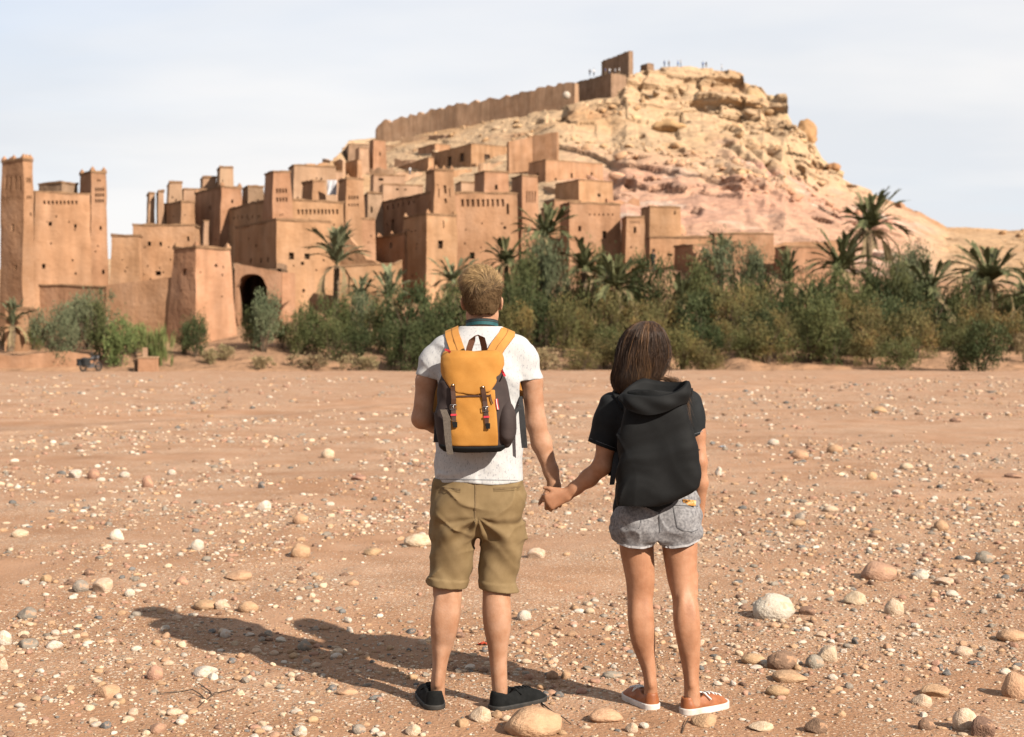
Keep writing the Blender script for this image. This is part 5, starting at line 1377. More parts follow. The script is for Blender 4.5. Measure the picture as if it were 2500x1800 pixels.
def nets(Fd, lo, h):
    ins = Fd < 0
    c = np.zeros(tuple(np.array(Fd.shape) - 1), np.int8)
    for a in (0, 1):
        for b in (0, 1):
            for d in (0, 1):
                c += ins[a:Fd.shape[0] - 1 + a, b:Fd.shape[1] - 1 + b, d:Fd.shape[2] - 1 + d]
    act = (c > 0) & (c < 8)
    idm = np.full(c.shape, -1, np.int64); idm[act] = np.arange(act.sum())
    I, J, K = np.nonzero(act)
    pos = np.zeros((len(I), 3)); cnt = np.zeros(len(I))
    for a, b in [((0,0,0),(1,0,0)),((0,1,0),(1,1,0)),((0,0,1),(1,0,1)),((0,1,1),(1,1,1)),((0,0,0),(0,1,0)),((1,0,0),(1,1,0)),((0,0,1),(0,1,1)),((1,0,1),(1,1,1)),((0,0,0),(0,0,1)),((1,0,0),(1,0,1)),((0,1,0),(0,1,1)),((1,1,0),(1,1,1))]:
        fa = Fd[I + a[0], J + a[1], K + a[2]]; fb = Fd[I + b[0], J + b[1], K + b[2]]
        m = (fa < 0) != (fb < 0)
        t = np.where(m, fa / np.where(m, fa - fb, 1), 0)
        for x in range(3): pos[:, x] += np.where(m, a[x] + t * (b[x] - a[x]), 0)
        cnt += m
    pos = pos / cnt[:, None] + np.stack([I, J, K], 1)
    v = np.array(lo) + pos * h
    quads = []
    for ax in range(3):
        o = [x for x in range(3) if x != ax]
        sa = [slice(None)] * 3; sb = [slice(None)] * 3
        sa[ax] = slice(0, Fd.shape[ax] - 1); sb[ax] = slice(1, Fd.shape[ax])
        A, B_ = ins[tuple(sa)], ins[tuple(sb)]
        cr = A != B_
        for x in o:
            e = [slice(None)] * 3; e[x] = slice(0, 1); cr[tuple(e)] = False
            e[x] = slice(cr.shape[x] - 1, None); cr[tuple(e)] = False
        p = np.array(np.nonzero(cr))
        if p.shape[1] == 0: continue
        def cell(d0, d1):
            q = p.copy(); q[o[0]] += d0; q[o[1]] += d1
            return idm[q[0], q[1], q[2]]
        qd = np.stack([cell(-1, -1), cell(0, -1), cell(0, 0), cell(-1, 0)], 1)
        flip = A[tuple(p)]
        if ax == 1: flip = ~flip
        qd[~flip] = qd[~flip][:, ::-1]
        quads.append(qd)
    return v, np.concatenate(quads)

def cone(a, b, ra, rb, flat=None, ratio=1.0):
    a = np.array(a, float); b = np.array(b, float); ba = b - a; L2 = float(ba @ ba) + 1e-12
    def f(X, Y, Z):
        px, py, pz = X - a[0], Y - a[1], Z - a[2]
        t = np.clip((px * ba[0] + py * ba[1] + pz * ba[2]) / L2, 0, 1)
        dx, dy, dz = px - t * ba[0], py - t * ba[1], pz - t * ba[2]
        rr = dx * dx + dy * dy + dz * dz
        if flat is not None:
            n = np.array(flat, float); n /= np.linalg.norm(n)
            c_ = dx * n[0] + dy * n[1] + dz * n[2]
            rr = rr + c_ * c_ * (1 / ratio ** 2 - 1)
        return np.sqrt(rr) - (ra + t * (rb - ra))
    r_ = max(ra, rb)
    return f, np.minimum(a, b) - r_, np.maximum(a, b) + r_
def ell(c, r, rz=0.0):
    c = np.array(c, float); r = np.array(r, float); ca, sa = math.cos(rz), math.sin(rz)
    def f(X, Y, Z):
        x, y, z = X - c[0], Y - c[1], Z - c[2]
        u = x * ca + y * sa; w = -x * sa + y * ca
        k0 = np.sqrt((u / r[0]) ** 2 + (w / r[1]) ** 2 + (z / r[2]) ** 2)
        return (k0 - 1) * min(r) * 0.5 + (k0 - 1) * 0.5 * r.mean()
    m = max(r[0], r[1])
    return f, c - np.array((m, m, r[2])), c + np.array((m, m, r[2]))
def loft(rows, n=2.0, sm=3):
    """vertical stack of (super)ellipses: rows (z, cx, cy, rx, ry), any order"""
    a = np.array(sorted(rows), float)
    zz = np.linspace(a[0, 0], a[-1, 0], 160)
    T_ = [np.interp(zz, a[:, 0], a[:, k]) for k in range(1, 5)]
    ker = np.exp(-0.5 * (np.arange(-9, 10) / sm) ** 2); ker /= ker.sum()
    T_ = [np.convolve(np.pad(t, 9, mode='edge'), ker, 'valid') for t in T_]
    def f(X, Y, Z):
        z = np.clip(Z, zz[0], zz[-1])
        cx, cy, rx, ry = (np.interp(z, zz, t).astype(np.float32) for t in T_)
        if n == 2.0: k = np.sqrt(((X - cx) / rx) ** 2 + ((Y - cy) / ry) ** 2)
        else: k = (np.abs((X - cx) / rx) ** n + np.abs((Y - cy) / ry) ** n) ** (1 / n)
        d = (k - 1) * np.minimum(rx, ry)
        return np.maximum(d, np.maximum(zz[0] - Z, Z - zz[-1]))
    lo = (min(a[:, 1] - a[:, 3]), min(a[:, 2] - a[:, 4]), zz[0]); hi = (max(a[:, 1] + a[:, 3]), max(a[:, 2] + a[:, 4]), zz[-1])
    return f, np.array(lo), np.array(hi)
def prow(rows, Y0):
    """rows (py, pxL, pxR, dy, ry) in photo pixels at distance Y0 -> loft rows"""
    out = []
    for (py, a, b, dy, ry) in rows:
        Yr = Y0 + dy
        p, q = P(a, py, Yr), P(b, py, Yr)
        out.append((p.z, (p.x + q.x) / 2, Yr, (q.x - p.x) / 2, ry))
    return out
def folds(seed, s, amp, dirn=(0.3, 0.2, 1.0), pw=1.6):
    """soft cloth folds: ridged directional noise"""
    d = np.array(dirn, float)
    def f(X, Y, Z):
        u = (X * d[0] + Y * d[1] + Z * d[2]) * s
        w = fbm(X * s * 0.45 + seed, Y * s * 0.45, Z * s * 0.3, 2) * 1.6
        g = np.sin((u + w) * 3.0)
        m = 0.5 + 0.5 * vnoise(X * s * 0.4 + 3 * seed, Y * s * 0.4, Z * s * 0.4)
        return amp * (np.abs(g) ** pw * np.sign(g)) * m
    return f
def creases(seed, s, amp, dirn=(0.3, 0.2, 1.0)):
    """sharp narrow creases"""
    d = np.array(dirn, float)
    def f(X, Y, Z):
        u = (X * d[0] + Y * d[1] + Z * d[2]) * s
        w = fbm(X * s * 0.4 + seed, Y * s * 0.4, Z * s * 0.4, 2) * 2.2
        g = 1 - np.abs(np.sin((u + w) * 2.0))
        m = sstep(0.0, 0.7, vnoise(X * s * 0.5 + 5 * seed, Y * s * 0.5, Z * s * 0.5))
        return -amp * g ** 4 * m
    return f
def hand(fd, wrist, d, nrm, thumb, curl, k=1.0, spread=0.12, r0=0.0085, thumb_dir=None, thumb_curl=0.25):
    """palm with four jointed fingers and a thumb; d = along the hand, nrm = palm side, thumb = towards the thumb"""
    d = Vector(d).normalized(); nrm = Vector(nrm); nrm = (nrm - d * nrm.dot(d)).normalized(); t = d.cross(nrm)
    if t.dot(Vector(thumb)) < 0: t = -t
    w = Vector(wrist)
    pc = w + d * 0.055 * k
    for off in (-0.022, -0.004, 0.012, 0.026):
        fd.add(*cone(w + t * off * 0.55 * k, w + d * (0.088 - abs(off - 0.008) * 0.25) * k + t * off * k, 0.0155 * k, 0.0125 * k), k=0.012)
    lens = {0.030: (0.040, 0.024, 0.019), 0.010: (0.045, 0.027, 0.020), -0.010: (0.041, 0.026, 0.020), -0.029: (0.032, 0.020, 0.017)}
    for i, (off, ls) in enumerate(lens.items()):
        p = w + d * (0.090 - abs(off - 0.008) * 0.3) * k + t * off * k
        a = 0.0; dirv = (d + t * off * spread * 20).normalized()
        for j, l in enumerate(ls):
            a += curl[j] * (1 + 0.06 * i)
            dv_ = dirv * math.cos(a) + nrm * math.sin(a)
            q = p + dv_ * l * k
            fd.add(*cone(p, q, (r0 - 0.0006 * j) * k, (r0 - 0.0012 - 0.0006 * j) * k), k=0.004)
            p = q
    p = w + d * 0.022 * k + t * 0.026 * k + nrm * 0.006 * k
    td = Vector(thumb_dir).normalized() if thumb_dir is not None else (d * 0.7 + t * 0.75 + nrm * 0.3).normalized()
    q = p + td * 0.042 * k
    fd.add(*cone(p, q, 0.0135 * k, 0.0105 * k), k=0.012)
    td2 = (td + nrm * thumb_curl + d * 0.15).normalized()
    q2 = q + td2 * 0.028 * k
    fd.add(*cone(q, q2, 0.0102 * k, 0.0080 * k), k=0.004)
def head(fd, c, s=1.0, rz=0.0, beard=False):
    """cranium, face, jaw, nose, brow, lips, chin, ears; c = skull centre, face towards +y turned by rz"""
    ca, sa = math.cos(rz), math.sin(rz)
    def at(x, y, z): return (c[0] + (x * ca - y * sa) * s, c[1] + (x * sa + y * ca) * s, c[2] + z * s)
    fd.add(*ell(at(0, -0.002, 0.005), (0.074 * s, 0.096 * s, 0.094 * s), rz), k=0.02)
    fd.add(*ell(at(0, 0.030, -0.055), (0.058 * s, 0.062 * s, 0.075 * s), rz), k=0.03)
    fd.add(*cone(at(0, 0.070, -0.108), at(0, 0.060, -0.100), 0.022 * s, 0.026 * s), k=0.03)
    for x in (-1, 1):
        fd.add(*cone(at(x * 0.050, 0.0, -0.085), at(x * 0.018, 0.066, -0.108), 0.016 * s, 0.016 * s), k=0.02)
        fd.add(*cone(at(x * 0.048, 0.066, -0.030), at(x * 0.024, 0.082, -0.034), 0.013 * s, 0.013 * s), k=0.02)     # cheekbones
        fd.add(*cone(at(x * 0.045, 0.074, 0.012), at(x * 0.014, 0.092, 0.010), 0.008 * s, 0.008 * s), k=0.012)      # brow
        e = at(x * 0.078, 0.004, -0.036)
        fd.add(*ell(e, (0.009 * s, 0.017 * s, 0.030 * s), rz + x * 0.5), k=0.006)
        fd.add(*ell(at(x * 0.084, -0.006, -0.028), (0.006 * s, 0.012 * s, 0.022 * s), rz + x * 0.6), k=0.005)
    fd.add(*cone(at(0, 0.092, 0.0), at(0, 0.113, -0.040), 0.006 * s, 0.010 * s), k=0.010)                            # nose
    fd.add(*cone(at(-0.011, 0.100, -0.043), at(0.011, 0.100, -0.043), 0.007 * s, 0.007 * s), k=0.006)
    fd.add(*cone(at(-0.020, 0.084, -0.070), at(0.020, 0.084, -0.070), 0.006 * s, 0.006 * s), k=0.006)                # lips
    fd.add(*cone(at(-0.016, 0.083, -0.079), at(0.016, 0.083, -0.079), 0.0065 * s, 0.0065 * s), k=0.006)
    return at
def chain(fd, pts, rad, k=0.02, flat=None, ratio=1.0):
    for i in range(len(pts) - 1): fd.add(*cone(pts[i], pts[i + 1], rad[i], rad[i + 1], flat, ratio), k=k)

M['skin_m'] = material('skin_fair', [(0.295, 0.146, 0.082), (0.335, 0.180, 0.108), (0.375, 0.214, 0.138)], 16, 0.62, 0.3, 130, 'World', 8, 0.2, sss=0.06, bdist=0.003)
M['skin_w'] = material('skin_tanned', [(0.28, 0.128, 0.068), (0.325, 0.158, 0.088), (0.365, 0.188, 0.11)], 16, 0.55, 0.25, 130, 'World', 8, 0.25, sss=0.06, bdist=0.003)
M['tee'] = material('marl_tee', [(0.365, 0.365, 0.37), (0.415, 0.415, 0.415)], 60, 0.9, 0.25, 240, 'World', 4, 0.2, bdist=0.002, stretch=(1, 1, 0.5), extra=specks((0.17, 0.17, 0.19), 170, 0.60, 0.7))
M['khaki'] = material('khaki_twill', [(0.145, 0.096, 0.043), (0.185, 0.127, 0.062)], 14, 0.85, 0.2, 300, 'World', 5, 0.25, bdist=0.002)
M['black_cloth'] = material('black_cotton', [(0.0075, 0.0085, 0.0095), (0.012, 0.0135, 0.015)], 20, 0.8, 0.25, 260, 'World', 5, 0.15, bdist=0.002)
M['black_nylon'] = material('black_canvas', [(0.0034, 0.0037, 0.004), (0.006, 0.0064, 0.007)], 14, 0.75, 0.25, 320, 'World', 5, 0.15, bdist=0.002)
M['denim'] = material('grey_denim', [(0.115, 0.112, 0.118), (0.175, 0.171, 0.178), (0.24, 0.236, 0.242)], 90, 0.9, 0.3, 260, 'World', 6, 0.2, bdist=0.002)
M['denim_edge'] = material('denim_edge', [(0.26, 0.255, 0.265), (0.36, 0.355, 0.36)], 90, 0.95)
M['stitch'] = material('dark_stitch', [(0.05, 0.05, 0.055), (0.09, 0.09, 0.095)], 200, 0.9)
M['stitch_pale'] = material('pale_stitch', [(0.10, 0.11, 0.125), (0.14, 0.15, 0.165)], 200, 0.9)
M['khaki_seam'] = material('khaki_seam', [(0.115, 0.075, 0.034), (0.15, 0.10, 0.05)], 90, 0.9)
M['mustard'] = material('mustard_canvas', [(0.325, 0.140, 0.022), (0.385, 0.178, 0.036)], 12, 0.85, 0.4, 330, 'World', 5, 0.25, bdist=0.0015)
M['strap_orange'] = material('strap_canvas', [(0.37, 0.165, 0.035), (0.425, 0.195, 0.05)], 8, 0.85, 0.2, 330, 'World', 5, 0.2, bdist=0.0015)
M['brown_canvas'] = material('brown_canvas', [(0.030, 0.021, 0.020), (0.042, 0.030, 0.028)], 20, 0.8, 0.25, 330, 'World', 5, 0.2, bdist=0.0015)
M['leather'] = material('brown_leather', [(0.035, 0.014, 0.008), (0.062, 0.026, 0.014)], 40, 0.4, 0.2, 120, 'World', 5, 0.5, bdist=0.001)
M['handle_leather'] = material('handle_leather', [(0.075, 0.030, 0.018), (0.12, 0.052, 0.03)], 150, 0.6, 0.3, 400, 'World', 5, 0.4, bdist=0.001)
M['webbing'] = material('grey_webbing', [(0.075, 0.060, 0.048), (0.11, 0.09, 0.072)], 90, 0.9, 0.3, 400, 'World')
M['black_web'] = material('black_webbing', [(0.013, 0.013, 0.014), (0.022, 0.022, 0.024)], 90, 0.8)
M['brass'] = material('brass', [(0.5, 0.36, 0.2), (0.6, 0.45, 0.28)], 30, 0.3, spec=0.6); M['brass'].node_tree.nodes['Principled BSDF'].inputs['Metallic'].default_value = 1.0
M['red_tag'] = material('red_tag', [(0.42, 0.02, 0.035), (0.5, 0.035, 0.05)], 90, 0.7)
M['white_tag'] = material('white_thread', [(0.6, 0.58, 0.56), (0.7, 0.68, 0.66)], 90, 0.8)
M['teal'] = material('teal_webbing', [(0.008, 0.055, 0.065), (0.014, 0.08, 0.09)], 90, 0.7)
M['black_shoe'] = material('black_canvas_shoe', [(0.004, 0.0045, 0.0045), (0.009, 0.0095, 0.0095)], 30, 0.85, 0.25, 200, 'Object', 5, 0.12, bdist=0.002)
M['black_sole'] = material('black_sole', [(0.012, 0.012, 0.012), (0.03, 0.026, 0.022)], 30, 0.7)
M['rust_leather'] = material('rust_leather', [(0.20, 0.060, 0.018), (0.29, 0.095, 0.03)], 26, 0.55, 0.2, 90, 'Object', 5, 0.35, bdist=0.002)
M['white_sole'] = material('white_sole', [(0.40, 0.34, 0.29), (0.62, 0.57, 0.53)], 14, 0.7)
M['white_lace'] = material('white_lace', [(0.60, 0.58, 0.56), (0.7, 0.69, 0.68)], 40, 0.85)
M['eye'] = material('eye', [(0.6, 0.58, 0.56), (0.65, 0.63, 0.6)], 10, 0.2)
M['amber'] = material('mottled_amber', [(0.02, 0.013, 0.01), (0.45, 0.2, 0.03), (0.6, 0.42, 0.22)], 55, 0.3, lo=0.4, hi=0.6)
def hair_mat(name, rough, aniso):
    m = material(name, [(0.85, 0.85, 0.85), (1.1, 1.1, 1.1)], 60, rough, spec=0.18, coord='World', attr='col')
    return m
M['strap_seam'] = material('strap_seam', [(0.20, 0.085, 0.018), (0.25, 0.11, 0.025)], 40, 0.9)
M['hair_cap'] = hair_mat('hair_base', 0.8, 0); M['hair_cap'].node_tree.nodes['Principled BSDF'].inputs['Specular IOR Level'].default_value = 0.04
M['hair_m'] = hair_mat('blond_hair', 0.5, 0); M['hair_w'] = hair_mat('brown_hair', 0.42, 0)

def strands(name, paths, rads, cols, mat, parent):
    """many thin 3-sided tubes; paths (n, k, 3), rads (n,), cols (n,3)"""
    n, k, _ = paths.shape
    tan = np.gradient(paths, axis=1); tan /= np.linalg.norm(tan, axis=2, keepdims=True) + 1e-9
    a = np.cross(tan, np.array((0.31, 0.2, 0.93))); a /= np.linalg.norm(a, axis=2, keepdims=True) + 1e-9
    b = np.cross(tan, a)
    tp = np.linspace(1, 0.25, k)[None, :, None] * rads[:, None, None]
    v = np.stack([paths + (a * math.cos(w) + b * math.sin(w)) * tp for w in (0, 2.094, 4.189)], 2)     # n,k,3,3
    ii = np.arange(n * k * 3).reshape(n, k, 3)
    qs = [np.stack([ii[:, :-1, j], ii[:, :-1, (j + 1) % 3], ii[:, 1:, (j + 1) % 3], ii[:, 1:, j]], -1).reshape(-1, 4) for j in range(3)]
    o = mesh_np(name, v.reshape(-1, 3), np.concatenate(qs), mat)
    set_col(o.data, np.repeat(cols, k * 3, 0))
    if parent is not None: under(o, parent)
    return o

def shoe(root, heel, yaw, L, col, sole_mat, lace_mat, wd=0.048, sole_h=0.022, lace=True, drop=0.0):
    """low canvas shoe, heel at `heel`, toe along yaw; parts sole, upper, laces under one shoe part"""
    h = 0.0035
    def frame(fd): return fd
    fd = Field((-0.05, -0.07, -0.005), (L + 0.03, 0.07, 0.13), h)
    up = Field((-0.05, -0.07, -0.005), (L + 0.03, 0.07, 0.13), h)
    r0, r1 = wd * 0.78, wd
    def out2(X, Y, Z):
        t = np.clip((X - 0.035) / (L - 0.035 - r1), 0, 1)
        cx = 0.035 + t * (L - 0.035 - r1)
        return np.sqrt((X - cx) ** 2 + (Y * 1.0) ** 2) - (r0 + (r1 - r0) * np.sin(np.clip(t, 0, 1) * 1.9) / math.sin(1.9) * 1.0)
    fd.add(lambda X, Y, Z: np.maximum(out2(X, Y, Z) - 0.003, np.maximum(-Z, Z - sole_h - 0.006 * np.clip((X - L * 0.8) / (L * 0.2), 0, 1))), (-0.02, -0.06, 0), (L + 0.01, 0.06, sole_h), k=0.004)
    def upper(X, Y, Z):
        top = np.interp(X, [0, 0.05, 0.11, L * 0.62, L * 0.85, L], [0.082, 0.066, 0.072, 0.070, 0.052, 0.03])
        sh = np.clip((Z - sole_h) / np.maximum(top - sole_h, 0.01), 0, 1.3)
        return np.maximum(out2(X, Y, Z) + 0.002 + 0.021 * sh ** 2 * np.interp(X, [0, 0.08, L], [0.35, 0.7, 1.1]), np.maximum(Z - top, sole_h - 0.008 - Z))
    up.add(upper, (-0.02, -0.06, 0), (L, 0.06, 0.1), k=0.008)
    up.cut(lambda X, Y, Z: -(np.sqrt(((X - 0.058) / 0.052) ** 2 + (Y / 0.030) ** 2 + ((Z - 0.10) / 0.065) ** 2) - 1) * 0.03, 0.004)
    up.disp(folds(2, 60, 0.0012), (-0.05, -0.07, 0), (L, 0.07, 0.1))
    part = None
    Mx = Matrix.Translation(Vector(heel)) @ Matrix.Rotation(yaw, 4, 'Z') @ Matrix.Translation((-0.03, 0, 0))
    def place(o, par):
        o.data.transform(Mx); under(o, par) if par is not None else None
        return o
    shoe_o = up.mesh('shoe', col, None, 1); place(shoe_o, root)
    so_ = fd.mesh('sole', sole_mat, None, 1); place(so_, None); so_.parent = shoe_o; so_.matrix_parent_inverse = Matrix.Identity(4)
    if lace:
        mb = MB()
        for i in range(5):
            x = 0.118 + i * 0.020; z = float(np.interp(x, [0, 0.05, 0.11, L * 0.62, L * 0.85, L], [0.082, 0.066, 0.072, 0.070, 0.052, 0.03])) + 0.001
            s = 1 if i % 2 else -1
            mb.tube([(x - 0.006 * s, -0.030, z - 0.014), (x, -0.012, z + 0.003), (x, 0.012, z + 0.003), (x + 0.006 * s, 0.030, z - 0.014)], 0.0032, 5)
        mb.tube([(0.112, 0.0, 0.076), (0.10, 0.030, 0.080), (0.115, 0.045, 0.06), (0.125, 0.03, 0.072)], 0.003, 5)
        mb.tube([(0.112, 0.0, 0.076), (0.10, -0.030, 0.080), (0.12, -0.046, 0.055)], 0.003, 5)
        lo_ = mb.build('laces', lace_mat, smooth=True); place(lo_, None); lo_.parent = shoe_o; lo_.matrix_parent_inverse = Matrix.Identity(4)
    return shoe_o
# ================================================================== the man
YM = 5.95
man = empty('person', (P(1168, 1725, YM).x, YM, 0.0))
tag(man, 'man in white marl tee and khaki shorts wearing a mustard backpack', 'person', 'couple holding hands on the riverbed')
Pm = lambda px, py, dy=0.0: np.array(P(px, py, YM + dy))
bd = Field((-0.50, 5.66, -0.01), (0.28, 6.32, 1.88), 0.0055)
# legs and feet
legL = prow([(1290, 1075, 1145, 0.0, 0.070), (1400, 1070, 1132, 0.0, 0.062), (1432, 1069, 1129, -0.004, 0.060), (1470, 1060, 1127, -0.014, 0.062), (1508, 1051, 1123, -0.018, 0.061), (1545, 1051, 1116, -0.012, 0.055), (1570, 1053, 1109, -0.006, 0.048),
              (1605, 1056, 1096, 0.0, 0.040), (1635, 1055, 1090, 0.002, 0.038), (1665, 1051, 1087, 0.004, 0.039), (1700, 1052, 1086, 0.006, 0.039), (1715, 1052, 1085, 0.006, 0.039)], YM)
legR = prow([(1290, 1190, 1258, 0.0, 0.070), (1400, 1178, 1245, 0.0, 0.062), (1435, 1180, 1243, -0.004, 0.060), (1470, 1178, 1247, -0.014, 0.062), (1508, 1179, 1248, -0.018, 0.061), (1545, 1183, 1246, -0.012, 0.055), (1570, 1189, 1242, -0.006, 0.049),
              (1605, 1194, 1238, 0.0, 0.041), (1635, 1197, 1238, 0.0, 0.038), (1665, 1200, 1239, 0.0, 0.039), (1700, 1202, 1240, 0.0, 0.039), (1718, 1203, 1240, 0.0, 0.039)], YM - 0.02)
bd.add(*loft(legL), k=0.01); bd.add(*loft(legR), k=0.01)
for (x0, y0, s) in ((1087, 1505, 1), (1213, 1505, -1)):
    bd.add(*ell(Pm(x0 - 14, 1497, -0.048), (0.024, 0.022, 0.075)), k=0.03); bd.add(*ell(Pm(x0 + 14, 1503, -0.046), (0.024, 0.022, 0.082)), k=0.03)
    ax_ = (1076, 1068) if s > 0 else (1216, 1219)
    bd.add(*cone(Pm(ax_[0], 1590, -0.034), Pm(ax_[1], 1672, -0.036), 0.012, 0.0085), k=0.025)
    for sx in (-1, 1): bd.add(*cone(Pm(x0 + sx * 24, 1410, -0.03), Pm(x0 + sx * 25, 1452, -0.028), 0.014, 0.008), k=0.02)
bd.add(*cone(Pm(1066, 1708, 0.02), Pm(1052, 1708, 0.14), 0.030, 0.024), k=0.02); bd.add(*cone(Pm(1222, 1712, 0.0), Pm(1262, 1708, 0.10), 0.030, 0.024), k=0.02)
# trunk inside the clothes, neck
bd.add(*loft(prow([(1285, 1085, 1250, 0.0, 0.06), (1200, 1078, 1258, 0.0, 0.08), (1080, 1082, 1255, 0.0, 0.085), (930, 1082, 1258, 0.0, 0.09), (850, 1088, 1258, 0.0, 0.065), (822, 1116, 1234, 0.0, 0.05)], YM)), k=0.02)
bd.add(*loft(prow([(838, 1120, 1235, 0.005, 0.062), (812, 1133, 1222, 0.008, 0.06), (795, 1141, 1214, 0.012, 0.058), (770, 1142, 1213, 0.018, 0.058), (745, 1143, 1212, 0.022, 0.056)], YM)), k=0.03)
hc = Pm(1177, 721, 0.015)
face = head(bd, hc, 1.0, R(-9))
# left arm: upper arm hangs, forearm goes forward across the chest to the camera he holds
sL = Pm(1070, 868); eL = Pm(1030, 1022, -0.03); wL = Pm(1105, 1040, 0.235)
chain(bd, [sL, Pm(1041, 930, -0.012), eL], [0.040, 0.0425, 0.040], 0.02)
chain(bd, [eL, np.array(eL) * 0.55 + np.array(wL) * 0.45 + np.array((0, 0, -0.006)), wL], [0.041, 0.041, 0.027], 0.02)
hand(bd, wL, (0.75, 0.25, 0.25), (0, -0.3, 1), (0, -1, 0.2), (0.5, 0.6, 0.5))
# right arm hanging out to the joined hands
sR = Pm(1276, 868); eR = Pm(1308, 1030, -0.005); wR = Pm(1354, 1186, -0.005)
chain(bd, [sR, Pm(1299, 930, -0.006), eR], [0.040, 0.0430, 0.041], 0.02)
chain(bd, [eR, Pm(1322, 1082, -0.004), Pm(1345, 1150, -0.004), wR], [0.041, 0.041, 0.030, 0.027], 0.02, (0, 1, 0), 0.9)
hand(bd, wR + np.array((-0.001, 0.004, 0)), (-0.06, 0.10, -1), (0.0, -1, 0.0), (-1, 0, 0), (1.25, 1.0, 0.5), 0.95, r0=0.0098, thumb_dir=(-0.6, -0.05, -0.85), thumb_curl=0.1)
body = bd.mesh('body', M['skin_m'], man, 1)
for x in (-1, 1):
    v, f = ICO[2]; e = mesh_np('eye', v * 0.0115, f, M['eye'], loc=face(x * 0.031, 0.079, -0.008)); under(e, man)

# --- tee
ts = Field((-0.46, 5.70, 0.90), (0.20, 6.18, 1.62), 0.0045)
ts.add(*loft(prow([(1192, 1058, 1281, 0.0, 0.122), (1170, 1058, 1281, 0.0, 0.121), (1120, 1060, 1278, 0.0, 0.116), (1060, 1062, 1275, 0.0, 0.114), (1000, 1064, 1274, 0.0, 0.118), (930, 1064, 1277, 0.0, 0.122), (880, 1062, 1282, 0.0, 0.116), (850, 1068, 1280, 0.0, 0.104), (832, 1080, 1268, 0.0, 0.092),
                   (818, 1096, 1252, 0.002, 0.080), (806, 1114, 1234, 0.004, 0.070), (797, 1124, 1224, 0.006, 0.066)], YM), 2.3), k=0.01)
ts.add(*cone(Pm(1086, 855), Pm(1058, 884, -0.003), 0.060, 0.055), k=0.04); ts.add(*cone(Pm(1062, 876), Pm(1039, 936, -0.010), 0.054, 0.0545), k=0.02)
ts.add(*cone(Pm(1262, 855), Pm(1286, 884, -0.003), 0.060, 0.055), k=0.04); ts.add(*cone(Pm(1282, 876), Pm(1300, 944, -0.006), 0.054, 0.0555), k=0.02)
hemz = P(0, 1176, YM).z
def tee_folds(X, Y, Z):
    a = folds(1, 9, 0.009, (1.0, 0.3, 0.35))(X, Y, Z) * sstep(1.35, 1.0, Z)
    b = folds(4, 11, 0.0075, (0.7, 0.2, 0.9))(X, Y, Z)
    return a + b + creases(3, 9, 0.007, (0.9, 0.2, 0.8))(X, Y, Z) + creases(8, 12, 0.005, (-0.7, 0.2, 0.8))(X, Y, Z)
ts.disp(tee_folds, (-1, 5, 0.8), (1, 7, 1.50))
slL, slR = (Pm(1041, 921), np.array((-0.26, -0.02, -1.0))), (Pm(1299, 928), np.array((0.12, -0.02, -1.0)))
def below(p, n):
    n = n / np.linalg.norm(n)
    return lambda X, Y, Z: (X - p[0]) * n[0] + (Y - p[1]) * n[1] + (Z - p[2]) * n[2]
def tee_cut(X, Y, Z):
    d = hemz + 0.004 * np.sin(X * 23) - Z
    l = np.where(X < Pm(1070, 0)[0], below(*slL)(X, Y, Z), -1); r2 = np.where(X > Pm(1270, 0)[0], below(*slR)(X, Y, Z), -1)
    l = np.where(Z > 1.22, l, -1); r2 = np.where(Z > 1.22, r2, -1)
    nk = Pm(1176, 788, 0.03)
    neck_hole = 0.064 - np.sqrt((X - nk[0]) ** 2 * 1.0 + (Y - nk[1]) ** 2 * 0.9 + (Z - nk[2]) ** 2 * 2.2)
    return np.maximum(np.maximum(d, neck_hole), np.maximum(l, r2))
ts.cut(tee_cut, 0.003)
ts.F = np.maximum(ts.F, -(ts.F + 0.012))          # a hollow garment about a centimetre thick
tee = ts.mesh('tee_shirt', M['tee'], man, 2)
# hem and sleeve bands
# --- shorts
sh = Field((-0.46, 5.70, 0.42), (0.20, 6.18, 1.02), 0.0045)
sh.add(*loft(prow([(1160, 1062, 1276, 0.0, 0.112), (1180, 1056, 1281, 0.0, 0.116), (1230, 1053, 1283, -0.004, 0.126), (1270, 1052, 1282, -0.004, 0.122), (1300, 1052, 1280, 0, 0.105), (1312, 1056, 1278, 0, 0.085)], YM), 2.3), k=0.01)
for (a, b) in ((1112, 0), (1222, 0)): sh.add(*ell(Pm(a, 1245, -0.055), (0.082, 0.075, 0.088)), k=0.04)
sh.add(*loft(prow([(1275, 1052, 1167, 0, 0.115), (1310, 1051, 1166, 0, 0.108), (1340, 1050, 1158, 0, 0.100), (1400, 1048, 1147, 0, 0.092), (1445, 1046, 1140, 0, 0.090)], YM), 2.2), k=0.02)
sh.add(*loft(prow([(1275, 1168, 1281, 0, 0.115), (1310, 1170, 1276, 0, 0.108), (1340, 1170, 1270, 0, 0.100), (1400, 1171, 1266, 0, 0.092), (1452, 1171, 1267, 0, 0.090)], YM), 2.2), k=0.02)
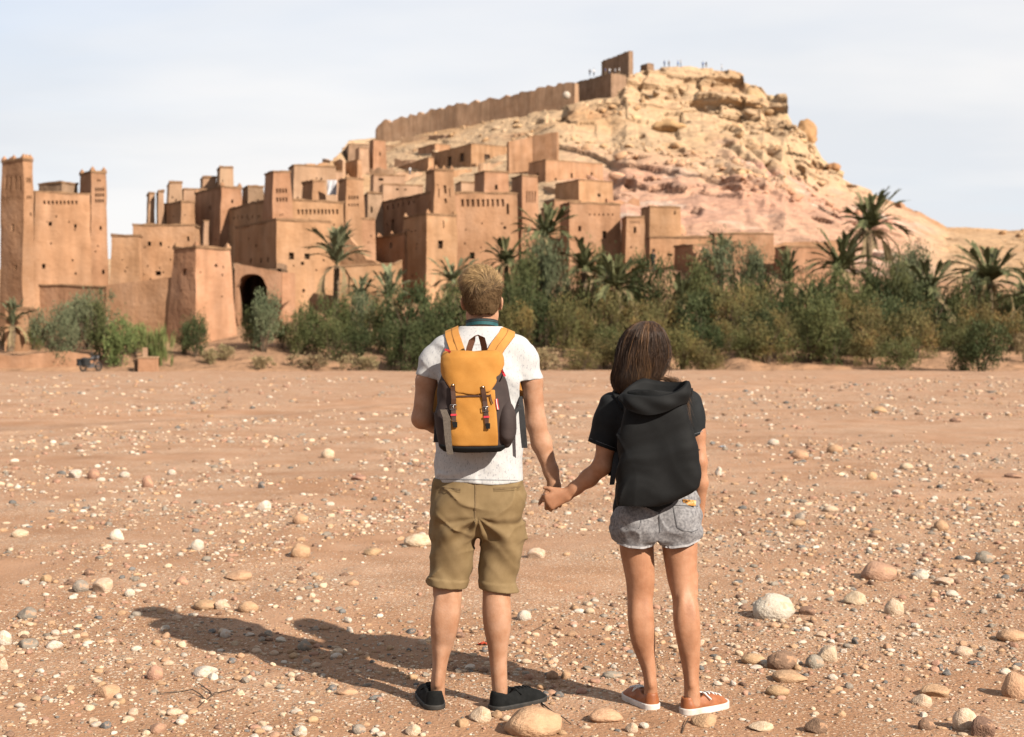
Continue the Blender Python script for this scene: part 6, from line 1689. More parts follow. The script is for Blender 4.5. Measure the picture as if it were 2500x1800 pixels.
def short_folds(X, Y, Z):
    a = folds(7, 8, 0.011, (0.9, 0.2, 0.8))(X, Y, Z) * sstep(0.95, 0.8, Z)
    b = folds(12, 12, 0.008, (-0.6, 0.3, 1.0))(X, Y, Z)
    # folds fanning out below the seat
    cx = Pm(1168, 0)[0]
    fan = np.sin(np.arctan2(np.abs(X - cx), 0.80 - Z + 1e-3) * 11 + 2 * vnoise(X * 9, 0, Z * 9)) * 0.006 * sstep(0.66, 0.72, Z) * (1 - sstep(0.76, 0.82, Z)) * (1 - sstep(YM - 0.06, YM + 0.0, Y))
    return a + b + fan + creases(5, 9, 0.010, (0.8, 0.2, 0.9))(X, Y, Z) + creases(6, 11, 0.008, (-0.8, 0.2, 0.8))(X, Y, Z)
sh.disp(short_folds, (-1, 5, 0.3), (1, 7, 0.96))
hL, hR = P(0, 1426, YM).z, P(0, 1434, YM).z
cxm = Pm(1160, 0)[0]
def cuff(X, Y, Z):
    hz = np.where(X < cxm, hL - (X - Pm(1047, 0)[0]) * 0.10, hR - (X - Pm(1171, 0)[0]) * 0.11)
    return hz
sh.disp(lambda X, Y, Z: -0.0045 * (1 - sstep(0.034, 0.037, Z - cuff(X, Y, Z))), (-1, 5, 0.3), (1, 7, 0.62))
sh.cut(lambda X, Y, Z: np.maximum(cuff(X, Y, Z) - Z, Z - P(0, 1166, YM).z), 0.003)
sh.F = np.where(sh.ax[2][None, None, :] < 0.68, np.maximum(sh.F, -(sh.F + 0.012)), sh.F).astype(np.float32)
shorts = sh.mesh('shorts', M['khaki'], man, 2)
def seam(fd, pts, Y0, w, th, name, mat, parent, lift=0.001, wd=None):
    """a band lying on the camera side of a garment, through photo pixels"""
    pp, last = [], Y0 - 0.1
    for (px, py) in pts:
        p = P(px, py, Y0 - 0.10)
        y = fd.back_y(p.x, p.z, last); last = y
        q = P(px, py, y); y = fd.back_y(q.x, q.z, y); q = P(px, py, y)
        pp.append(Vector((q.x, y - lift, q.z)))
    wds = []
    for i in range(len(pp)):
        t = pp[min(i + 1, len(pp) - 1)] - pp[max(i - 1, 0)]
        wds.append(t.cross(Vector((0, 1, 0))) if wd is None else Vector(wd))
    mb = MB(); mb.ribbon(pp, wds, w, th, Vector((0, -1, 0)))
    return mb.build(name, mat, parent)
lin_ = lambda a, b, n=8: [(a[0] + (b[0] - a[0]) * i / n, a[1] + (b[1] - a[1]) * i / n) for i in range(n + 1)]
seam(sh, lin_((1161, 1180), (1160, 1275), 14), YM, 0.006, 0.0015, 'seam', M['khaki_seam'], shorts)
for a, b in (((1062, 1190), (1124, 1196)), ((1206, 1194), (1272, 1190))):
    seam(sh, lin_(a, b), YM, 0.009, 0.0018, 'pocket_welt', M['khaki_seam'], shorts)
    seam(sh, lin_((a[0], a[1] + 5), (b[0], b[1] + 5)), YM, 0.005, 0.0016, 'pocket_edge', M['khaki'], shorts)
seam(ts, lin_((1062, 1170), (1276, 1173), 24), YM, 0.002, 0.0008, 'hem_stitch', M['stitch_pale'], tee)
# --- shoes
shoe(man, (P(1064, 1722, 5.90).x - 0.004, 5.885, 0.0), R(101), 0.285, M['black_shoe'], M['black_sole'], M['black_shoe'], 0.054)
shoe(man, (P(1216, 1733, 5.87).x, 5.868, 0.0), R(42), 0.285, M['black_shoe'], M['black_sole'], M['black_shoe'], 0.054)
# --- hair: close cap, then strands whirling out from the crown
cap = Field((hc[0] - 0.13, hc[1] - 0.14, hc[2] - 0.14), (hc[0] + 0.13, hc[1] + 0.16, hc[2] + 0.16), 0.004)
cap.add(*ell((hc[0], hc[1] - 0.002, hc[2] + 0.008), (0.079, 0.101, 0.103), R(-9)), k=0.01)
cap.add(*ell((hc[0] - 0.012, hc[1] + 0.02, hc[2] + 0.055), (0.072, 0.085, 0.062), R(-9)), k=0.03)
cap.add(*loft([(hc[2] - 0.10, hc[0], hc[1] - 0.012, 0.058, 0.058), (hc[2] - 0.075, hc[0], hc[1] - 0.012, 0.066, 0.072), (hc[2] - 0.03, hc[0], hc[1] - 0.004, 0.077, 0.094), (hc[2] + 0.02, hc[0], hc[1], 0.079, 0.10)]), k=0.01)
cap.disp(folds(3, 40, 0.0025), (-9, -9, -9), (9, 9, 9))
def hairline(X, Y, Z):
    y = Y - hc[1]; z = Z - hc[2]
    lo_edge = np.interp(y, [-0.12, -0.05, -0.022, -0.005, 0.012, 0.03, 0.06, 0.11], [-0.088, -0.080, -0.058, -0.012, -0.030, 0.0, 0.045, 0.055]) + 0.006 * vnoise(X * 60, Y * 60, 0)
    return lo_edge - z
cap.cut(hairline, 0.006)
hcap = cap.mesh('hair', M['hair_cap'], man, 1)
vv = np.empty(len(hcap.data.vertices) * 3, np.float32); hcap.data.vertices.foreach_get('co', vv); vv = vv.reshape(-1, 3)
wv = np.empty(len(hcap.data.vertices) * 3, np.float32); hcap.data.vertex_normals.foreach_get('vector', wv); wv = wv.reshape(-1, 3)
blond = np.array((0.44, 0.29, 0.14)); dkb = np.array((0.135, 0.083, 0.042)); midb = np.array((0.21, 0.125, 0.055))
def hair_col(p, r):
    z = (p[:, 2] - hc[2])
    t = sstep(0.025, 0.085, z + 0.02 * r.normal(size=len(p)))[:, None]
    c_ = dkb * (1 - t) + blond * t
    wd_ = np.linalg.norm(p - np.array((hc[0] - 0.004, hc[1] - 0.088, hc[2] + 0.046)), axis=1)[:, None]
    return c_ * (0.5 + 0.5 * sstep(0.004, 0.03, wd_))
set_col(hcap.data, hair_col(vv, np.random.default_rng(1)) * 0.6)
r = np.random.default_rng(21)
sel = r.integers(0, len(vv), 6200)
ok = (np.einsum('ij,ij->i', wv[sel], vv[sel] - hc) > 0)
sel = sel[ok]
p0 = vv[sel] + r.normal(size=(len(sel), 3)) * 0.002; nn = wv[sel]
whorl = np.array((hc[0] - 0.004, hc[1] - 0.088, hc[2] + 0.046))
rad = p0 - whorl; rad -= nn * np.einsum('ij,ij->i', rad, nn)[:, None]; rl = np.linalg.norm(rad, axis=1, keepdims=True) + 1e-6
rad /= rl
swirl = np.cross(nn, rad)
zt = sstep(0.0, 0.06, p0[:, 2] - hc[2])[:, None]
flow = rad + swirl * (2.6 * np.exp(-rl / 0.045)) + np.array((-0.6, 0.5, 0.3)) * zt * 0.9 * np.minimum(rl / 0.04, 1) + np.array((0, 0, -0.55)) * (1 - zt) + r.normal(size=p0.shape) * 0.16 + 0.75 * np.stack([fbm(p0[:, 0] * 34 + q * 9, p0[:, 1] * 34, p0[:, 2] * 34, 2) for q in range(3)], -1)
flow -= nn * np.einsum('ij,ij->i', flow, nn)[:, None]; flow /= np.linalg.norm(flow, axis=1, keepdims=True) + 1e-6
Ls = (0.010 + 0.034 * zt * r.uniform(0.5, 1.3, (len(sel), 1))) * (1 - 0.5 * sstep(-0.04, -0.08, p0[:, 2] - hc[2])[:, None])
k = 5; tt = np.linspace(0, 1, k)[None, :, None]
lift = ((0.16 + 0.26 * zt) * np.minimum(rl / 0.045, 1))[:, None] * np.sin(tt * 2.4) * 0.55
paths = p0[:, None] - nn[:, None] * 0.001 + flow[:, None] * tt * Ls[:, None] + nn[:, None] * lift * Ls[:, None] + np.array((0, 0, -1.0)) * (tt ** 2) * (Ls * 0.15)[:, None]
cols = hair_col(p0, r) * r.uniform(0.6, 1.3, (len(sel), 1)) * (1 + 0.45 * fbm(p0[:, 0] * 60, p0[:, 1] * 60, p0[:, 2] * 60, 2))[:, None]
topm = np.nonzero((p0[:, 2] - hc[2] > 0.03) & (r.random(len(sel)) < 0.35))[0]
jit = r.normal(size=(len(topm), 1, 3)) * 0.006 * tt
lp = p0[topm][:, None] + (flow[topm] * 0.75 + nn[topm] * r.uniform(0.05, 0.4, (len(topm), 1)) * np.minimum(rl[topm] / 0.05, 1))[:, None] * tt * r.uniform(0.018, 0.045, (len(topm), 1, 1)) + np.array((0, 0, -1.0)) * tt ** 2 * 0.012 + jit
strands('loose_hair', lp, r.uniform(0.0004, 0.0008, len(topm)), cols[topm], M['hair_m'], hcap)
strands('hair_strands', paths, r.uniform(0.0006, 0.0011, len(sel)), cols, M['hair_m'], hcap)
# --- camera strap round the neck
st = empty('camera_strap', (hc[0], YM, P(0, 790, YM).z))
def ring_band(zc, rx, ry, cx, cy, w, name, mat, sl=0.2, a0=-0.35, a1=math.pi + 0.35):
    mb = MB(); pts, nr = [], []
    for i in range(25):
        a = math.pi + a0 + (a1 - a0) * i / 24
        pts.append((cx + rx * math.cos(a), cy + ry * math.sin(a), zc + sl * (ry * math.sin(a)) * -0.9 - 0.0)); nr.append((math.cos(a), math.sin(a), 0.25))
    mb.ribbon(pts, Vector((0, 0, 1)), w, 0.002, nr); return mb.build(name, mat, st, smooth=False)
zc = P(0, 785, 5.90).z - 0.012
nx_ = P(1176, 0, 5.89).x
ring_band(zc, 0.066, 0.067, nx_, YM + 0.010, 0.026, 'webbing', M['teal'])
ring_band(zc + 0.0105, 0.0665, 0.0675, nx_, YM + 0.010, 0.006, 'edging', M['black_web'])
ring_band(zc + 0.0035, 0.0668, 0.0678, nx_, YM + 0.010, 0.004, 'stripe', M['black_web'])
mb = MB()
for s in (-1, 1):
    mb.ribbon([(nx_ + s * 0.062, YM + 0.03, zc - 0.01), (nx_ + s * 0.068, YM + 0.10, zc - 0.06), (nx_ + s * 0.05, YM + 0.14, zc - 0.2), (nx_ + s * 0.03, YM + 0.17, zc - 0.36)], Vector((0, 0.4, 0.6)), 0.02, 0.002, Vector((s, 0.5, 0)))
mb.build('front_strap', M['teal'], st)
tag(st, 'teal and black camera strap round the neck of the man', 'strap')

# ================================================================== mustard backpack
bp = empty('backpack', (P(1158, 1100, 5.78).x, 5.80, P(0, 1100, 5.78).z))
tag(bp, 'mustard yellow canvas backpack with dark brown sides worn by the man', 'backpack')
YB = 5.765
Bf = lambda h=0.004: Field((-0.36, 5.62, 1.02), (0.02, 5.92, 1.53), h)
b1 = Bf()
rows_b = [(1102, 1085, 1222, 0, 0.060), (1092, 1072, 1238, 0, 0.074), (1060, 1066, 1250, 0, 0.082), (1010, 1063, 1254, 0, 0.084), (960, 1068, 1243, 0, 0.082), (920, 1076, 1232, 0, 0.078), (885, 1080, 1230, 0, 0.074), (866, 1086, 1224, 0, 0.066)]
b1.add(*loft(prow(rows_b, YB), 3.0, 2), k=0.01)
b1.disp(lambda X, Y, Z: folds(15, 14, 0.0035, (0.5, 0.2, 0.9))(X, Y, Z) + creases(4, 12, 0.006, (0.5, 0, 1))(X, Y, Z), (-9, 5, 1), (9, 6.0, 1.5))
side = b1.mesh('side_panel', M['brown_canvas'], bp, 2)
# front panel
b2 = Bf()
b2.add(*loft(prow([(q[0], q[1], q[2], q[3] - 0.004, q[4] + 0.001) for q in rows_b], YB), 3.0, 2), k=0.01)
b2.disp(lambda X, Y, Z: folds(15, 14, 0.0035, (0.5, 0.2, 0.9))(X, Y, Z) + folds(5, 10, 0.003, (0.2, 0, 1))(X, Y, Z) + creases(2, 10, 0.005, (0.3, 0, 1))(X, Y, Z), (-9, 5, 1), (9, 6.0, 1.5))
xl, xr = P(1096, 0, 5.70).x, P(1217, 0, 5.70).x
zb_, zt_ = P(0, 1090, 5.70).z, P(0, 950, 5.70).z
b2.cut(lambda X, Y, Z: np.maximum(np.maximum(xl + 0.010 * np.sin((Z - zb_) * 9) - X, X - xr + 0.012 * sstep(zb_, zt_, Z)), np.maximum(zb_ - Z - 0.0, np.maximum(Z - zt_, Y - (YB - 0.02)))), 0.006)
front = b2.mesh('front_panel', M['mustard'], bp, 2)
# flap: drapes over the top, lower edge bowed
b3 = Bf()
b3.add(*loft(prow([(970, 1068, 1240, -0.004, 0.088), (925, 1075, 1229, -0.003, 0.084), (890, 1076, 1231, -0.002, 0.082), (872, 1079, 1229, 0.0, 0.080), (860, 1084, 1224, 0.004, 0.070), (856, 1092, 1216, 0.006, 0.060)], YB), 3.0, 2), k=0.01)
b3.disp(lambda X, Y, Z: folds(31, 13, 0.006, (0.8, 0.1, 0.7))(X, Y, Z) + creases(7, 11, 0.007, (0.9, 0, 0.6))(X, Y, Z) - 0.005 * np.exp(-((X - P(1110, 0, 5.7).x) / 0.03) ** 2 - ((Z - P(0, 925, 5.7).z) / 0.03) ** 2), (-9, 5, 1), (9, 6.0, 1.6))
fe = np.array([(1073, 915), (1083, 927), (1098, 948), (1116, 960), (1158, 965), (1197, 957), (1212, 935), (1222, 912), (1234, 895)], float)
fx = [(q - CX) * 5.69 / F for q in fe[:, 0]]; fz = [CH - (q - HY) * 5.69 / F for q in fe[:, 1]]
fsl = np.abs(np.gradient(np.array(fz), np.array(fx)))
b3.cut(lambda X, Y, Z: np.maximum((np.interp(X, fx, fz) + 0.35 * np.clip(Y - (YB - 0.05), 0, 1) - Z) / np.sqrt(1 + np.interp(X, fx, fsl) ** 2), np.where(Y > YB + 0.055, 0.01, -1)), 0.004)
flap = b3.mesh('flap', M['mustard'], bp, 2)
# dark base piping
b4 = Bf()
b4.add(*loft(prow([(q[0], q[1], q[2], q[3] - 0.003, q[4] + 0.004) for q in rows_b], YB), 3.0, 2), k=0.01)
b4.cut(lambda X, Y, Z: np.maximum(Z - P(0, 1091, 5.7).z - 0.05 * (X - P(1158, 0, 5.7).x) ** 2 * 10, Y - YB - 0.05), 0.004)
b4.mesh('base', M['black_nylon'], bp, 1)
# side pocket bulging on the right
b5 = Bf()
b5.add(*ell(P(1236, 1035, YB - 0.03), (0.042, 0.062, 0.095)), k=0.01)
b5.cut(lambda X, Y, Z: np.maximum(Z - P(0, 968, 5.7).z - (X - P(1236, 0, 5.7).x) * 0.3, P(1214, 0, 5.69).x - X), 0.004)
b5.disp(folds(6, 20, 0.002), (-9, 5, 1), (9, 6, 1.5))
b5.mesh('side_pocket', M['brown_canvas'], bp, 1)
# shoulder straps follow the tee
def strap(pts, w, name, mat, extra_pts, groove=True):
    pp = []
    for (px, py) in pts:
        p = P(px, py, YM - 0.09); y = ts.back_y(p.x, p.z, YM - 0.05); q = P(px, py, y); y = ts.back_y(q.x, q.z, y)
        q = P(px, py, y); pp.append(Vector((q.x, y - 0.004, q.z)))
    pp += [Vector(e) for e in extra_pts]
    n = len(pp); wd, nr = [], []
    for i in range(n):
        t = (pp[min(i + 1, n - 1)] - pp[max(i - 1, 0)]).normalized()
        nn_ = Vector((0, -1, 0.35)) if i < len(pts) - 1 else (Vector((0, -0.1, 1)) if i <= len(pts) else Vector((0, 1, 0)))
        sl_ = 0.42 if pp[0].x < P(1168, 0, YM).x else -0.42
        wd.append(t.cross(nn_) if i < len(pts) - 3 else (Vector((1, 0, sl_)) if i <= len(pts) + 1 else t.cross(nn_))); nr.append(nn_)
    mb = MB(); mb.ribbon(pp, wd, w, 0.011, nr)
    o = mb.build(name, mat, bp)
    mb = MB(); mb.ribbon([q + Vector(k_).normalized() * 0.0112 for q, k_ in zip(pp[:len(pts) + 1], nr)], wd[:len(pts) + 1], 0.003, 0.0015, nr[:len(pts) + 1]); mb.build('strap_seam', M['strap_seam'], o)
xs0 = lambda px: P(px, 0, YM).x
strap([(1121, 868), (1113, 845), (1107, 828), (1104, 818), (1103, 814)], 0.061, 'shoulder_strap', M['strap_orange'],
      [(xs0(1103), YM + 0.0, P(0, 808, YM).z), (xs0(1100), YM + 0.06, P(0, 825, YM).z), (xs0(1090), YM + 0.115, P(0, 870, YM).z), (xs0(1075), YM + 0.125, P(0, 950, YM).z), (xs0(1062), YM + 0.05, P(0, 1010, YM).z)])
strap([(1204, 868), (1216, 846), (1229, 829), (1237, 818), (1240, 815)], 0.063, 'shoulder_strap', M['strap_orange'],
      [(xs0(1241), YM + 0.0, P(0, 810, YM).z), (xs0(1244), YM + 0.06, P(0, 826, YM).z), (xs0(1255), YM + 0.115, P(0, 870, YM).z), (xs0(1268), YM + 0.125, P(0, 950, YM).z), (xs0(1278), YM + 0.05, P(0, 975, YM).z)])
# webbing from the straps back to the bag, loose ends
mb = MB(); mb.ribbon([P(1274, 972, YM + 0.03), P(1276, 985, YM - 0.06), P(1262, 1003, YM - 0.12), P(1250, 1020, YM - 0.16)], Vector((0, 0.2, 1)), 0.02, 0.002, Vector((1, 0, 0))); mb.build('lower_strap', M['black_web'], bp)
mb = MB(); mb.ribbon([P(1271, 968, YM - 0.05), P(1273, 1000, YM - 0.10), P(1277, 1050, YM - 0.11), P(1281, 1094, YM - 0.11)], Vector((1, 0, 0)), [0.014, 0.024, 0.026, 0.024], 0.002, Vector((0, -1, 0))); mb.build('loose_strap', M['black_web'], bp)
mb = MB(); mb.ribbon([P(1068, 1010, YM - 0.02), P(1066, 1050, YM - 0.09), P(1064, 1080, YM - 0.10)], Vector((1, 0, 0)), 0.02, 0.002, Vector((0, -1, 0))); mb.build('loose_strap', M['black_web'], bp)
mb = MB(); mb.ribbon([P(1082, 1000, 5.672), P(1090, 1020, 5.668), P(1093, 1060, 5.668), P(1096, 1090, 5.668), P(1099, 1110, 5.672)], Vector((1, 0, 0)), [0.026, 0.030, 0.028, 0.026, 0.026], 0.002, Vector((0, -1, 0))); mb.build('grey_webbing_tail', M['webbing'], bp)
# handle
mb = MB()
hp = [(1143, 866, -0.01), (1147, 850, -0.022), (1153, 832, -0.030), (1160, 822, -0.034), (1168, 820, -0.034), (1176, 826, -0.032), (1181, 845, -0.024), (1183, 866, -0.01)]
pp = [P(a, b, 5.80 + c_) for a, b, c_ in hp]
mb.ribbon(pp, [Vector((0.9, 0.6, -0.1))] * 3 + [Vector((0.1, 1, 0))] * 2 + [Vector((0.9, -0.6, 0.1))] * 3, 0.028, 0.004, [Vector((-0.5, -0.7, 0.3))] * 3 + [Vector((0, -0.3, 1))] * 2 + [Vector((0.5, -0.7, 0.3))] * 3)
mb.build('handle', M['handle_leather'], bp)
# leather closing straps with buckles
def on_bag(px, py, lift=0.004):
    best = None
    p = P(px, py, YB - 0.08)
    for fd in (b3, b2, b1):
        y = fd.back_y(p.x, p.z)
        if y is not None and (best is None or y < best): best = y
    y = best or YB - 0.08
    q = P(px, py, y); return Vector((q.x, y - lift, q.z))
for pts in ([(1106, 938), (1106, 955), (1108, 975), (1107, 995), (1108, 1015), (1109, 1037)], [(1179, 943), (1181, 960), (1184, 980), (1186, 1000), (1188, 1020), (1189, 1040)]):
    pp = [on_bag(*q) for q in pts]
    mb = MB(); mb.ribbon(pp, Vector((1, 0, 0)), [0.015, 0.019, 0.019, 0.019, 0.019, 0.014], 0.003, Vector((0, -1, 0)))
    o = mb.build('closing_strap', M['leather'], bp)
    c0 = pp[3] + Vector((0, -0.006, 0.002))
    mb = MB(); s = 0.013
    mb.tube([c0 + Vector(q) for q in ((-s, 0, -s * 0.7), (s, 0, -s * 0.7), (s, 0, s * 0.7), (-s, 0, s * 0.7), (-s, 0, -s * 0.7))], 0.0019, 6); mb.tube([c0 + Vector((0, -0.001, s * 0.7)), c0 + Vector((0, -0.003, -s * 0.8))], 0.0014, 5)
    mb.build('buckle', M['steel'], o, smooth=True)
    mb = MB(); c1 = pp[0] + Vector((0, -0.003, -0.004)); mb.tube([c1, c1 + Vector((0, -0.003, 0))], [0.006, 0.004], 10); mb.build('rivet', M['brass'], o, smooth=True)
    c2 = pp[4] + Vector((0, -0.004, 0.003)); mb = MB(); mb.ribbon([c2 + Vector((-0.012, 0, 0)), c2 + Vector((0.012, 0, 0.001))], Vector((0, 0, 1)), 0.008, 0.002, Vector((0, -1, 0))); mb.build('keeper_loop', M['red_tag'], o)
    c3 = pp[5]; mb = MB(); mb.box(c3 + Vector((0.004, -0.004, 0)), (0.017, 0.006, 0.022)); mb.build('slide', M['black_nylon'], o)
c2 = on_bag(1108, 1022, 0.008); mb = MB(); mb.tube([c2 + Vector((-0.022, 0, 0.012)), c2 + Vector((-0.012, -0.002, -0.006)), c2 + Vector((0.002, -0.002, -0.013)), c2 + Vector((0.012, 0, -0.008))], 0.0016, 5); mb.build('wire_hook', M['brass'], bp)
# front zip line and pulls
pp = [on_bag(*q, 0.003) for q in lin_((1114, 968), (1196, 966), 10)]
mb = MB(); mb.ribbon(pp, Vector((0, 0, 1)), 0.006, 0.002, Vector((0, -1, 0))); mb.build('zip', M['leather'], bp)
for pts, w, mt in (([(1086, 853), (1096, 857), (1100, 860)], 0.008, 'red_tag'), ([(1225, 904), (1229, 911), (1233, 919)], 0.009, 'red_tag'), ([(1212, 974), (1213, 985), (1216, 1000)], 0.011, 'red_tag'), ([(1197, 963), (1199, 975), (1203, 986)], 0.005, 'leather')):
    pp = [on_bag(*q, 0.006) for q in pts]
    mb = MB(); mb.ribbon(pp, Vector((0.5, 0, 0.8)) if w == 0.008 else Vector((1, 0, 0.2)), w, 0.002, Vector((0, -1, 0))); o = mb.build('zip_pull', M[mt], bp)
    if w == 0.011:
        mb = MB(); mb.ribbon([q + Vector((0.0, -0.003, 0)) for q in pp], Vector((1, 0, 0.2)), 0.003, 0.001, Vector((0, -1, 0))); mb.build('lettering', M['white_tag'], o)
# ================================================================== the woman
YW = 5.86
wom = empty('person', (P(1620, 1735, YW).x, YW, 0.0))
tag(wom, 'woman in black tee and grey denim shorts wearing a black hooded backpack', 'person', 'couple holding hands on the riverbed')
Pw = lambda px, py, dy=0.0: np.array(P(px, py, YW + dy))
bw = Field((0.06, 5.58, -0.01), (0.86, 6.25, 1.66), 0.0055)
wl = prow([(1260, 1515, 1590, 0.0, 0.065), (1320, 1512, 1596, 0, 0.074), (1345, 1513, 1596, -0.002, 0.076), (1385, 1521, 1598, -0.002, 0.070), (1420, 1529, 1598, -0.002, 0.064), (1452, 1531, 1594, -0.002, 0.056), (1480, 1532, 1594, -0.010, 0.054), (1512, 1532, 1597, -0.016, 0.055), (1545, 1536, 1599, -0.014, 0.052), (1570, 1541, 1599, -0.010, 0.047),
           (1600, 1552, 1600, -0.004, 0.040), (1625, 1563, 1601, 0.0, 0.034), (1650, 1570, 1602, 0.0, 0.031), (1675, 1573, 1605, 0.002, 0.033), (1695, 1572, 1606, 0.004, 0.036), (1715, 1572, 1606, 0.004, 0.036)], YW + 0.02)
wr = prow([(1260, 1622, 1695, 0.05, 0.065), (1320, 1615, 1703, 0.05, 0.072), (1345, 1617, 1703, 0.048, 0.074), (1385, 1624, 1701, 0.044, 0.070), (1420, 1630, 1699, 0.036, 0.064), (1452, 1640, 1700, 0.02, 0.056), (1480, 1643, 1706, 0.0, 0.054), (1512, 1643, 1709, -0.016, 0.055), (1545, 1648, 1711, -0.014, 0.052), (1570, 1653, 1710, -0.010, 0.047),
           (1600, 1659, 1709, -0.004, 0.041), (1625, 1664, 1708, 0.0, 0.035), (1650, 1669, 1706, 0.0, 0.032), (1675, 1670, 1707, 0.0, 0.033), (1700, 1670, 1710, 0.0, 0.036), (1722, 1670, 1710, 0.0, 0.036)], YW - 0.05)
bw.add(*loft(wl), k=0.01); bw.add(*loft(wr), k=0.01)
for (x0, dy, s) in ((1566, 0.02, 1), (1678, -0.05, -1)):
    bw.add(*ell(Pw(x0 - 12, 1512, dy - 0.040), (0.021, 0.020, 0.07)), k=0.03); bw.add(*ell(Pw(x0 + 12, 1518, dy - 0.038), (0.021, 0.020, 0.075)), k=0.03)
    for sx in (-1, 1): bw.add(*cone(Pw(x0 - 3 + sx * 22, 1405, dy - 0.012 + (0.03 if s < 0 else 0)), Pw(x0 - 2 + sx * 23, 1450, dy - 0.02 + (0.02 if s < 0 else 0)), 0.012, 0.007), k=0.02)
    ax_ = (1580, 1589) if s > 0 else (1685, 1688)
    bw.add(*cone(Pw(ax_[0], 1600, dy - 0.028), Pw(ax_[1], 1672, dy - 0.030), 0.010, 0.0075), k=0.025)
bw.add(*cone(Pw(1590, 1712, 0.03), Pw(1574, 1710, 0.12), 0.026, 0.020), k=0.02); bw.add(*cone(Pw(1692, 1718, -0.05), Pw(1724, 1712, 0.03), 0.026, 0.020), k=0.02)
bw.add(*loft(prow([(1285, 1520, 1690, 0.0, 0.07), (1240, 1518, 1690, 0, 0.078), (1160, 1525, 1682, 0, 0.075), (1060, 1520, 1680, 0, 0.080), (990, 1508, 1672, 0, 0.074), (965, 1528, 1655, 0, 0.055)], YW)), k=0.02)
bw.add(*loft(prow([(985, 1545, 1640, 0.0, 0.055), (955, 1556, 1622, 0.006, 0.048), (930, 1559, 1614, 0.012, 0.046), (890, 1558, 1612, 0.02, 0.046)], YW)), k=0.03)
hw = Pw(1576, 852, 0.03)
facew = head(bw, hw, 0.94, R(4))
# left arm out to the joined hands
aS = Pw(1492, 992); aE = Pw(1470, 1138, -0.02); aW = Pw(1385, 1208, 0.008)
chain(bw, [aS, Pw(1482, 1080, -0.01), aE], [0.044, 0.041, 0.036], 0.02)
chain(bw, [aE, Pw(1437, 1168, -0.006), Pw(1405, 1192, 0.004), aW], [0.037, 0.035, 0.0265, 0.0245], 0.02, (0, 1, 0), 0.9)
hand(bw, aW, (-1, 0.02, -0.42), (0, 1, 0), (0, 0, 1), (1.2, 1.0, 0.5), 0.98, thumb_dir=(-0.95, 0.05, 0.18), thumb_curl=0.5)
# right arm hangs, hand goes to the front pocket
bS = Pw(1688, 980); bE = Pw(1707, 1128, -0.02); bW = Pw(1706, 1262, 0.045)
chain(bw, [bS, Pw(1700, 1060, -0.012), bE], [0.042, 0.036, 0.031], 0.02)
chain(bw, [bE, Pw(1710, 1180, 0.0), bW], [0.031, 0.030, 0.022], 0.02)
hand(bw, bW, (-0.10, 0.25, -1), (-1, 0, 0), (0, 1, 0), (0.35, 0.4, 0.3), 0.9)
bodyw = bw.mesh('body', M['skin_w'], wom, 1)
for x in (-1, 1):
    v, f = ICO[2]; e = mesh_np('eye', v * 0.011, f, M['eye'], loc=facew(x * 0.031, 0.079, -0.008)); under(e, wom)
# --- tee
tw = Field((0.20, 5.62, 0.74), (0.86, 6.10, 1.42), 0.0045)
tw.add(*loft(prow([(1280, 1497, 1706, 0, 0.118), (1262, 1497, 1706, 0, 0.117), (1235, 1496, 1703, 0, 0.114), (1210, 1499, 1698, 0, 0.110), (1170, 1503, 1692, 0, 0.104), (1110, 1505, 1688, 0, 0.102), (1050, 1497, 1690, 0, 0.104), (1005, 1486, 1690, 0, 0.098), (982, 1488, 1686, 0, 0.086), (966, 1500, 1676, 0, 0.074), (952, 1528, 1652, 0, 0.064), (944, 1540, 1640, 0, 0.06)], YW), 2.3), k=0.01)
tw.add(*cone(Pw(1498, 990), Pw(1484, 1030, -0.004), 0.058, 0.060), k=0.03); tw.add(*cone(Pw(1484, 1025), Pw(1466, 1110, -0.012), 0.060, 0.064), k=0.02)
tw.add(*cone(Pw(1682, 984), Pw(1690, 1020, -0.004), 0.052, 0.048), k=0.03); tw.add(*cone(Pw(1688, 1012), Pw(1698, 1085, -0.012), 0.047, 0.046), k=0.02)
tw.disp(lambda X, Y, Z: folds(2, 10, 0.006, (0.8, 0.3, 0.6))(X, Y, Z) + creases(2, 10, 0.007, (0.7, 0.2, 0.8))(X, Y, Z) + folds(9, 8, 0.006, (0.1, 0.2, 1.1))(X, Y, Z) * (1 - sstep(0.9, 1.0, Z)), (0, 5, 0.7), (1, 7, 1.33))
wsl, wsr = (Pw(1468, 1090), np.array((-0.02, -0.02, -1.0)) + np.array((-0.36, 0, 0))), (Pw(1701, 1063), np.array((0.22, 0, -1.0)))
hx = [(q - CX) * YW / F for q in (1490, 1530, 1570, 1620, 1666, 1712)]; hz_ = [CH - (q - HY) * YW / F for q in (1256, 1266, 1267, 1250, 1227, 1205)]
def tw_cut(X, Y, Z):
    near = 1 - sstep(YW - 0.02, YW + 0.06, Y)
    d = np.interp(X, hx, hz_) * near + (1 - near) * P(0, 1235, YW).z - Z
    l = np.where((X < Pw(1505, 0)[0]) & (Z > 1.0), below(*wsl)(X, Y, Z), -1); r2 = np.where((X > Pw(1684, 0)[0]) & (Z > 1.08), below(*wsr)(X, Y, Z), -1)
    nk = Pw(1588, 936, 0.03)
    return np.maximum(np.maximum(d, 0.060 - np.sqrt((X - nk[0]) ** 2 + (Y - nk[1]) ** 2 + (Z - nk[2]) ** 2 * 2)), np.maximum(l, r2))
tw.cut(tw_cut, 0.003)
tw.F = np.maximum(tw.F, -(tw.F + 0.012))
teew = tw.mesh('tee_shirt', M['black_cloth'], wom, 2)
seam(tw, lin_((1434, 1068), (1503, 1095), 12), YW, 0.0014, 0.0006, 'hem_stitch', M['stitch_pale'], teew)
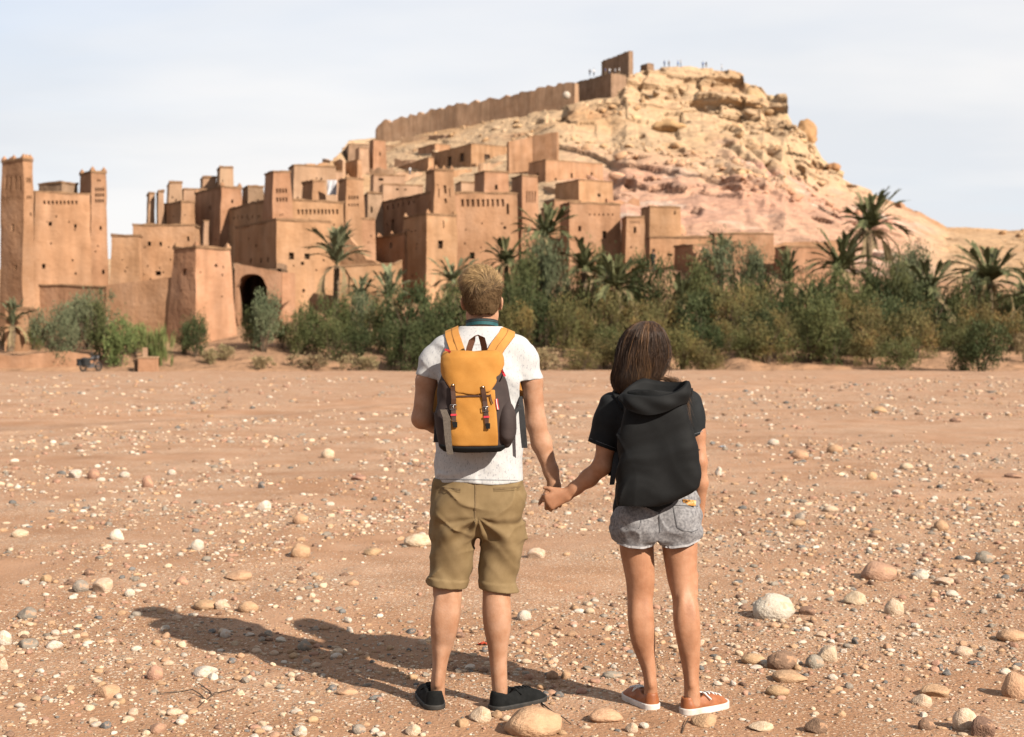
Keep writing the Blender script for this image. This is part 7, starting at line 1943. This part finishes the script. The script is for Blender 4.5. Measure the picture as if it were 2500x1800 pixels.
seam(tw, lin_((1688, 1062), (1716, 1053), 8), YW, 0.0014, 0.0006, 'hem_stitch', M['stitch_pale'], teew)
seam(tw, lin_((1503, 1253), (1570, 1262), 10) + lin_((1576, 1261), (1660, 1224), 10), YW, 0.0016, 0.0006, 'hem_stitch', M['stitch'], teew)
# --- denim shorts
dw = Field((0.34, 5.62, 0.60), (0.86, 6.10, 1.0), 0.0042)
dw.add(*loft(prow([(1190, 1510, 1700, 0, 0.098), (1225, 1502, 1707, 0, 0.106), (1260, 1494, 1712, -0.002, 0.116), (1290, 1490, 1713, -0.004, 0.118), (1315, 1494, 1712, -0.002, 0.106), (1325, 1500, 1710, 0, 0.09)], YW), 2.3), k=0.01)
for a in (1550, 1658): dw.add(*ell(Pw(a, 1272, -0.055), (0.078, 0.072, 0.078)), k=0.04)
dw.add(*loft(prow([(1290, 1491, 1603, 0, 0.108), (1320, 1498, 1600, 0, 0.10), (1350, 1508, 1594, 0, 0.092)], YW), 2.1), k=0.015)
dw.add(*loft(prow([(1290, 1605, 1713, -0.01, 0.108), (1320, 1608, 1711, -0.01, 0.10), (1350, 1613, 1708, -0.01, 0.092)], YW), 2.1), k=0.015)
dw.disp(lambda X, Y, Z: folds(8, 16, 0.005, (0.8, 0.2, 0.8))(X, Y, Z) + creases(3, 14, 0.007, (0.9, 0.2, 0.7))(X, Y, Z) + folds(18, 26, 0.0022, (-0.5, 0.2, 1))(X, Y, Z), (0, 5, 0.5), (1, 7, 0.93))
exx = [(q - CX) * (YW - 0.09) / F for q in (1480, 1505, 1535, 1570, 1596, 1604, 1614, 1640, 1680, 1715)]; ezz = [CH - (q - HY) * (YW - 0.09) / F for q in (1312, 1328, 1338, 1341, 1334, 1318, 1336, 1340, 1335, 1318)]
dw.cut(lambda X, Y, Z: np.maximum(np.interp(X, exx, ezz) + 0.0015 * np.sin(X * 700) - Z + 0.02 * sstep(YW, YW + 0.1, Y), Z - P(0, 1195, YW).z), 0.003)
dw.F = np.where(dw.ax[2][None, None, :] < 0.74, np.maximum(dw.F, -(dw.F + 0.011)), dw.F).astype(np.float32)
short_w = dw.mesh('denim_shorts', M['denim'], wom, 2)
edge = lambda a, b: [(q, float(np.interp((q - CX) * (YW - 0.09) / F, exx, [845 - (z - CH) * F / (YW - 0.09) for z in ezz])) - 3) for q in np.linspace(a, b, 22)]
seam(dw, edge(1506, 1592), YW, 0.009, 0.002, 'frayed_hem', M['denim_edge'], short_w, wd=(0.1, 0, 1)); seam(dw, edge(1616, 1708), YW, 0.009, 0.002, 'frayed_hem', M['denim_edge'], short_w, wd=(0.1, 0, 1))
for pts in (lin_((1609, 1245), (1611, 1300), 10), lin_((1643, 1236), (1653, 1288), 8) + [(1668, 1296), (1690, 1299), (1704, 1293)], [(1500, 1272), (1502, 1286), (1530, 1293), (1560, 1290), (1565, 1270)], lin_((1645, 1234), (1704, 1236), 8)):
    seam(dw, pts, YW, 0.0035, 0.001, 'stitching', M['stitch'], short_w)
# mottled case sticking out of the back pocket
cp = on = P(1685, 1232, YW - 0.118)
yb = dw.back_y(cp.x, cp.z, YW - 0.1)
mb = MB(); mb.box((0, 0, 0), (0.055, 0.007, 0.024)); o = mb.build('pocket_case', M['amber'], bevel=0.0025); o.location = (P(1684, 0, YW - 0.118).x, dw.back_y(P(1684, 0, YW - 0.118).x, P(0, 1232, YW - 0.118).z, yb) - 0.001, P(0, 1229, YW - 0.118).z); o.rotation_euler = (R(-4), R(5), 0)
tag(o, 'mottled amber case sticking out of the denim back pocket', 'case')
# --- sneakers
shoe(wom, (P(1590, 1728, 5.88).x, 5.868, 0.0), R(112), 0.245, M['rust_leather'], M['white_sole'], M['white_lace'], 0.045, 0.028)
shoe(wom, (P(1678, 1740, 5.80).x, 5.795, 0.0), R(36), 0.245, M['rust_leather'], M['white_sole'], M['white_lace'], 0.045, 0.028)
# --- long hair: a soft mass that falls to the shoulders, combed with strands
hrows = prow([(962, 1506, 1560, -0.03, 0.040), (945, 1499, 1590, -0.02, 0.066), (925, 1495, 1612, -0.008, 0.086), (900, 1499, 1624, 0.004, 0.096), (870, 1504, 1632, 0.012, 0.103), (845, 1510, 1631, 0.018, 0.105), (820, 1521, 1625, 0.020, 0.102), (803, 1533, 1617, 0.022, 0.090), (792, 1547, 1608, 0.024, 0.070), (784, 1566, 1594, 0.026, 0.03)], YW)
hf = Field((0.30, 5.62, 1.28), (0.78, 6.08, 1.64), 0.0045)
hf.add(*loft(hrows, 2.0, 4), k=0.01)
hf.disp(lambda X, Y, Z: folds(5, 13, 0.006, (1.0, 0.6, 0.12))(X, Y, Z) + folds(25, 30, 0.003, (1.0, 0.5, 0.1))(X, Y, Z), (0, 5, 1), (1, 7, 2))
hf.cut(lambda X, Y, Z: np.where(Y > hw[1] + 0.045, np.maximum(0.02, -1), -1.0) * np.where(Z > hw[2] + 0.06, -1, 1), 0.01)
hm = hf.mesh('hair', M['hair_cap'], wom, 1)
a_ = np.array(sorted(hrows))
r = np.random.default_rng(9)
NS = 5200; kk = 12
phi0 = r.uniform(math.pi * 0.95, math.pi * 2.12, NS)          # around the back, pi = left, 1.5 pi = towards the camera
zt0 = a_[-1, 0]
zend = np.interp(phi0 + r.normal(size=NS) * 0.1, [math.pi * 0.9, math.pi * 1.2, math.pi * 1.6, math.pi * 1.9, math.pi * 2.2], [P(0, 942, YW).z, P(0, 945, YW).z, P(0, 928, YW).z, P(0, 915, YW).z, P(0, 918, YW).z]) + r.normal(size=NS) * 0.012
zst = zt0 - 0.001 - r.random(NS) ** 2.2 * 0.10
tt = np.linspace(0, 1, kk)[None]
zz_ = zst[:, None] + (zend - zst)[:, None] * (tt ** 0.85)
cx, cy, rx, ry = (np.interp(zz_, a_[:, 0], a_[:, q]) for q in range(1, 5))
wave = 0.22 * np.sin(tt * 3.4 + phi0[:, None] * 2.2 + r.normal(size=(NS, 1)) * 0.6) + 0.07 * np.sin(tt * 8 + phi0[:, None] * 7 + r.normal(size=(NS, 1)))
ph = phi0[:, None] + wave * tt + 0.16 * tt * np.cos(phi0[:, None] - 4.2)
lay = 1.0 + r.normal(size=(NS, 1)) * 0.028 + 0.035 * np.sin(phi0[:, None] * 9 + tt * 4) + 0.04 * tt ** 2 * r.random((NS, 1))
paths = np.stack([cx + rx * lay * np.cos(ph), cy + ry * lay * np.sin(ph), zz_], -1)
g_ = vnoise(phi0 * 9, zst * 3, 0.0); g2 = r.random(NS)
hb = np.array((0.034, 0.019, 0.012)); hl = np.array((0.23, 0.122, 0.056))
cols = hb + (hl - hb) * (np.clip(sstep(0.1, 0.8, g_) * 0.55 + (g2 > 0.9) * 0.5, 0, 1) * sstep(0.0, 0.06, zt0 - zst + 0.03))[:, None]
strands('hair_strands', paths, r.uniform(0.0007, 0.0014, NS), cols * r.uniform(0.7, 1.3, (NS, 1)), M['hair_w'], hm)
vv = np.empty(len(hm.data.vertices) * 3, np.float32); hm.data.vertices.foreach_get('co', vv); vv = vv.reshape(-1, 3)
set_col(hm.data, hb * (1 + 0.5 * vnoise(vv[:, 0] * 60, vv[:, 1] * 60, vv[:, 2] * 6))[:, None])
# loose ends over the right shoulder and flyaways
n2 = 150
base = np.array(P(1628, 925, YW - 0.02)); tip0 = np.array(P(1680, 990, YW - 0.105)); tip1 = np.array(P(1680, 1030, YW - 0.10))
t4 = np.linspace(0, 1, 9)[None, :, None]
s0 = base + r.normal(size=(n2, 3)) * np.array((0.02, 0.02, 0.006)); e0 = np.where(r.random((n2, 1)) < 0.5, tip0, tip1) + r.normal(size=(n2, 3)) * np.array((0.012, 0.006, 0.02)); m0 = np.array(P(1668, 930, YW - 0.06)) + r.normal(size=(n2, 3)) * 0.010
pth = (1 - t4) ** 2 * s0[:, None] + 2 * t4 * (1 - t4) * m0[:, None] + t4 ** 2 * e0[:, None]
strands('loose_strands', pth, r.uniform(0.0005, 0.001, n2), (hb + (hl - hb) * r.random((n2, 1)) * 0.7), M['hair_w'], hm)
n3 = 260
ph3 = r.uniform(math.pi * 0.95, math.pi * 2.1, n3); zs3 = zt0 - r.random(n3) * 0.15
c3 = [np.interp(zs3, a_[:, 0], a_[:, q]) for q in range(1, 5)]
q0 = np.stack([c3[0] + c3[2] * np.cos(ph3), c3[1] + c3[3] * np.sin(ph3), zs3], -1); dn = np.stack([np.cos(ph3), np.sin(ph3), 0 * ph3], -1)
t5 = np.linspace(0, 1, 7)[None, :, None]
pth = q0[:, None] + dn[:, None] * np.sin(t5 * 2.6) * r.uniform(0.006, 0.018, (n3, 1, 1)) + np.array((0, 0, -1.0)) * t5 * r.uniform(0.05, 0.12, (n3, 1, 1)) + r.normal(size=(n3, 1, 3)) * 0.01 * t5
strands('flyaway_strands', pth, np.full(n3, 0.0005), np.repeat((hb * 2)[None], n3, 0), M['hair_w'], hm)

# ================================================================== black hooded backpack
bk = empty('backpack', (P(1600, 1225, 5.70).x, 5.71, P(0, 1225, 5.70).z))
tag(bk, 'black canvas rucksack with an open hood collar worn by the woman', 'backpack')
YK = 5.685
k1 = Field((0.34, 5.50, 0.86), (0.82, 5.86, 1.42), 0.0042)
k1.add(*loft(prow([(1268, 1520, 1680, 0.03, 0.046), (1250, 1508, 1700, 0.024, 0.056), (1205, 1510, 1709, 0.015, 0.068), (1160, 1508, 1703, 0.013, 0.072), (1110, 1509, 1697, 0.012, 0.072), (1060, 1512, 1690, 0.012, 0.070), (1010, 1517, 1680, 0.012, 0.066), (980, 1520, 1676, 0.012, 0.062), (955, 1524, 1676, 0.012, 0.056)], YK), 3.2), k=0.01)
k1.disp(lambda X, Y, Z: folds(3, 7, 0.010, (0.9, 0.1, 0.75))(X, Y, Z) + creases(9, 7, 0.008, (0.75, 0, 0.8))(X, Y, Z) + creases(12, 9, 0.008, (-0.7, 0, 0.9)) (X, Y, Z) + folds(14, 15, 0.004, (-0.5, 0.1, 1.0))(X, Y, Z), (0, 5, 0.8), (1, 6, 1.45))
ka, kb = P(1510, 1256, YK - 0.05), P(1708, 1204, YK - 0.05)
k1.cut(lambda X, Y, Z: ka.z + (X - ka.x) * (kb.z - ka.z) / (kb.x - ka.x) - 0.016 * np.sin(np.clip((X - ka.x) / (kb.x - ka.x), 0, 1) * 3.14) - Z, 0.03)
k1.mesh('bag_body', M['black_nylon'], bk, 2)
# hood collar: a loose open funnel; upper rim from the photograph, lower rim on the bag
rim = [(1523, 962, -0.055), (1545, 966, -0.085), (1590, 968, -0.096), (1640, 962, -0.090), (1672, 945, -0.070), (1682, 931, -0.03), (1668, 934, 0.02), (1640, 934, 0.045), (1600, 930, 0.055), (1567, 925, 0.050), (1540, 940, 0.03), (1524, 955, -0.01)]
low = [(1520, 985, -0.055), (1535, 1002, -0.082), (1580, 1014, -0.094), (1625, 1006, -0.088), (1660, 990, -0.07), (1678, 985, -0.03), (1672, 990, 0.02), (1640, 995, 0.045), (1600, 995, 0.055), (1567, 995, 0.050), (1535, 990, 0.03), (1521, 985, -0.01)]
def closed_spline(rows, m=72):
    pts = [P(a, b, YK + c_) for a, b, c_ in rows]; n = len(pts); out = []
    for i in range(m):
        u = i / m * n; j = int(u); t = u - j
        p0, p1, p2, p3 = (pts[(j + q) % n] for q in (-1, 0, 1, 2))
        out.append(0.5 * ((2 * p1) + (p2 - p0) * t + (2 * p0 - 5 * p1 + 4 * p2 - p3) * t * t + (3 * p1 - p0 - 3 * p2 + p3) * t ** 3))
    return out
ra, rb_ = closed_spline(rim), closed_spline(low)
cen = sum(ra, Vector()) / len(ra)
v, f = [], []
m = len(ra); nl = 14
prof = [(t, 1.0 + 0.10 * math.sin(t * 3.0)) for t in np.linspace(0, 1, nl)]      # outside, from the seam up to the rim
for t, s in prof:
    for i in range(m):
        p = rb_[i].lerp(ra[i], t); c_ = cen.copy(); c_.z = p.z
        q = c_ + (p - c_) * s
        q += (p - c_).normalized() * 0.005 * math.sin(i * 0.7 + t * 5) * math.sin(t * 3.1)
        v.append(q)
for t in np.linspace(0.02, 1, 7):                                                  # inside: turned rim, then down into the dark
    for i in range(m):
        p = ra[i].lerp(rb_[i], t * 0.9); c_ = cen.copy(); c_.z = p.z
        q = c_ + (p - c_) * (0.93 - 0.25 * t); q.z += 0.004 if t < 0.1 else 0
        v.append(q)
rows_n = nl + 7
for j in range(rows_n - 1):
    for i in range(m): f.append((j * m + i, j * m + (i + 1) % m, (j + 1) * m + (i + 1) % m, (j + 1) * m + i))
f.append(tuple((rows_n - 1) * m + i for i in range(m)))
mb = MB(); mb.add(v, f); hood = mb.build('hood_collar', M['black_nylon'], bk, smooth=True)
def kstrap(pts, w, extra):
    pp = []
    for (px, py) in pts:
        p = P(px, py, YW - 0.08); y = tw.back_y(p.x, p.z, YW - 0.04); q = P(px, py, y); pp.append(Vector((q.x, y - 0.003, q.z)))
    pp += [Vector(e) for e in extra]; n = len(pp); wd, nr = [], []
    for i in range(n):
        t = (pp[min(i + 1, n - 1)] - pp[max(i - 1, 0)]).normalized()
        nn_ = Vector((0, -1, 0.4)) if i < len(pts) - 1 else (Vector((0, 0, 1)) if i <= len(pts) else Vector((0, 1, 0)))
        wd.append(t.cross(nn_)); nr.append(nn_)
    mb = MB(); mb.ribbon(pp, wd, w, 0.009, nr); mb.build('shoulder_strap', M['black_nylon'], bk)
xw = lambda px: P(px, 0, YW).x
zw = lambda py: P(0, py, YW).z
kstrap([(1530, 995), (1522, 978), (1514, 968)], 0.055, [(xw(1512), YW, zw(958)), (xw(1508), YW + 0.06, zw(972)), (xw(1503), YW + 0.105, zw(1030)), (xw(1498), YW + 0.10, zw(1100)), (xw(1500), YW - 0.03, zw(1160))])
kstrap([(1668, 985), (1672, 968), (1674, 960)], 0.055, [(xw(1676), YW, zw(953)), (xw(1678), YW + 0.06, zw(968)), (xw(1680), YW + 0.105, zw(1030)), (xw(1690), YW + 0.10, zw(1100)), (xw(1696), YW - 0.03, zw(1160))])
mb = MB(); mb.ribbon([P(1506, 1095, YW - 0.02), P(1502, 1130, YW - 0.06), P(1497, 1160, YW - 0.07), P(1494, 1184, YW - 0.07)], Vector((1, 0, 0.1)), [0.02, 0.022, 0.022, 0.021], 0.002, Vector((0, -1, 0))); mb.build('loose_strap', M['black_web'], bk)
mb = MB(); mb.ribbon([P(1506, 1100, YW + 0.0), P(1507, 1130, YW - 0.06), P(1512, 1160, YW - 0.12)], Vector((1, 0, 0.1)), 0.018, 0.002, Vector((-0.3, -1, 0))); mb.build('lower_strap', M['black_web'], bk)

# ================================================================== distant people
def far_person_mesh():
    fd = Field((-0.4, -0.3, -0.02), (0.4, 0.3, 1.78), 0.022)
    fd.add(*ell((0, 0, 1.62), (0.085, 0.10, 0.125)), k=0.02); fd.add(*cone((0, 0, 1.42), (0, 0, 1.53), 0.06, 0.055), k=0.03)
    fd.add(*loft([(0.88, 0, 0, 0.165, 0.115), (1.1, 0, 0, 0.15, 0.11), (1.35, 0, 0, 0.19, 0.12), (1.44, 0, 0, 0.15, 0.09)]), k=0.04)
    for s in (-1, 1):
        chain(fd, [(s * 0.19, 0, 1.38), (s * 0.25, -0.02, 1.1), (s * 0.24, 0.08, 0.86)], [0.055, 0.045, 0.035], 0.02)
        chain(fd, [(s * 0.09, 0, 0.9), (s * 0.10, 0.02, 0.48), (s * 0.10, -0.02, 0.06)], [0.095, 0.065, 0.045], 0.03)
        fd.add(*cone((s * 0.10, -0.03, 0.04), (s * 0.12, 0.14, 0.04), 0.045, 0.04), k=0.02)
    return nets(fd.F, fd.lo, fd.h)
fv, fq = far_person_mesh()
zc_ = fv[fq].mean(1)[:, 2]; xc_ = np.abs(fv[fq].mean(1)[:, 0])
fm = np.where(zc_ > 1.60, 2, np.where((zc_ > 1.46) | ((xc_ > 0.2) & (zc_ < 1.05) & (zc_ > 0.75)), 3, np.where(zc_ > 0.9, 0, 1)))
CL = {n: material('cloth_' + n, [c_, tuple(q * 1.2 for q in c_)], 9, 0.9) for n, c_ in dict(white=(0.5, 0.5, 0.5), blue=(0.07, 0.13, 0.3), dark=(0.02, 0.02, 0.025), red=(0.35, 0.07, 0.06), khaki=(0.2, 0.15, 0.09), jeans=(0.06, 0.08, 0.13), grey=(0.18, 0.18, 0.19)).items()}
M['dark_hair'] = material('dark_hair', [(0.02, 0.014, 0.01), (0.03, 0.02, 0.015)], 9, 0.6)
fmesh = {}
def far_person(px, py, Y, top, bot, label, rz=0.0, onhill=True, h=1.72):
    key = (top, bot)
    if key not in fmesh:
        fmesh[key] = mesh_np('person', fv, fq, None, link=False, mats=[CL[top], CL[bot], M['dark_hair'], M['skin_w']], fmat=fm)
    p = P(px, py, Y)
    o = inst(fmesh[key], 'person', None, p, (0, 0, rz), h / 1.74)
    tag(o, label, 'person', 'distant visitors in the village and on the hilltop')
far_person(1594, 662, 118, 'dark', 'dark', 'person in dark clothes standing at the foot of the narrow corner tower', 2.6)
nm = dict(white='white', blue='blue', dark='dark', red='red', khaki='khaki', jeans='blue jeans', grey='grey')
spots = [(1440, 182, 'dark', 'jeans'), (1450, 181, 'white', 'dark'), (1478, 179, 'blue', 'khaki'), (1488, 179, 'white', 'jeans'), (1502, 179, 'grey', 'dark'), (1512, 178, 'white', 'khaki'), (1622, 175, 'blue', 'jeans'), (1633, 174, 'grey', 'dark'), (1655, 173, 'blue', 'dark'), (1662, 173, 'white', 'jeans'), (1716, 172, 'blue', 'jeans'), (1724, 172, 'dark', 'khaki'), (1762, 174, 'white', 'dark')]
for i, (px, py, a, b) in enumerate(spots):
    if px < 1530: Yp_ = 341.0
    else: Yp_ = float(top_t(px, 2)) - 0.5
    if px < 1530:
        p = P(px, py + 5, Yp_)
        far_person(px, py + 4, Yp_, a, b, f'tiny person in {nm[a]} top and {nm[b]} trousers on the hilltop by the fort', i * 0.9)
    else:
        hp_ = hill_point(px, 150); pj = CX + F * hp_.x / hp_.y
        o_py = HY - (hp_.z - CH) * F / hp_.y
        far_person(px, o_py + 0.6, hp_.y, a, b, f'tiny person in {nm[a]} top and {nm[b]} trousers on the flat hilltop edge', i * 0.9)
for px, py, a, b, lb in ((1347, 252, 'white', 'dark', 'tiny person in white walking below the round white tent'), (1298, 264, 'white', 'khaki', 'tiny person in white and khaki along the rampart foot')):
    q = hill_point(px, py); o_py = HY - (q.z - CH) * F / q.y
    far_person(px, o_py + 0.6, q.y, a, b, lb)
q = hill_point(1001, 425); far_person(1001, HY - (q.z - CH) * F / q.y + 0.6, q.y, 'white', 'jeans', 'tiny person in white standing among the ruined yards')
